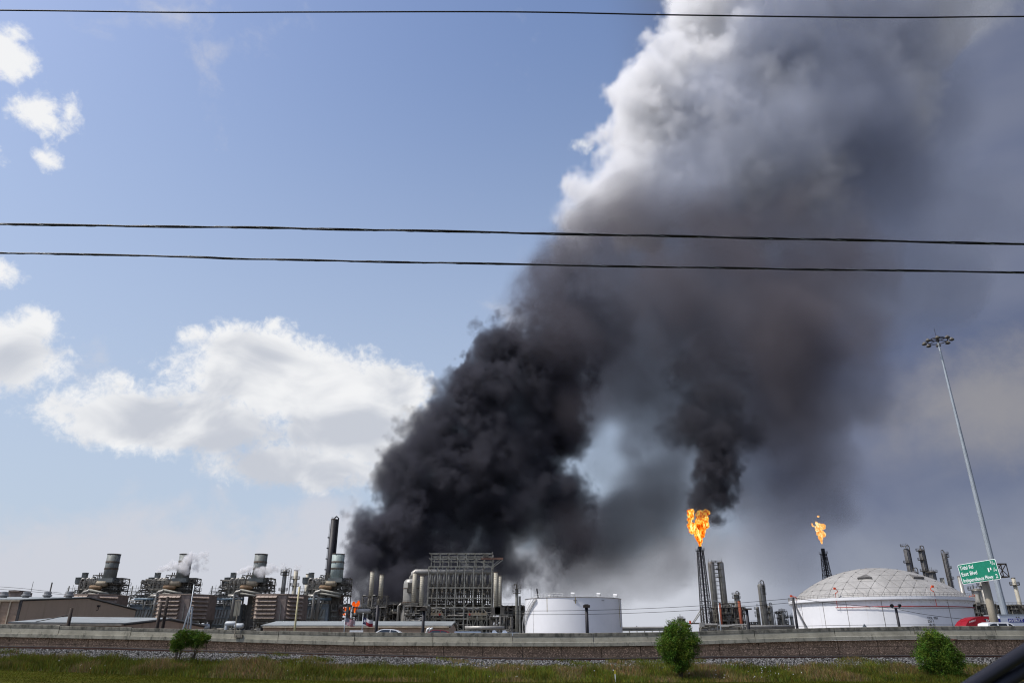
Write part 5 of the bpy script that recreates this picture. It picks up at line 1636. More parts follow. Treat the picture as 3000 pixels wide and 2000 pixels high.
a1 = X(-420, 1757, 150); cx = X(62, 1757, 150); rx = X(398, 1784, 200)
ze, zr_ = Z(1757, 150), Z(1750, 175)
wh, whw, A, B, Cc, D_ = gable_building('warehouse', (a1, 150), (cx, 150), (rx, 200), (a1 + rx - cx, 200), ze, zr_, 'big tan metal warehouse with roof ventilators, its plain gable facing right', tansheet, 0)
for px in range(-40, 62, 3):
    x_ = X(px, 1790, 150); b = MB(); b.beam((x_, 149.96, 0), (x_, 149.96, ze - .3), .1, .08); b.build('rib', tansheet2, whw)
for px, m_, w_ in ((57, hub, .5), (27, trimm, .22), (-3, trimm, .22)):
    x_ = X(px, 1790, 150); b = MB(); b.beam((x_, 149.8, 0), (x_, 149.8, ze - .1), w_, .2); b.build('downpipe', m_, wh)
pl = B + (Cc - B) * .60; nv = Vector((Cc.y - B.y, -(Cc.x - B.x), 0)).normalized()
b = MB(); b.box(pl + nv * .3 + Vector((0, 0, ze + .1)), (.5, .5, .4)); b.tube([pl + nv * .3 + Vector((0, 0, ze)), pl + nv * .5 + Vector((-.2, 0, ze - .7)), pl + nv * .2 + Vector((-.7, -.3, ze - 1.2))], .08, 5); b.build('wall_lamp', hub, wh)
for i, px in enumerate((12, 77, 139, 203)):
    Yv = 165 + i; p = Vector((X(px, 1742, Yv), Yv, 0)); zb_ = Z(1751, Yv); zt_ = Z(1733, Yv)
    hh = zt_ - zb_
    t = thing('roof_ventilator', (p.x, Yv, zb_ - .4), ['round ventilator at the picture edge on the warehouse roof', 'round ventilator with the whip mast just right of it', 'round ventilator next to the dark mast', 'round ventilator in front of the tan filter house top'][i], 'roof vent', 'ventilators on the warehouse roof')
    MB().lathe([(.65, zb_ - .5), (.65, zb_ + hh * .25)], 16, (p.x, Yv, 0)).build('neck', ventm, t, smooth=True)
    MB().lathe([(.62, zb_ + hh * .2), (.95, zb_ + hh * .32), (.95, zb_ + hh * .5), (.74, zb_ + hh * .58)], 18, (p.x, Yv, 0)).build('skirt', ventm, t)
    MB().lathe([(.72, zb_ + hh * .55), (.72, zb_ + hh), (.2, zb_ + hh * 1.08)], 18, (p.x, Yv, 0)).build('cap', ventm, t)

xa, xb, xd = X(40, 1823, 104), X(362, 1827, 110), X(597, 1838, 130)
gable_building('low_shed', (xa, 104), (xb, 110), (xd, 130), (xa + xd - xb, 124), Z(1827, 110), Z(1812.5, 120), 'low tan shed with a grey roof and wide gable, right in front of the warehouse', tansheet2, 46)
xa, xb = X(772, 1835, 130), X(1316, 1842, 130)
lb, lw, A, B, Cc, D_ = gable_building('long_building', (xa, 130), (xb, 130), (xb, 146), (xa, 146), Z(1833.5, 130), Z(1822, 138), 'long low tan building with a pale roof below the flags', tansheet2, 90)
for px in (838, 1010, 967, 1110):
    x_ = X(px, 1840, 130); b = MB(); b.beam((x_, 129.85, 0), (x_, 129.85, Z(1834, 130)), .16, .14); b.build('downpipe', trimm, lb)
b = MB(); b.cyl((X(831, 1820, 137), 137, Z(1823, 137) - .4), (X(831, 1820, 137), 137, Z(1818, 137)), .08, n=6); b.build('vent_pipe', whitep2, lb)
# pale bent vent pipes by the building's end
for px in (1250, 1258):
    x_ = X(px, 1845, 110); zt_ = Z(1839, 110)
    b = MB(); b.tube([(x_, 110, 0), (x_, 110, zt_ - .5), (x_ + .1, 110, zt_ - .1), (x_ + .45, 110, zt_)], .14, 8)
    o = b.build('vent_pipe', whitep2, None, loc=(x_, 110, 0), smooth=True); tag(o, 'bent pale vent pipe %s the maroon car roof' % ('farther left of' if px < 1255 else 'right beside'), 'vent pipe', 'bent vent pipes')

# ------------------------------------------------------------------ poles and lamps
def plain_pole(px, py_top, Y, r, label, m=wood, cross=None, name='utility_pole', cat='utility pole', tilt=0.0):
    p = W(px, py_top, Y)
    t = thing(name, (p.x - tilt, Y, 0), label, cat, 'poles')
    b = MB(); b.cyl((p.x - tilt, Y, 0), (p.x, Y, p.z), r * 1.2, r * .85, 10); b.build('shaft', m, t, smooth=True)
    return t, p


plain_pole(210.5, 1780, 95, .22, 'single dark wooden pole in front of the warehouse gable')
plain_pole(473, 1763, 100, .22, 'left one of the two close wooden poles before the filter house')
t, p = plain_pole(492, 1747, 101, .22, 'right, taller one of the two close wooden poles')
for k in (1.2, 2.4):
    b = MB(); b.cyl((p.x - .5, 100.7, p.z - k), (p.x + .5, 100.7, p.z - k), .07, n=6); b.build('crossarm', wood, t)
t, p = plain_pole(569, 1711, 120, .09, 'thin bare mast in front of the second filter house', galv, name='thin_mast', cat='mast')
for dx in (-1.4, .5):
    b = MB(); b.cyl((p.x + dx, 120.5, 0), (p.x + dx * .15, 120.5, Z(1775, 120)), .2, .12, 7); b.build('leg', galv, t)
plain_pole(877, 1718, 110, .14, 'pale yellowish slender pole between the filter house and the fourth unit', mat('pale_yellow_pole', H('b9b088'), 0.6), name='slender_pole', cat='pole')


def shoebox_lamp(px, py_top, Y, label, r=.2, head=True):
    p = W(px, py_top, Y)
    t = thing('area_light', (p.x, Y, 0), label, 'lamp post', 'black lamp posts')
    b = MB(); b.cyl((p.x, Y, 0), (p.x, Y, p.z), r * 1.1, r, 10); b.build('pole', black, t, smooth=True)
    if head:
        b = MB(); b.box((p.x, Y - .1, p.z + .12), (.85, .7, .32)); b.box((p.x, Y - .1, p.z + .32), (.5, .4, .12)); b.build('lamp_head', wood, t)
    return t, p


shoebox_lamp(1107, 1772, 105, 'black post standing between the flags and the reactor', .2, False)
shoebox_lamp(1241.5, 1787, 100, 'black lamp post with a small head in front of the heater frame', .19)
shoebox_lamp(1718, 1778, 100, 'black lamp post with a square head in front of the left white tank', .21)
t, p = shoebox_lamp(2187, 1784, 110, 'black lamp post with twin flat heads left of the tall column', .21, False)
for s in (-1, 1):
    b = MB(); b.box((p.x + s * .35, 109.8, p.z + .05), (.55, .5, .18)); b.build('lamp_head', wood, t)
t, p = shoebox_lamp(2323, 1749, 105, 'black wooden pole at the left edge of the dome tank', .18, False)
b = MB(); b.beam((p.x - .3, 105, p.z - .35), (p.x + .05, 105, p.z - .3), .06); b.build('wire_bracket', wood, t)
t, p = shoebox_lamp(2624, 1779, 105, 'black pole with two round floodlights in front of the dome tank', .17, False)
b = MB(); b.beam((p.x - .55, 104.9, p.z - .05), (p.x + .5, 104.9, p.z - .05), .07); b.build('crossarm', black, t)
for s in (-1, 1):
    b = MB(); q = Vector((p.x + s * .5 - .05, 104.8, p.z + .28)); d = Vector((-.5 if s < 0 else .25, -.6, -.35)).normalized()
    b.lathe([(.06, -.2), (.2, -.1), (.26, .12), (.24, .14)], 12); R_ = d.to_track_quat('Z', 'Y')
    b.v = [tuple(q + R_ @ Vector(v)) for v in b.v]; b.build('floodlight', black, t)
t, p = plain_pole(2104, 1765, 130, .1, 'thin galvanised post with a small arm by the near flare', galv, name='arm_post', cat='post')
b = MB(); b.tube([p, p + Vector((-.3, 0, .3)), p + Vector((-.9, 0, .35))], .06, 6); b.build('arm', galv, t)


def wire(pts, r, label, m=cable, name='overhead_wire', Ys=None):
    P3 = [W(px, py, Y) for px, py, Y in pts]
    # smooth through the points
    out = []
    for i in range(len(P3) - 1):
        p0 = P3[max(0, i - 1)]; p1 = P3[i]; p2 = P3[i + 1]; p3 = P3[min(len(P3) - 1, i + 2)]
        for k in range(12):
            t_ = k / 12
            out.append(.5 * ((2 * p1) + (p2 - p0) * t_ + (2 * p0 - 5 * p1 + 4 * p2 - p3) * t_ ** 2 + (3 * p1 - p0 - 3 * p2 + p3) * t_ ** 3))
    out.append(P3[-1])
    b = MB(); b.tube(out, r, 6)
    o = b.build(name, m, None, smooth=True, loc=tuple(P3[0]))
    tag(o, label, 'wire')
    return o, out


wire([(1480, 1789, 105), (1700, 1787, 105), (1900, 1781, 105), (2100, 1770, 105), (2322, 1752, 105)], .03, 'upper thin wire crossing the left white tank to the dome tank pole')
wire([(1480, 1799, 105), (1700, 1798.5, 105), (1900, 1793, 105), (2100, 1782, 105), (2322, 1764, 105)], .03, 'lower thin wire crossing the left white tank to the dome tank pole')
wire([(2326, 1750, 105), (2440, 1766, 106), (2640, 1781, 106), (2800, 1780, 106), (3050, 1776, 106)], .03, 'thin wire drooping across the upper wall of the dome tank')
wire([(2326, 1833, 105), (2600, 1829, 106), (3050, 1830, 106)], .03, 'lowest thin wire across the foot of the dome tank')
wire([(2632, 1784, 104.8), (2720, 1800, 104), (2850, 1814, 103), (3050, 1822, 103)], .03, 'wire sagging from the floodlight pole toward the red truck')
wire([(-80, 1713, 200), (60, 1722, 200), (180, 1736, 200)], .05, 'upper thin wire running into the plant at the far left')
wire([(-80, 1720, 200), (60, 1729, 200), (190, 1741, 200)], .05, 'lower thin wire running into the plant at the far left')
wire([(206, 1797, 95), (190, 1802, 95), (150, 1811, 95), (105, 1820, 95)], .05, 'dark service cable from the single wooden pole to the shed roof')

# three overhead cables close to the camera
def twist(o_pts, r, n_, amp, label, m=cable):
    """lashed bundle: two strands wound round each other plus a thin lashing wire"""
    t = thing('overhead_cable', tuple(o_pts[len(o_pts) // 2]), label, 'overhead cable', 'overhead cables')
    L = [0.0]
    for a, b_ in zip(o_pts, o_pts[1:]): L.append(L[-1] + (b_ - a).length)
    def at(s):
        for i in range(len(L) - 1):
            if s <= L[i + 1]: return o_pts[i].lerp(o_pts[i + 1], (s - L[i]) / (L[i + 1] - L[i]))
        return o_pts[-1]
    K = int(L[-1] / .12)
    for s0, rr, am, pitch in ((0.0, r, amp, 3.1), (math.pi, r * .62, amp, 3.1), (1.1, r * .16, r * 1.25, .55)):
        pts = []
        KK = K if pitch > 1 else K * 2
        for i in range(KK + 1):
            s = L[-1] * i / KK; p = at(s); ph = s0 + 2 * math.pi * s / pitch + .6 * math.sin(s * .9)
            pts.append(p + Vector((0, am * math.cos(ph), am * math.sin(ph))))
        b = MB(); b.tube(pts, rr, 7)
        b.build('lashing' if pitch < 1 else 'strand', galv if pitch < 1 else m, t, smooth=True)
    return t


o1, q1 = wire([(-7000, -15, 9.0), (-2600, 15, 9.0), (-1200, 22, 9.0), (0, 30.6, 9.0), (536, 37, 9.0), (900, 36, 9.0), (1500, 35.5, 9.0), (1980, 44.5, 9.0), (2584, 52, 9.0), (3000, 49, 9.0), (4200, 44, 9.0), (5600, 38, 9.0), (9500, 10, 9.0)], .0125, 'thin single top wire crossing the whole sky near its upper edge', name='overhead_cable')
o1['category'] = 'overhead cable'; o1['group'] = 'overhead cables'
for pts, r, lab in (([(-7000, 540, 9.4), (-2600, 610, 9.4), (-1200, 635, 9.4), (0, 657, 9.4), (746, 667, 9.4), (1500, 682, 9.4), (2245, 698, 9.4), (3000, 715, 9.4), (4200, 742, 9.4), (5600, 770, 9.4), (9500, 840, 9.4)], .0148, 'thick lashed black cable, upper one of the close lower pair'),
                    ([(-7000, 620, 9.4), (-2600, 690, 9.4), (-1200, 718, 9.4), (0, 741, 9.4), (548, 752, 9.4), (746, 759, 9.4), (1500, 774, 9.4), (2245, 787, 9.4), (3000, 798, 9.4), (4200, 816, 9.4), (5600, 835, 9.4), (9500, 890, 9.4)], .0122, 'lashed black cable, lowest of the three overhead')):
    o2, q2 = wire(pts, r, 'x', name='tmp')
    bpy.data.objects.remove(o2)
    twist(q2, r, 0, r * .62, lab)

# ------------------------------------------------------------------ high mast light
YM = 86.0
a = W(2742, 992, YM); bpt = W(2948, 1798, YM)
xm = (a.x + bpt.x) / 2
hm = thing('high_mast_light', (xm, YM, 0), 'very tall galvanised light mast with a ring of lamps on top', 'light mast')
zs = [0, Z(1755, YM), Z(1234, YM), a.z]
r0 = 19.5 / PM(1790, YM) / 2; rt_ = 5.0 / PM(1000, YM) / 2
def mr(z): return r0 + (rt_ - r0) * z / a.z


for k in range(3):
    b = MB(); b.cyl((xm, YM, zs[k]), (xm, YM, zs[k + 1] + (.35 if k < 2 else 0)), mr(zs[k]) * (1.0 if k == 0 else .97), mr(zs[k + 1]), 12, k == 2)
    b.build('pole_section', galv, hm)
b = MB(); b.ringtube((xm, YM, a.z - .35), 1.15, .06, 24, 6); b.ringtube((xm, YM, a.z - .05), .8, .045, 20, 6)
b.build('lamp_ring', black, hm)
b = MB()
for i in range(6):
    t_ = math.pi * i / 3; b.beam((xm, YM, a.z - .2), (xm + 1.15 * math.cos(t_), YM + 1.15 * math.sin(t_), a.z - .35), .06)
b.lathe([(rt_ * 1.3, -.5), (rt_ * 1.6, -.2), (rt_ * 1.6, .25), (.06, .45)], 12, (xm, YM, a.z)); b.build('head_frame', black, hm)
b = MB(); b.cyl((xm - .05, YM, a.z + .3), (xm - .08, YM, a.z + 1.5), .025, n=5); b.build('lightning_rod', black, hm)
for i in range(8):
    t_ = 2 * math.pi * i / 8 + .25; c_ = Vector((xm + 1.55 * math.cos(t_), YM + 1.55 * math.sin(t_), a.z - .42))
    b = MB(); b.lathe([(.06, .28), (.16, .2), (.3, 0), (.3, -.1), (.1, -.2)], 12, c_); lamp = b.build('lamp', dsteel, hm, smooth=True)
    b = MB(); b.beam((xm + 1.12 * math.cos(t_), YM + 1.12 * math.sin(t_), a.z - .35), (c_.x, c_.y, c_.z + .2), .05); b.build('lamp_arm', black, lamp)

# ------------------------------------------------------------------ green guide sign
YS = 70.0
TL, TR, BR, BL = W(2806.5, 1654, 71.6), W(2917.5, 1635, 68.4), W(2931.5, 1695.5, 68.4), W(2818, 1711.5, 71.6)
ctr = (TL + TR + BR + BL) / 4
rt = ((TR - TL) + (BR - BL)).normalized(); upv = ((TL - BL) + (TR - BR)); upv = (upv - rt * upv.dot(rt)).normalized()
nrm = rt.cross(upv)                              # towards the traffic and the camera
if nrm.y > 0: nrm = -nrm
wS = ((TR - TL).length + (BR - BL).length) / 2; hS = ((TL - BL).length + (TR - BR).length) / 2
gs = thing('guide_sign', (ctr.x, YS, 0), 'green highway sign listing Tidal Rd, East Blvd and Independence Pkwy', 'road sign')
def rrect(w, h, r, n=6):
    out = []
    for cx_, cy_, a0 in ((w / 2 - r, h / 2 - r, 0), (-w / 2 + r, h / 2 - r, 90), (-w / 2 + r, -h / 2 + r, 180), (w / 2 - r, -h / 2 + r, 270)):
        for i in range(n + 1):
            t_ = R(a0 + 90 * i / n); out.append((cx_ + r * math.cos(t_), cy_ + r * math.sin(t_)))
    return out


def splate(w, h, r, d0, th):
    return [ctr + rt * x + upv * y + nrm * d0 for x, y in rrect(w, h, r)], -nrm * th


b = MB(); b.poly(*splate(wS, hS, .16, 0.0, .05)); b.build('border', signw, gs)
b = MB(); b.poly(*splate(wS - .10, hS - .10, .13, .012, .02)); b.build('sign_face', signg, gs)
lh = hS * .268


def st(s, u, v, size, width=None, align='LEFT', bold=.010):
    def make(sx): return text(gs, s, size, ctr + rt * (u * wS) + upv * (v * hS) + nrm * .022, rt, upv, signw, bold=bold, align=align, sx=sx, thick=.004)
    o = make(1.0)
    if width:
        xs = [v_.co.dot(rt) for v_ in o.data.vertices]; k = width * wS / (max(xs) - min(xs))
        bpy.data.objects.remove(o); o = make(k)
    return o


for i, (s, w_) in enumerate((('Tidal Rd', .355), ('East Blvd', .405), ('Independence Pkwy', .78))):
    st(s, -.455, .215 - .315 * i, lh, w_)
st('2', .445, -.415, lh, .052, 'RIGHT')
for i, (n_, d_) in enumerate((('3', '4'), ('1', '4'))):
    v = .215 - .315 * i
    if i: st('1', .325, v + .02, lh, .03, 'RIGHT')
    st(n_, .385, v + .10, lh * .62, .03, 'RIGHT'); st('/', .42, v + .01, lh, .04, 'RIGHT'); st(d_, .46, v, lh * .62, .035, 'RIGHT')
# post, truss arm and brackets
pp = W(2918, 1815, 70.6); pt = W(2893, 1712, 70.6)
xp = (pp.x + pt.x) / 2; yp = 70.9; rp = 22 / PM(1790, yp) / 2
zt_ = ctr.z + hS * .3
b = MB(); b.cyl((xp, yp, 0), (xp, yp, zt_), rp * 1.03, rp * .93, 20); b.build('post', post, gs, smooth=True)
e0 = W(2908, 1648, 70.2); e1 = W(2955, 1651, 70.2); e2 = W(2963, 1685, 70.2); e3 = W(2912, 1690, 70.2)
zu, zl = (e0.z + e1.z) / 2, (e2.z + e3.z) / 2
xr_ = (e1.x + e2.x) / 2; x0_ = ctr.x + .12
b = MB()
for y in (yp - .35, yp + .45):
    for z in (zu, zl): b.beam((x0_, y, z), (xr_, y, z), .09)
    for i in range(3):
        xa, xb = x0_ + (xr_ - x0_) * i / 3, x0_ + (xr_ - x0_) * (i + 1) / 3
        b.beam((xa, y, zl if i % 2 else zu), (xb, y, zu if i % 2 else zl), .05); b.beam((xb, y, zl), (xb, y, zu), .06)
        if i == 2: b.beam((xa, y, zu if i % 2 else zl), (xb, y, zl if i % 2 else zu), .06)
for z in (zu, zl): b.beam((xr_, yp - .35, z), (xr_, yp + .45, z), .1)
b.build('truss_arm', wood, gs)
for u in (-.3, .3):
    b = MB(); q = ctr + rt * (u * wS) - nrm * .1; b.beam(q - upv * hS * .48, q + upv * hS * .48, .1); b.build('hanger', galv, gs)

# ------------------------------------------------------------------ small board and sign on the barrier
xb_, yb_, tb_, bb_ = wall_at(697)
t = thing('road_sign_board', (xb_, yb_ - .2, bb_), 'narrow beige sign board on a post bracketed to the road barrier', 'road sign')
yq = yb_ - .15
p1, p0 = W(690, 1757, yq), W(692, 1804, yq)
for s, px in ((0, 690.5), (1, 700)):
    x_ = W(px, 1780, yq).x
    b = MB(); b.bb((x_ - .11, yq - .03, p0.z + s * .05), (x_ + .11, yq + .03, p1.z)); b.build('board', antm, t)
b = MB(); xm_ = W(695.3, 1780, yq).x; b.bb((xm_ - .23, yq - .05, p1.z - .08), (xm_ + .26, yq + .05, p1.z + .03)); b.build('frame', post, t)
b = MB(); x_ = W(692, 1820, yq).x; b.cyl((x_, yq, Z(1862, yq)), (x_, yq, p1.z - .1), .045, n=8); b.build('post', post, t)
b = MB(); x2 = W(700, 1860, yq).x; b.bb((x2 - .32, yq - .1, Z(1866, yq)), (x2 + .3, yq + .1, Z(1857, yq))); b.cyl((x2 - .25, yq - .15, Z(1862, yq)), (x2 - .25, yq + .1, Z(1862, yq)), .1, n=8); b.build('bracket', post, t)
t = thing('triangle_sign', (W(2532, 1830, 82).x, 82, 0), 'little pale triangular sign peeking over the barrier before the dome tank', 'road sign')
p = W(2531.5, 1825.5, 82); zz = Z(1836, 82)
b = MB(); b.poly([(p.x, 82, p.z), (p.x + .27, 82, zz), (p.x - .24, 82, zz)], (0, .03, 0)); b.build('plate', galv, t)
b = MB(); b.beam((p.x - .03, 81.98, p.z - .1), (p.x + .08, 81.98, zz), .07, .02); b.beam((p.x, 82.05, 0), (p.x, 82.05, p.z - .1), .06); b.build('post', hub, t)
t = thing('white_board', (X(1044, 1848, 84), 84, 0), 'blank white board on a post beside the white car roof', 'sign board')
b = MB(); b.bb((X(1024, 1848, 84), 84, Z(1850.5, 84)), (X(1064, 1848, 84), 84.06, Z(1845, 84))); b.build('board', whitep2, t)
b = MB(); b.beam((X(1044, 1848, 84), 84.1, 0), (X(1044, 1848, 84), 84.1, Z(1847, 84)), .1); b.build('post', galv, t)
# marker stake in the lawn
p = W(1805, 2003, 44.0); tp = W(1803.5, 1957, 44.0)
t = thing('marker_stake', tuple(p), 'thin white marker stake with a yellow tip standing in the verge', 'marker stake')
b = MB(); b.box((p.x - .03, p.y, (p.z + tp.z) / 2 - .1), (.05, .03, tp.z - p.z - .1)); b.build('stake', whitep2, t)
b = MB(); b.box((p.x - .03, p.y, tp.z - .17), (.055, .035, .2)); b.build('tip', yellow, t)

# ------------------------------------------------------------------ flags
def flag(px, py_top, Y, label, kind, W_, H_, drop):
    p = W(px, py_top, Y)
    t = thing('flag_pole', (p.x, Y, 0), label, 'flag pole', 'flag poles')
    b = MB(); b.cyl((p.x, Y, 0), (p.x, Y, p.z), .07, .045, 8); b.build('pole', galv, t, smooth=True)
    b = MB(); b.lathe([(.02, -.1), (.1, 0), (.02, .1)], 8, (p.x, Y, p.z + .08)); b.build('finial', galv, t)
    zt_ = p.z - .35
    def S(u, v):
        return Vector((p.x + .06 + u * W_ * .93, Y + .22 * math.sin(u * 7 + v * 1.5) * u, zt_ - v * H_ - u * drop + .10 * math.sin(u * 8) * u))
    def cloth(name, u0, u1, v0, v1, m, par, lift=0.0):
        n = 10; b = MB(); vs = []; fs = []
        for i in range(n + 1):
            for j in range(3):
                q = S(u0 + (u1 - u0) * i / n, v0 + (v1 - v0) * j / 2); vs.append(q + Vector((0, -lift, 0)))
        for i in range(n):
            for j in range(2): fs.append((i * 3 + j, i * 3 + j + 1, i * 3 + j + 4, i * 3 + j + 3))
        b.add(vs, fs); return b.build(name, m, par)
    if kind == 'us':
        f0 = cloth('flag_cloth', 0, 1, 0, 1, flagw, t)
        for i in range(7): cloth('stripe', 0.0, 1, i * 2 / 13, (i * 2 + 1) / 13, flagr, f0, .012)
        cant = cloth('canton', 0, .42, 0, 7 / 13, flagb, f0, .024)
        b = MB()
        for i in range(6):
            for j in range(5):
                q = S(.035 + .07 * i, .05 + .105 * j) + Vector((0, -.03, 0)); b.box(q, (.05, .006, .05))
        b.build('star', flagw, f0, kind='stuff')
    else:
        f0 = cloth('flag_cloth', .33, 1, 0, .5, flagw, t)
        cloth('red_band', .33, 1, .5, 1, flagr, f0); cloth('blue_band', 0, .33, 0, 1, flagb, f0)
        b = MB(); c_ = S(.165, .5) + Vector((0, -.02, 0)); pts = []
        for i in range(10):
            r_ = .3 if i % 2 == 0 else .12; t_ = math.pi / 2 + math.pi * i / 5; pts.append(c_ + Vector((r_ * math.cos(t_), 0, r_ * math.sin(t_))))
        b.poly(pts, (0, -.008, 0)); b.build('star', flagw, f0)
    return t


flag(1012, 1801, 118, 'left flag pole flying the striped flag with a starry canton', 'us', 1.62, 1.0, .35)
flag(1064, 1799, 118, 'right flag pole flying the red, white and blue lone star flag', 'tx', 1.62, 1.0, .55)

# ------------------------------------------------------------------ vehicles on the road
def side_profile_body(prof, width, x0, yc, z0, s, tumble=.12):
    """closed side outline (x, z) extruded across the width, shoulders pulled in above mid height"""
    b = MB(); n = len(prof); zmax = max(p[1] for p in prof)
    vs = []
    for sgn in (-1, 1):
        for (x, z) in prof:
            pull = tumble * max(0, (z - .85) / max(.2, zmax - .85))
            vs.append((x0 + s * x, yc + sgn * (width / 2 - pull), z0 + z))
    fs = [tuple(range(n - 1, -1, -1)), tuple(range(n, 2 * n))] + [(i, (i + 1) % n, n + (i + 1) % n, n + i) for i in range(n)]
    return b.add(vs, fs)


def wheels(t, xs, yc, z0, r, w, track):
    for x in xs:
        for s in (-1, 1):
            b = MB(); y = yc + s * track / 2; b.cyl((x, y - w / 2, z0 + r), (x, y + w / 2, z0 + r), r, n=20); wl = b.build('wheel', tyre, t)
            b = MB(); b.cyl((x, y + s * w * .52, z0 + r), (x, y + s * w * .3, z0 + r), r * .6, n=12); b.build('rim', galv, wl)


def car(pxc, Y, z0, label, m, s=1, kind='sedan', group='vehicles on the road', name='car', cat='car'):
    xc_ = X(pxc, 1848, Y)
    t = thing(name, (xc_, Y, z0), label, cat, group)
    if kind == 'sedan':
        body = [(-2.3, .35), (-2.3, .75), (-2.15, .92), (-1.5, .98), (1.0, 1.0), (2.1, .82), (2.3, .65), (2.3, .35)]
        roof = [(-1.75, .96), (-1.0, 1.36), (-.5, 1.45), (.2, 1.46), (.55, 1.40), (1.25, .99)]
        win = [[(-1.45, 1.0), (-.95, 1.32), (-.45, 1.38), (-.42, 1.0)], [(-.34, 1.0), (-.37, 1.39), (.2, 1.4), (.48, 1.35), (1.05, 1.0)]]
        L = 2.3; H = 1.46
    elif kind == 'pickup':
        body = [(-2.9, .5), (-2.9, 1.15), (-1.0, 1.18), (1.2, 1.18), (2.7, 1.1), (2.85, .95), (2.85, .5)]
        roof = [(-1.2, 1.15), (-1.05, 1.80), (-.7, 1.9), (.55, 1.9), (.85, 1.82), (1.6, 1.15)]
        win = [[(-1.0, 1.24), (-.92, 1.72), (-.62, 1.8), (-.34, 1.8), (-.34, 1.24)], [(-.22, 1.24), (-.22, 1.8), (.45, 1.8), (.5, 1.24)], [(.62, 1.24), (.6, 1.8), (.78, 1.76), (1.35, 1.24)]]
        L = 2.9; H = 1.9
    b = side_profile_body(body, 1.82, xc_, Y, z0, s, .0); b.build('body', m, t)
    b = side_profile_body(roof, 1.74, xc_, Y, z0, s, .2); b.build('cabin', m, t)
    for w_ in win:
        zm = max(z for _, z in roof)
        def yy(z): return Y - (.87 - .2 * max(0, (z - .85) / (zm - .85))) - .012
        b = MB(); pts = [(xc_ + s * x, yy(z), z0 + z) for x, z in w_]; b.poly(pts, (0, .03, 0)); b.build('side_window', glass, t)
    wheels(t, (xc_ - L * .62, xc_ + L * .62), Y, z0, .34 if kind == 'sedan' else .4, .22, 1.62)
    b = MB(); b.box((xc_ + s * (L - .05), Y - .6, z0 + .7), (.14, .35, .16)); b.build('headlight', whitep2, t)
    return t


car(1134, 74, Z(1841.5, 74) - 1.46, 'white sedan whose roof and side windows show above the barrier', carw, -1)
car(1280, 79, Z(1844.0, 79) - 1.46, 'maroon car of which only the roof shows above the barrier', carm, -1, 'sedan')
car(2922, 63.8, Z(1821.8, 63.8) - 1.9, 'white pickup with dark side windows in front of the sign post', carw, 1, 'pickup', name='pickup_truck', cat='pickup truck')
# pale low trailer / deck glimpsed over the barrier
Yp = 80.0; z0 = road_z(1430, Yp)
xa, xb = X(1334, 1848, Yp), X(1520, 1848, Yp)
t = thing('flatbed_truck', ((xa + xb) / 2, Yp, z0), 'long pale blue flatbed body just showing above the barrier', 'truck', 'vehicles on the road')
zt_ = Z(1848.5, Yp)
b = MB(); b.bb((xa, Yp - 1.2, z0 + .9), (xa + (xb - xa) * .40, Yp + 1.2, zt_)); b.build('body', paleblue, t)
b = MB(); b.bb((xa + (xb - xa) * .41, Yp - 1.2, z0 + .9), (xb, Yp + 1.2, zt_ - .12)); b.build('deck', paleblue, t)
for f_ in (.62, .78):
    x_ = xa + (xb - xa) * f_; b = MB(); b.poly([(x_ - .25, Yp - 1.1, zt_ - .13), (x_ + .3, Yp - 1.1, zt_ - .13), (x_ + .05, Yp - 1.1, zt_ + .12), (x_ - .2, Yp - 1.1, zt_ + .08)], (0, .4, 0)); b.build('chock', trailer, t)
wheels(t, (xa + 1, xa + 2.2, xb - 1.5), Yp, z0, .45, .28, 1.9)

# red tractor and its box trailer
Yt = 82.0; z0 = road_z(2850, Yt)
x1, x2 = X(2812, 1835, Yt), X(2900, 1835, Yt)
ztop = Z(1805, Yt)
hh = ztop - z0
tr = thing('semi_tractor', ((x1 + x2) / 2, Yt, z0), 'red semi tractor with a rounded sleeper roof, heading left', 'truck', 'vehicles on the road')
Lc = x2 - x1
prof = [(-1.9, .5), (-1.9, 1.3), (-1.2, 1.75), (-.1, 1.95), (.0, hh * .70), (Lc * .04, hh * .78), (Lc * .12, hh * .86), (Lc * .25, hh * .93), (Lc * .42, hh * .98), (Lc * .60, hh), (Lc * .95, hh * 1.0), (Lc * .98, hh * .99), (Lc * .98, .6)]
b = side_profile_body(prof, 2.45, x1, Yt, z0, 1, .28); b.build('cab', truckr, tr)
b = MB(); b.bb((x2 - .12, Yt - 1.15, z0 + .6), (x2 + .05, Yt + 1.1, ztop - .05)); b.build('side_extender', hub, tr)
def yt(z): return Yt - (1.225 - .28 * max(0, (z - .85) / (hh - .85))) - .02
b = MB(); pts = [(x1 + Lc * .66, yt(hh * .92), z0 + hh * .92), (x1 + Lc * .74, yt(hh * .945), z0 + hh * .945), (x1 + Lc * .82, yt(hh * .89), z0 + hh * .89), (x1 + Lc * .81, yt(hh * .86), z0 + hh * .86)]
b.poly(pts, (0, .02, 0)); b.build('sleeper_window', glass, tr)
b = MB(); pts = [(x1 + Lc * .12, yt(hh * .62), z0 + hh * .60), (x1 + Lc * .2, yt(hh * .7), z0 + hh * .70), (x1 + Lc * .42, yt(hh * .7), z0 + hh * .70), (x1 + Lc * .44, yt(hh * .5), z0 + hh * .5), (x1 + Lc * .12, yt(hh * .5), z0 + hh * .5)]
b.poly(pts, (0, .02, 0)); b.build('door_window', glass, tr)
q0 = Vector((x1 + Lc * .16, yt(hh * .86) - .03, z0 + hh * .83)); q1 = Vector((x1 + Lc * .42, yt(hh * .9) - .03, z0 + hh * .885))
ud = (q1 - q0).normalized(); un = Vector((0, 0, 1)); un = (un - ud * un.dot(ud)).normalized()
text(tr, 'AVERITT', .2, q0, ud, un, signw, bold=.01, thick=.004)
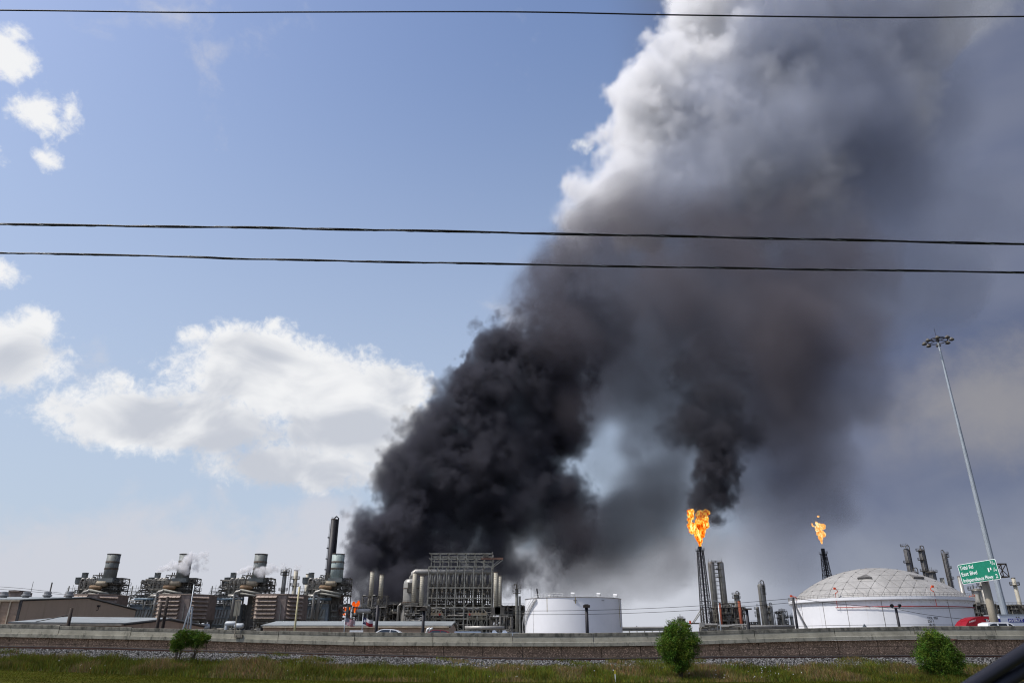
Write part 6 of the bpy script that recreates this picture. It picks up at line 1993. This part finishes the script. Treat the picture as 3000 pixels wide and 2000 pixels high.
b = MB(); b.cyl((x1 + Lc * .40, yt(.9) - .12, z0 + 1.2), (x1 + Lc * .40, yt(.9) - .12, z0 + hh * .70), .06, n=8); b.build('exhaust_pipe', whitep2, tr)
wheels(tr, (x1 - .9, x2 - 1.4, x2 - .2), Yt, z0, .5, .3, 2.0)
x3 = X(3160, 1835, Yt)
tl = thing('box_trailer', ((x2 + x3) / 2, Yt, z0), 'white box trailer with a blue lettered band behind the red tractor', 'trailer', 'vehicles on the road')
zt2_, zt1_ = Z(1800, Yt), Z(1835, Yt) - 1.7
b = MB(); b.bb((x2 + .45, Yt - 1.3, zt1_), (x3, Yt + 1.3, zt2_ - .02)); b.build('box', trailer, tl)
b = MB(); b.bb((x2 + .43, Yt - 1.33, zt2_ - .10), (x3, Yt + 1.33, zt2_ + .02)); b.build('top_rail', galv, tl)
zb0, zb1 = Z(1822.5, Yt), Z(1811.5, Yt)
xb0, xb1 = x2 + .47, X(2912, 1817, Yt)
b = MB(); b.bb((x2 + .46, Yt - 1.312, zb0), (xb1 - .45, Yt - 1.302, zb1)); b.build('band', bandm, tl)
xb2 = X(2931, 1817, Yt)
b = MB(); b.bb((xb2, Yt - 1.312, zb0), (x3 - .3, Yt - 1.302, zb1)); b.build('band', bandm, tl)
hb = zb1 - zb0
o = text(tl, 'AVERITT', hb * .98, (xb2 + .06, Yt - 1.318, zb0 + hb * .13), (1, 0, 0), (0, 0, 1), signw, bold=.009, thick=.003, sx=1.05)
ln = max(v.co.x for v in o.data.vertices) + WL[o.name][0]
text(tl, 'EXPRESS', hb * .98, (ln + .2, Yt - 1.318, zb0 + hb * .13), (1, 0, 0), (0, 0, 1), signw, bold=-.004, thick=.003, sx=1.0)
text(tl, 'AVERITT', hb * .98, (xb1 - .55, Yt - 1.318, zb0 + hb * .13), (1, 0, 0), (0, 0, 1), signw, bold=.009, thick=.003, sx=.8, align='RIGHT')
for px in (2893, 2957):
    x_ = X(px, 1806, Yt)
    for k in (-1, 1):
        b = MB(); b.box((x_ + k * .12, Yt - 1.34, Z(1807.5, Yt)), (.12, .04, .1)); b.build('marker_lamp', hub, tl)
wheels(tl, (x3 - 1.5, x3 - 2.8), Yt, z0, .5, .3, 2.0)

# window frame of the photographer's own car, bottom right corner (out of focus)
Yc_ = .62
cf = thing('car_window_frame', tuple(W(2950, 2000, Yc_)), 'dark blurred car window frame slanting through the bottom right corner', 'car window frame')
for P_, r, nm in (([(2740, 2078, .615), (2858, 2000, .62), (3000, 1909, .625), (3130, 1830, .63)], .0052, 'outer_seal'),
                  ([(2830, 2072, .62), (2938, 2000, .625), (3000, 1960, .63), (3130, 1878, .635)], .0054, 'inner_seal'),
                  ([(2930, 2072, .625), (3000, 2026, .63), (3060, 1986, .635), (3150, 1928, .64)], .0062, 'door_frame')):
    P3 = [W(*q) for q in P_]
    pts = []
    for i in range(3):
        a_, b_, c_, d_ = P3[max(0, i - 1)], P3[i], P3[i + 1], P3[min(3, i + 2)]
        for k in range(6):
            t_ = k / 6
            pts.append(.5 * ((2 * b_) + (c_ - a_) * t_ + (2 * a_ - 5 * b_ + 4 * c_ - d_) * t_ ** 2 + (3 * b_ - a_ - 3 * c_ + d_) * t_ ** 3))
    pts.append(P3[-1])
    b = MB(); b.tube(pts, r, 14); b.build(nm, carframe, cf, smooth=True)
# ------------------------------------------------------------------ smoke, cloud plume and steam: baked density grids
def fnoise(shape, vox, lmax, beta, seed, aniso=(1, 1, 1)):
    """fractal noise, roughly -1..1, features up to lmax metres"""
    g = np.random.default_rng(seed)
    w = g.standard_normal(shape).astype(np.float32)
    fz = np.fft.rfftfreq(shape[2], vox) * aniso[2]; fy = np.fft.fftfreq(shape[1], vox) * aniso[1]; fx = np.fft.fftfreq(shape[0], vox) * aniso[0]
    k = np.sqrt(fx[:, None, None] ** 2 + fy[None, :, None] ** 2 + fz[None, None, :] ** 2)
    k0 = 1.0 / lmax
    amp = np.where(k < k0 * .5, 0, (np.maximum(k, 1e-9) / k0) ** -beta)
    amp[k < k0] *= 0.6
    n = np.fft.irfftn(np.fft.rfftn(w) * amp, s=shape, axes=(0, 1, 2)).astype(np.float32)
    return n / (n.std() * 2.2)


def billow(shape, vox, lmax, seed, oct_=5, gain=.62):
    """cauliflower noise: sum of folded octaves, 0 at creases, about 1 on the bulges"""
    out = np.zeros(shape, np.float32); a = 1.0; tot = 0
    for o in range(oct_):
        l = lmax / 2 ** o
        if l < vox * 2.5: break
        n = fnoise(shape, vox, l, 4.0, seed + 17 * o)
        out += a * np.minimum(1.6, np.abs(n) * 1.5); tot += a; a *= gain
    return out / tot


def smoke(name, puffs, vox, dens, color, seed, label, lmax, amp_b=.55, amp_f=.35, edge=(.0, .35), aniso=0.0, margin=1.25, inner=0.0, beta=2.1, bounds=None, base=0.0, warp=0.0):
    """puffs: (px, py, r_px, Y, weight[, rx/rz stretch]); density is their union, its skin broken up by the noise"""
    P = []
    for q in puffs:
        px, py, rp, Y, wgt = q[:5]
        c_ = W(px, py, Y); r = rp / PM(py, Y)
        P.append((c_.x, c_.y, c_.z, r, wgt, q[5] if len(q) > 5 else 1.0))
    P = np.array(P)
    rr = P[:, 3] * np.maximum(1, P[:, 5])
    lo = (P[:, :3] - (rr * margin)[:, None]).min(0); hi = (P[:, :3] + (rr * margin)[:, None]).max(0)
    lo[2] = max(lo[2], base)
    if bounds is not None:
        lo = np.maximum(lo, bounds[0]); hi = np.minimum(hi, bounds[1])
    N = np.maximum(8, np.ceil((hi - lo) / vox)).astype(int)
    hi = lo + N * vox
    ax = [lo[i] + (np.arange(N[i]) + .5) * vox for i in range(3)]
    shape = tuple(N)
    F_ = np.zeros(shape, np.float32); WS = np.zeros(shape, np.float32); SW = np.full(shape, 1e-4, np.float32)
    for (x, y, z, r, wgt, stx) in P:
        R_ = r * margin
        sl_ = []
        for i, (c_, e) in enumerate(((x, R_ * stx), (y, R_), (z, R_))):
            a = int(max(0, np.floor((c_ - e - lo[i]) / vox))); b_ = int(min(N[i], np.ceil((c_ + e - lo[i]) / vox) + 1))
            sl_.append(slice(a, b_))
        dx = ((ax[0][sl_[0]] - x) / (r * stx)) ** 2; dy = ((ax[1][sl_[1]] - y) / r) ** 2; dz = ((ax[2][sl_[2]] - z) / r) ** 2
        d = np.sqrt(dx[:, None, None] + dy[None, :, None] + dz[None, None, :])
        f = np.clip(1 - d, -.25, 1).astype(np.float32)
        S_ = tuple(sl_)
        fp = np.maximum(0, f)
        F_[S_] = np.maximum(F_[S_], f) + .25 * np.minimum(F_[S_].clip(0), fp)
        k = fp + .02
        WS[S_] += k * wgt; SW[S_] += k
    n1 = fnoise(shape, vox, lmax, beta, seed)
    bl = billow(shape, vox, lmax * .55, seed + 3)
    if warp:                                                # curl the shape and its bulges so that edges tear into wisps
        ii = np.indices(shape, np.int32, sparse=True)
        ix = [np.clip(ii[k] + np.rint(fnoise(shape, vox, lmax * .5, 2.3, seed + 31 + k) * (warp / vox)).astype(np.int32), 0, shape[k] - 1) for k in range(3)]
        Fw = F_[ix[0], ix[1], ix[2]]; bl = bl[ix[0], ix[1], ix[2]]
        F_ = .35 * F_ + .65 * Fw
        del ix, Fw
    fld = F_ + amp_f * n1 + amp_b * (bl - .62)
    t_ = np.clip((fld - edge[0]) / (edge[1] - edge[0]), 0, 1)
    rho = t_ * t_ * (3 - 2 * t_) * (WS / SW)
    if inner:
        n2 = fnoise(shape, vox, lmax * 1.6, 2.3, seed + 9)
        rho *= np.clip(1 + inner * n2 * 1.6, .05, 3)
    rho[F_ <= -.2] = 0
    rho[np.abs(F_) < 1e-6] = 0
    for i in range(3):                                      # nothing touches the grid's faces
        m_ = np.ones(N[i], np.float32); e = min(4, N[i] // 4); m_[:e] = np.linspace(0, 1, e); m_[-e:] = np.linspace(1, 0, e)
        if i == 2 and lo[2] <= base + 1e-6: m_[:e] = 1
        sh = [1, 1, 1]; sh[i] = N[i]; rho *= m_.reshape(sh)
    rho[rho < .004] = 0
    me = bpy.data.meshes.new(name)
    me.vertices.add(rho.size)
    me.attributes.new('density', 'FLOAT', 'POINT').data.foreach_set('value', np.ascontiguousarray(rho, np.float32).ravel())
    m = bpy.data.materials.new(name + '_volume'); m.use_nodes = True
    nt = m.node_tree; nt.nodes.clear()
    out = nt.nodes.new('ShaderNodeOutputMaterial'); pv = nt.nodes.new('ShaderNodeVolumePrincipled')
    pv.inputs['Density'].default_value = dens; pv.inputs['Color'].default_value = tuple(color) + (1,)
    pv.inputs['Anisotropy'].default_value = aniso
    nt.links.new(pv.outputs[0], out.inputs['Volume'])
    me.materials.append(m)
    o = bpy.data.objects.new(name, me); COL.objects.link(o)
    ng = bpy.data.node_groups.new(name + '_grid', 'GeometryNodeTree')
    ng.interface.new_socket('Geometry', in_out='INPUT', socket_type='NodeSocketGeometry')
    ng.interface.new_socket('Geometry', in_out='OUTPUT', socket_type='NodeSocketGeometry')
    n_, l_ = ng.nodes, ng.links
    gi = n_.new('NodeGroupInput'); go = n_.new('NodeGroupOutput'); vc = n_.new('GeometryNodeVolumeCube')
    mn = lo + vox / 2; mx = hi - vox / 2
    vc.inputs['Min'].default_value = tuple(mn); vc.inputs['Max'].default_value = tuple(mx)
    for a, i in zip('XYZ', range(3)): vc.inputs['Resolution ' + a].default_value = int(N[i])
    pos = n_.new('GeometryNodeInputPosition')
    def vm(op, a, b_=None):
        n = n_.new('ShaderNodeVectorMath'); n.operation = op; l_.new(a, n.inputs[0])
        if b_ is not None: n.inputs[1].default_value = tuple(float(q) for q in b_)
        return n
    a = vm('SUBTRACT', pos.outputs[0], mn); b_ = vm('DIVIDE', a.outputs[0], (vox, vox, vox)); c_ = vm('ADD', b_.outputs[0], (.5, .5, .5)); f = vm('FLOOR', c_.outputs[0])
    s = vm('DOT_PRODUCT', f.outputs[0], (N[1] * N[2], N[2], 1))
    si = n_.new('GeometryNodeSampleIndex'); si.data_type = 'FLOAT'; si.domain = 'POINT'
    na = n_.new('GeometryNodeInputNamedAttribute'); na.data_type = 'FLOAT'; na.inputs[0].default_value = 'density'
    l_.new(gi.outputs[0], si.inputs['Geometry']); l_.new(na.outputs[0], si.inputs['Value']); l_.new(s.outputs['Value'], si.inputs['Index'])
    l_.new(si.outputs[0], vc.inputs['Density'])
    sm = n_.new('GeometryNodeSetMaterial'); sm.inputs['Material'].default_value = m
    l_.new(vc.outputs[0], sm.inputs[0]); l_.new(sm.outputs[0], go.inputs[0])
    md = o.modifiers.new('grid', 'NODES'); md.node_group = ng
    o['kind'] = 'stuff'
    o['label'] = label
    print('SMOKE', name, N, rho.size, 'filled', float((rho > 0).mean()))
    return o


# black smoke pouring from the fire, drifting right
core = [(1075, 1780, 60, 395, 1), (1042, 1640, 50, 402, .9), (1022, 1720, 42, 395, .9), (1060, 1560, 50, 420, .8), (1120, 1740, 80, 405, 1), (1060, 1690, 55, 410, 1), (1180, 1690, 110, 425, 1), (1100, 1600, 90, 425, 1), (1085, 1535, 66, 430, 1), (1200, 1580, 140, 440, 1), (1320, 1600, 140, 445, 1),
        (1230, 1450, 140, 445, 1), (1200, 1370, 95, 440, 1), (1350, 1450, 170, 450, 1), (1290, 1300, 125, 450, 1), (1420, 1330, 165, 455, 1), (1320, 1230, 85, 450, .9), (1440, 1190, 150, 460, 1), (1520, 1270, 150, 465, 1),
        (1500, 1080, 140, 465, 1), (1550, 985, 105, 470, .9), (1450, 1010, 60, 465, .7), (1600, 1150, 140, 470, .9), (1650, 1060, 110, 475, .7), (1480, 1500, 150, 455, 1), (1550, 1540, 110, 455, .7), (1520, 1640, 85, 450, .7), (1590, 1600, 90, 455, .45), (1440, 1660, 90, 445, .8),
        (1290, 1180, 50, 455, .5), (1245, 1235, 55, 455, .35), (1250, 1690, 100, 425, 1), (1640, 1460, 110, 460, .7), (1640, 1270, 110, 475, .8), (1560, 1400, 120, 460, .8), (1670, 1560, 80, 460, .5), (1640, 950, 90, 480, .42), (1610, 870, 115, 478, .26), (1680, 800, 120, 490, .10), (1740, 960, 130, 490, .2)]
smoke('black_smoke', core, 1.35, .14, (.125, .125, .152), 21, 'thick black smoke rolling up from the fire', 46, amp_b=.34, amp_f=.40, edge=(-.03, .44), inner=.45, beta=1.8, warp=9)
# thinner brown-grey smoke: band along the bottom, round the gap, and the mass above the flare
mid = [(1690, 1580, 150, 490, 2.6), (1800, 1540, 160, 500, 2.4), (1950, 1450, 170, 510, 1.8), (1880, 1520, 120, 500, 2.0), (1660, 1680, 110, 490, .9), (1780, 1670, 120, 500, .35), (1900, 1620, 140, 505, .45), (1640, 1480, 110, 490, .8), (1900, 1280, 130, 515, 1.0), (1660, 1200, 150, 500, 1.0), (1750, 1110, 190, 510, 1.1),
       (1850, 1120, 200, 525, 1.1), (1980, 1270, 190, 520, 1.2), (2070, 1130, 240, 530, 1.2), (2240, 1230, 240, 530, 1.0), (2330, 1080, 260, 535, .9), (1900, 960, 260, 540, 1.0), (2120, 960, 280, 545, 1.0), (2380, 920, 260, 550, .75),
       (1720, 940, 200, 530, 1.1), (1690, 820, 150, 540, .9), (1820, 790, 230, 550, .8), (2080, 780, 260, 560, .7), (2200, 1420, 220, 525, .6), (2350, 1400, 190, 530, .4), (2060, 1580, 150, 515, .3), (2270, 1560, 160, 525, .2), (2520, 1180, 180, 540, .4), (2370, 760, 250, 570, .45), (1710, 710, 110, 560, .5), (1880, 680, 190, 565, .5), (1620, 1080, 120, 500, .9), (1650, 1010, 140, 445, 1.0), (1700, 1190, 120, 450, .9), (1590, 880, 110, 450, .7), (1520, 950, 70, 440, .4), (1690, 1560, 110, 440, .7), (2250, 1000, 200, 500, .8), (1770, 1350, 110, 470, .22), (1530, 930, 100, 438, .6), (1580, 840, 110, 445, .6), (1640, 760, 100, 470, .6)]
smoke('brown_smoke', mid, 3.0, .024, (.215, .20, .225), 33, 'thin brown-grey smoke drifting above the tanks and flares', 110, amp_b=.2, amp_f=.42, edge=(-.06, .60), inner=.3, beta=2.3)
# dark smoke off the near flare
fls = [(2052, 1492, 48, 430, 1), (2085, 1478, 54, 432, 1), (2112, 1440, 56, 434, 1), (2050, 1458, 46, 431, 1), (2082, 1415, 60, 434, 1), (2100, 1360, 64, 438, .9), (2095, 1300, 78, 444, .7), (2050, 1262, 85, 452, .5), (2125, 1270, 80, 456, .45), (1995, 1255, 75, 458, .3), (2180, 1260, 75, 462, .2), (2090, 1190, 120, 468, .22), (2070, 1100, 130, 480, .14)]
smoke('flare_smoke', fls, 1.2, .23, (.10, .10, .12), 51, 'black smoke curling off the big flare flame', 26, amp_b=.32, amp_f=.45, edge=(-.02, .58), inner=.35, beta=1.8, warp=5)
# pale plume: smoke turning to cloud high up, sunlit on its left flank
edge_ = [(1690, 650, 75, 600, .6), (1645, 630, 42, 598, .45), (1755, 575, 80, 605, .8), (1800, 495, 75, 605, .9), (1850, 575, 130, 615, .8), (1870, 430, 100, 610, 1), (1895, 350, 100, 615, 1), (1832, 285, 50, 610, .8), (1920, 270, 120, 620, 1), (1975, 400, 170, 630, .9), (1990, 180, 115, 622, 1), (2045, 90, 115, 625, 1), (2075, 10, 115, 630, 1),
         (2110, -70, 140, 640, 1), (2170, 130, 190, 645, .9), (2060, 290, 180, 640, .9), (1920, 540, 170, 630, .7), (1690, 730, 65, 600, .35), (2260, -30, 200, 655, .9), (2200, -180, 200, 650, 1), (1655, 770, 50, 600, .3), (2220, 330, 220, 665, .6), (2380, 120, 230, 680, .6), (2110, 500, 210, 650, .5), (2420, -120, 240, 690, .7), (2300, 520, 220, 680, .3), (2550, 60, 260, 700, .35), (2600, -180, 260, 710, .35), (2500, 330, 240, 700, .3)]
smoke('pale_smoke', edge_, 3.4, .07, (.99, .99, .992), 77, 'pale cloud-like flank of the smoke plume, lit white along its left edge', 110, amp_b=.5, amp_f=.46, edge=(0, .3), inner=.3, beta=1.85, warp=18)
grey_ = [(1900, 640, 180, 645, .8), (2040, 560, 220, 655, 1), (2200, 400, 230, 670, 1), (2330, 240, 230, 680, .9), (2380, 480, 260, 690, 1), (2500, 260, 260, 700, 1), (2120, 670, 230, 650, 1), (2380, 700, 260, 690, .8), (2600, 560, 260, 720, .8), (2680, 320, 260, 730, .7), (2400, -120, 260, 690, .8), (2600, 30, 260, 720, .8), (2640, 800, 230, 720, .5), (2820, 640, 230, 750, .5), (2130, 320, 190, 575, .8), (2240, 130, 200, 590, .9), (2050, 530, 180, 565, .8), (2270, 430, 220, 590, .9), (2450, 320, 240, 600, .9), (2480, 80, 240, 620, .8), (2200, -20, 150, 590, .7), (1940, 620, 140, 560, .7)]
smoke('grey_smoke', grey_, 6.0, .017, (.60, .64, .74), 91, 'broad smooth blue-grey body of the smoke plume filling the upper right sky', 170, amp_b=.2, amp_f=.42, edge=(-.05, .7), inner=.35, beta=2.3)
# steam wisps across the second and third exhaust stacks
def wisp(pts, seed, label):
    pts = [(a, b_, c_ * 1.5, d_, e_) for a, b_, c_, d_, e_ in pts]
    smoke('steam', pts, .4, 0.9, (.95, .95, .96), seed, label, 5.5, amp_b=.5, amp_f=.75, edge=(.02, .5))


wisp([(462, 1670, 5, 316, .8), (474, 1665, 7, 316, .9), (490, 1659, 9, 316, 1), (508, 1655, 11, 316, 1), (525, 1657, 12, 316, 1), (540, 1650, 13, 316, 1), (552, 1640, 12, 316, .9), (558, 1628, 9, 316, .8), (572, 1633, 10, 316, .6), (590, 1627, 9, 316, .5), (606, 1618, 8, 317, .4), (600, 1644, 8, 317, .3), (545, 1664, 14, 316, .8), (575, 1662, 10, 317, .4), (600, 1665, 8, 317, .3)], 5, 'white steam wisp blowing across the second exhaust stack')
wisp([(698, 1676, 5, 316, .9), (712, 1672, 7, 316, 1), (730, 1669, 9, 316, 1), (750, 1670, 11, 316, 1), (766, 1674, 12, 316, 1), (778, 1672, 10, 316, .8), (795, 1665, 10, 317, .6), (812, 1666, 9, 317, .5), (832, 1658, 9, 317, .4), (872, 1662, 8, 318, .3), (905, 1668, 7, 318, .22)], 6, 'white steam wisp blowing across the third exhaust stack')
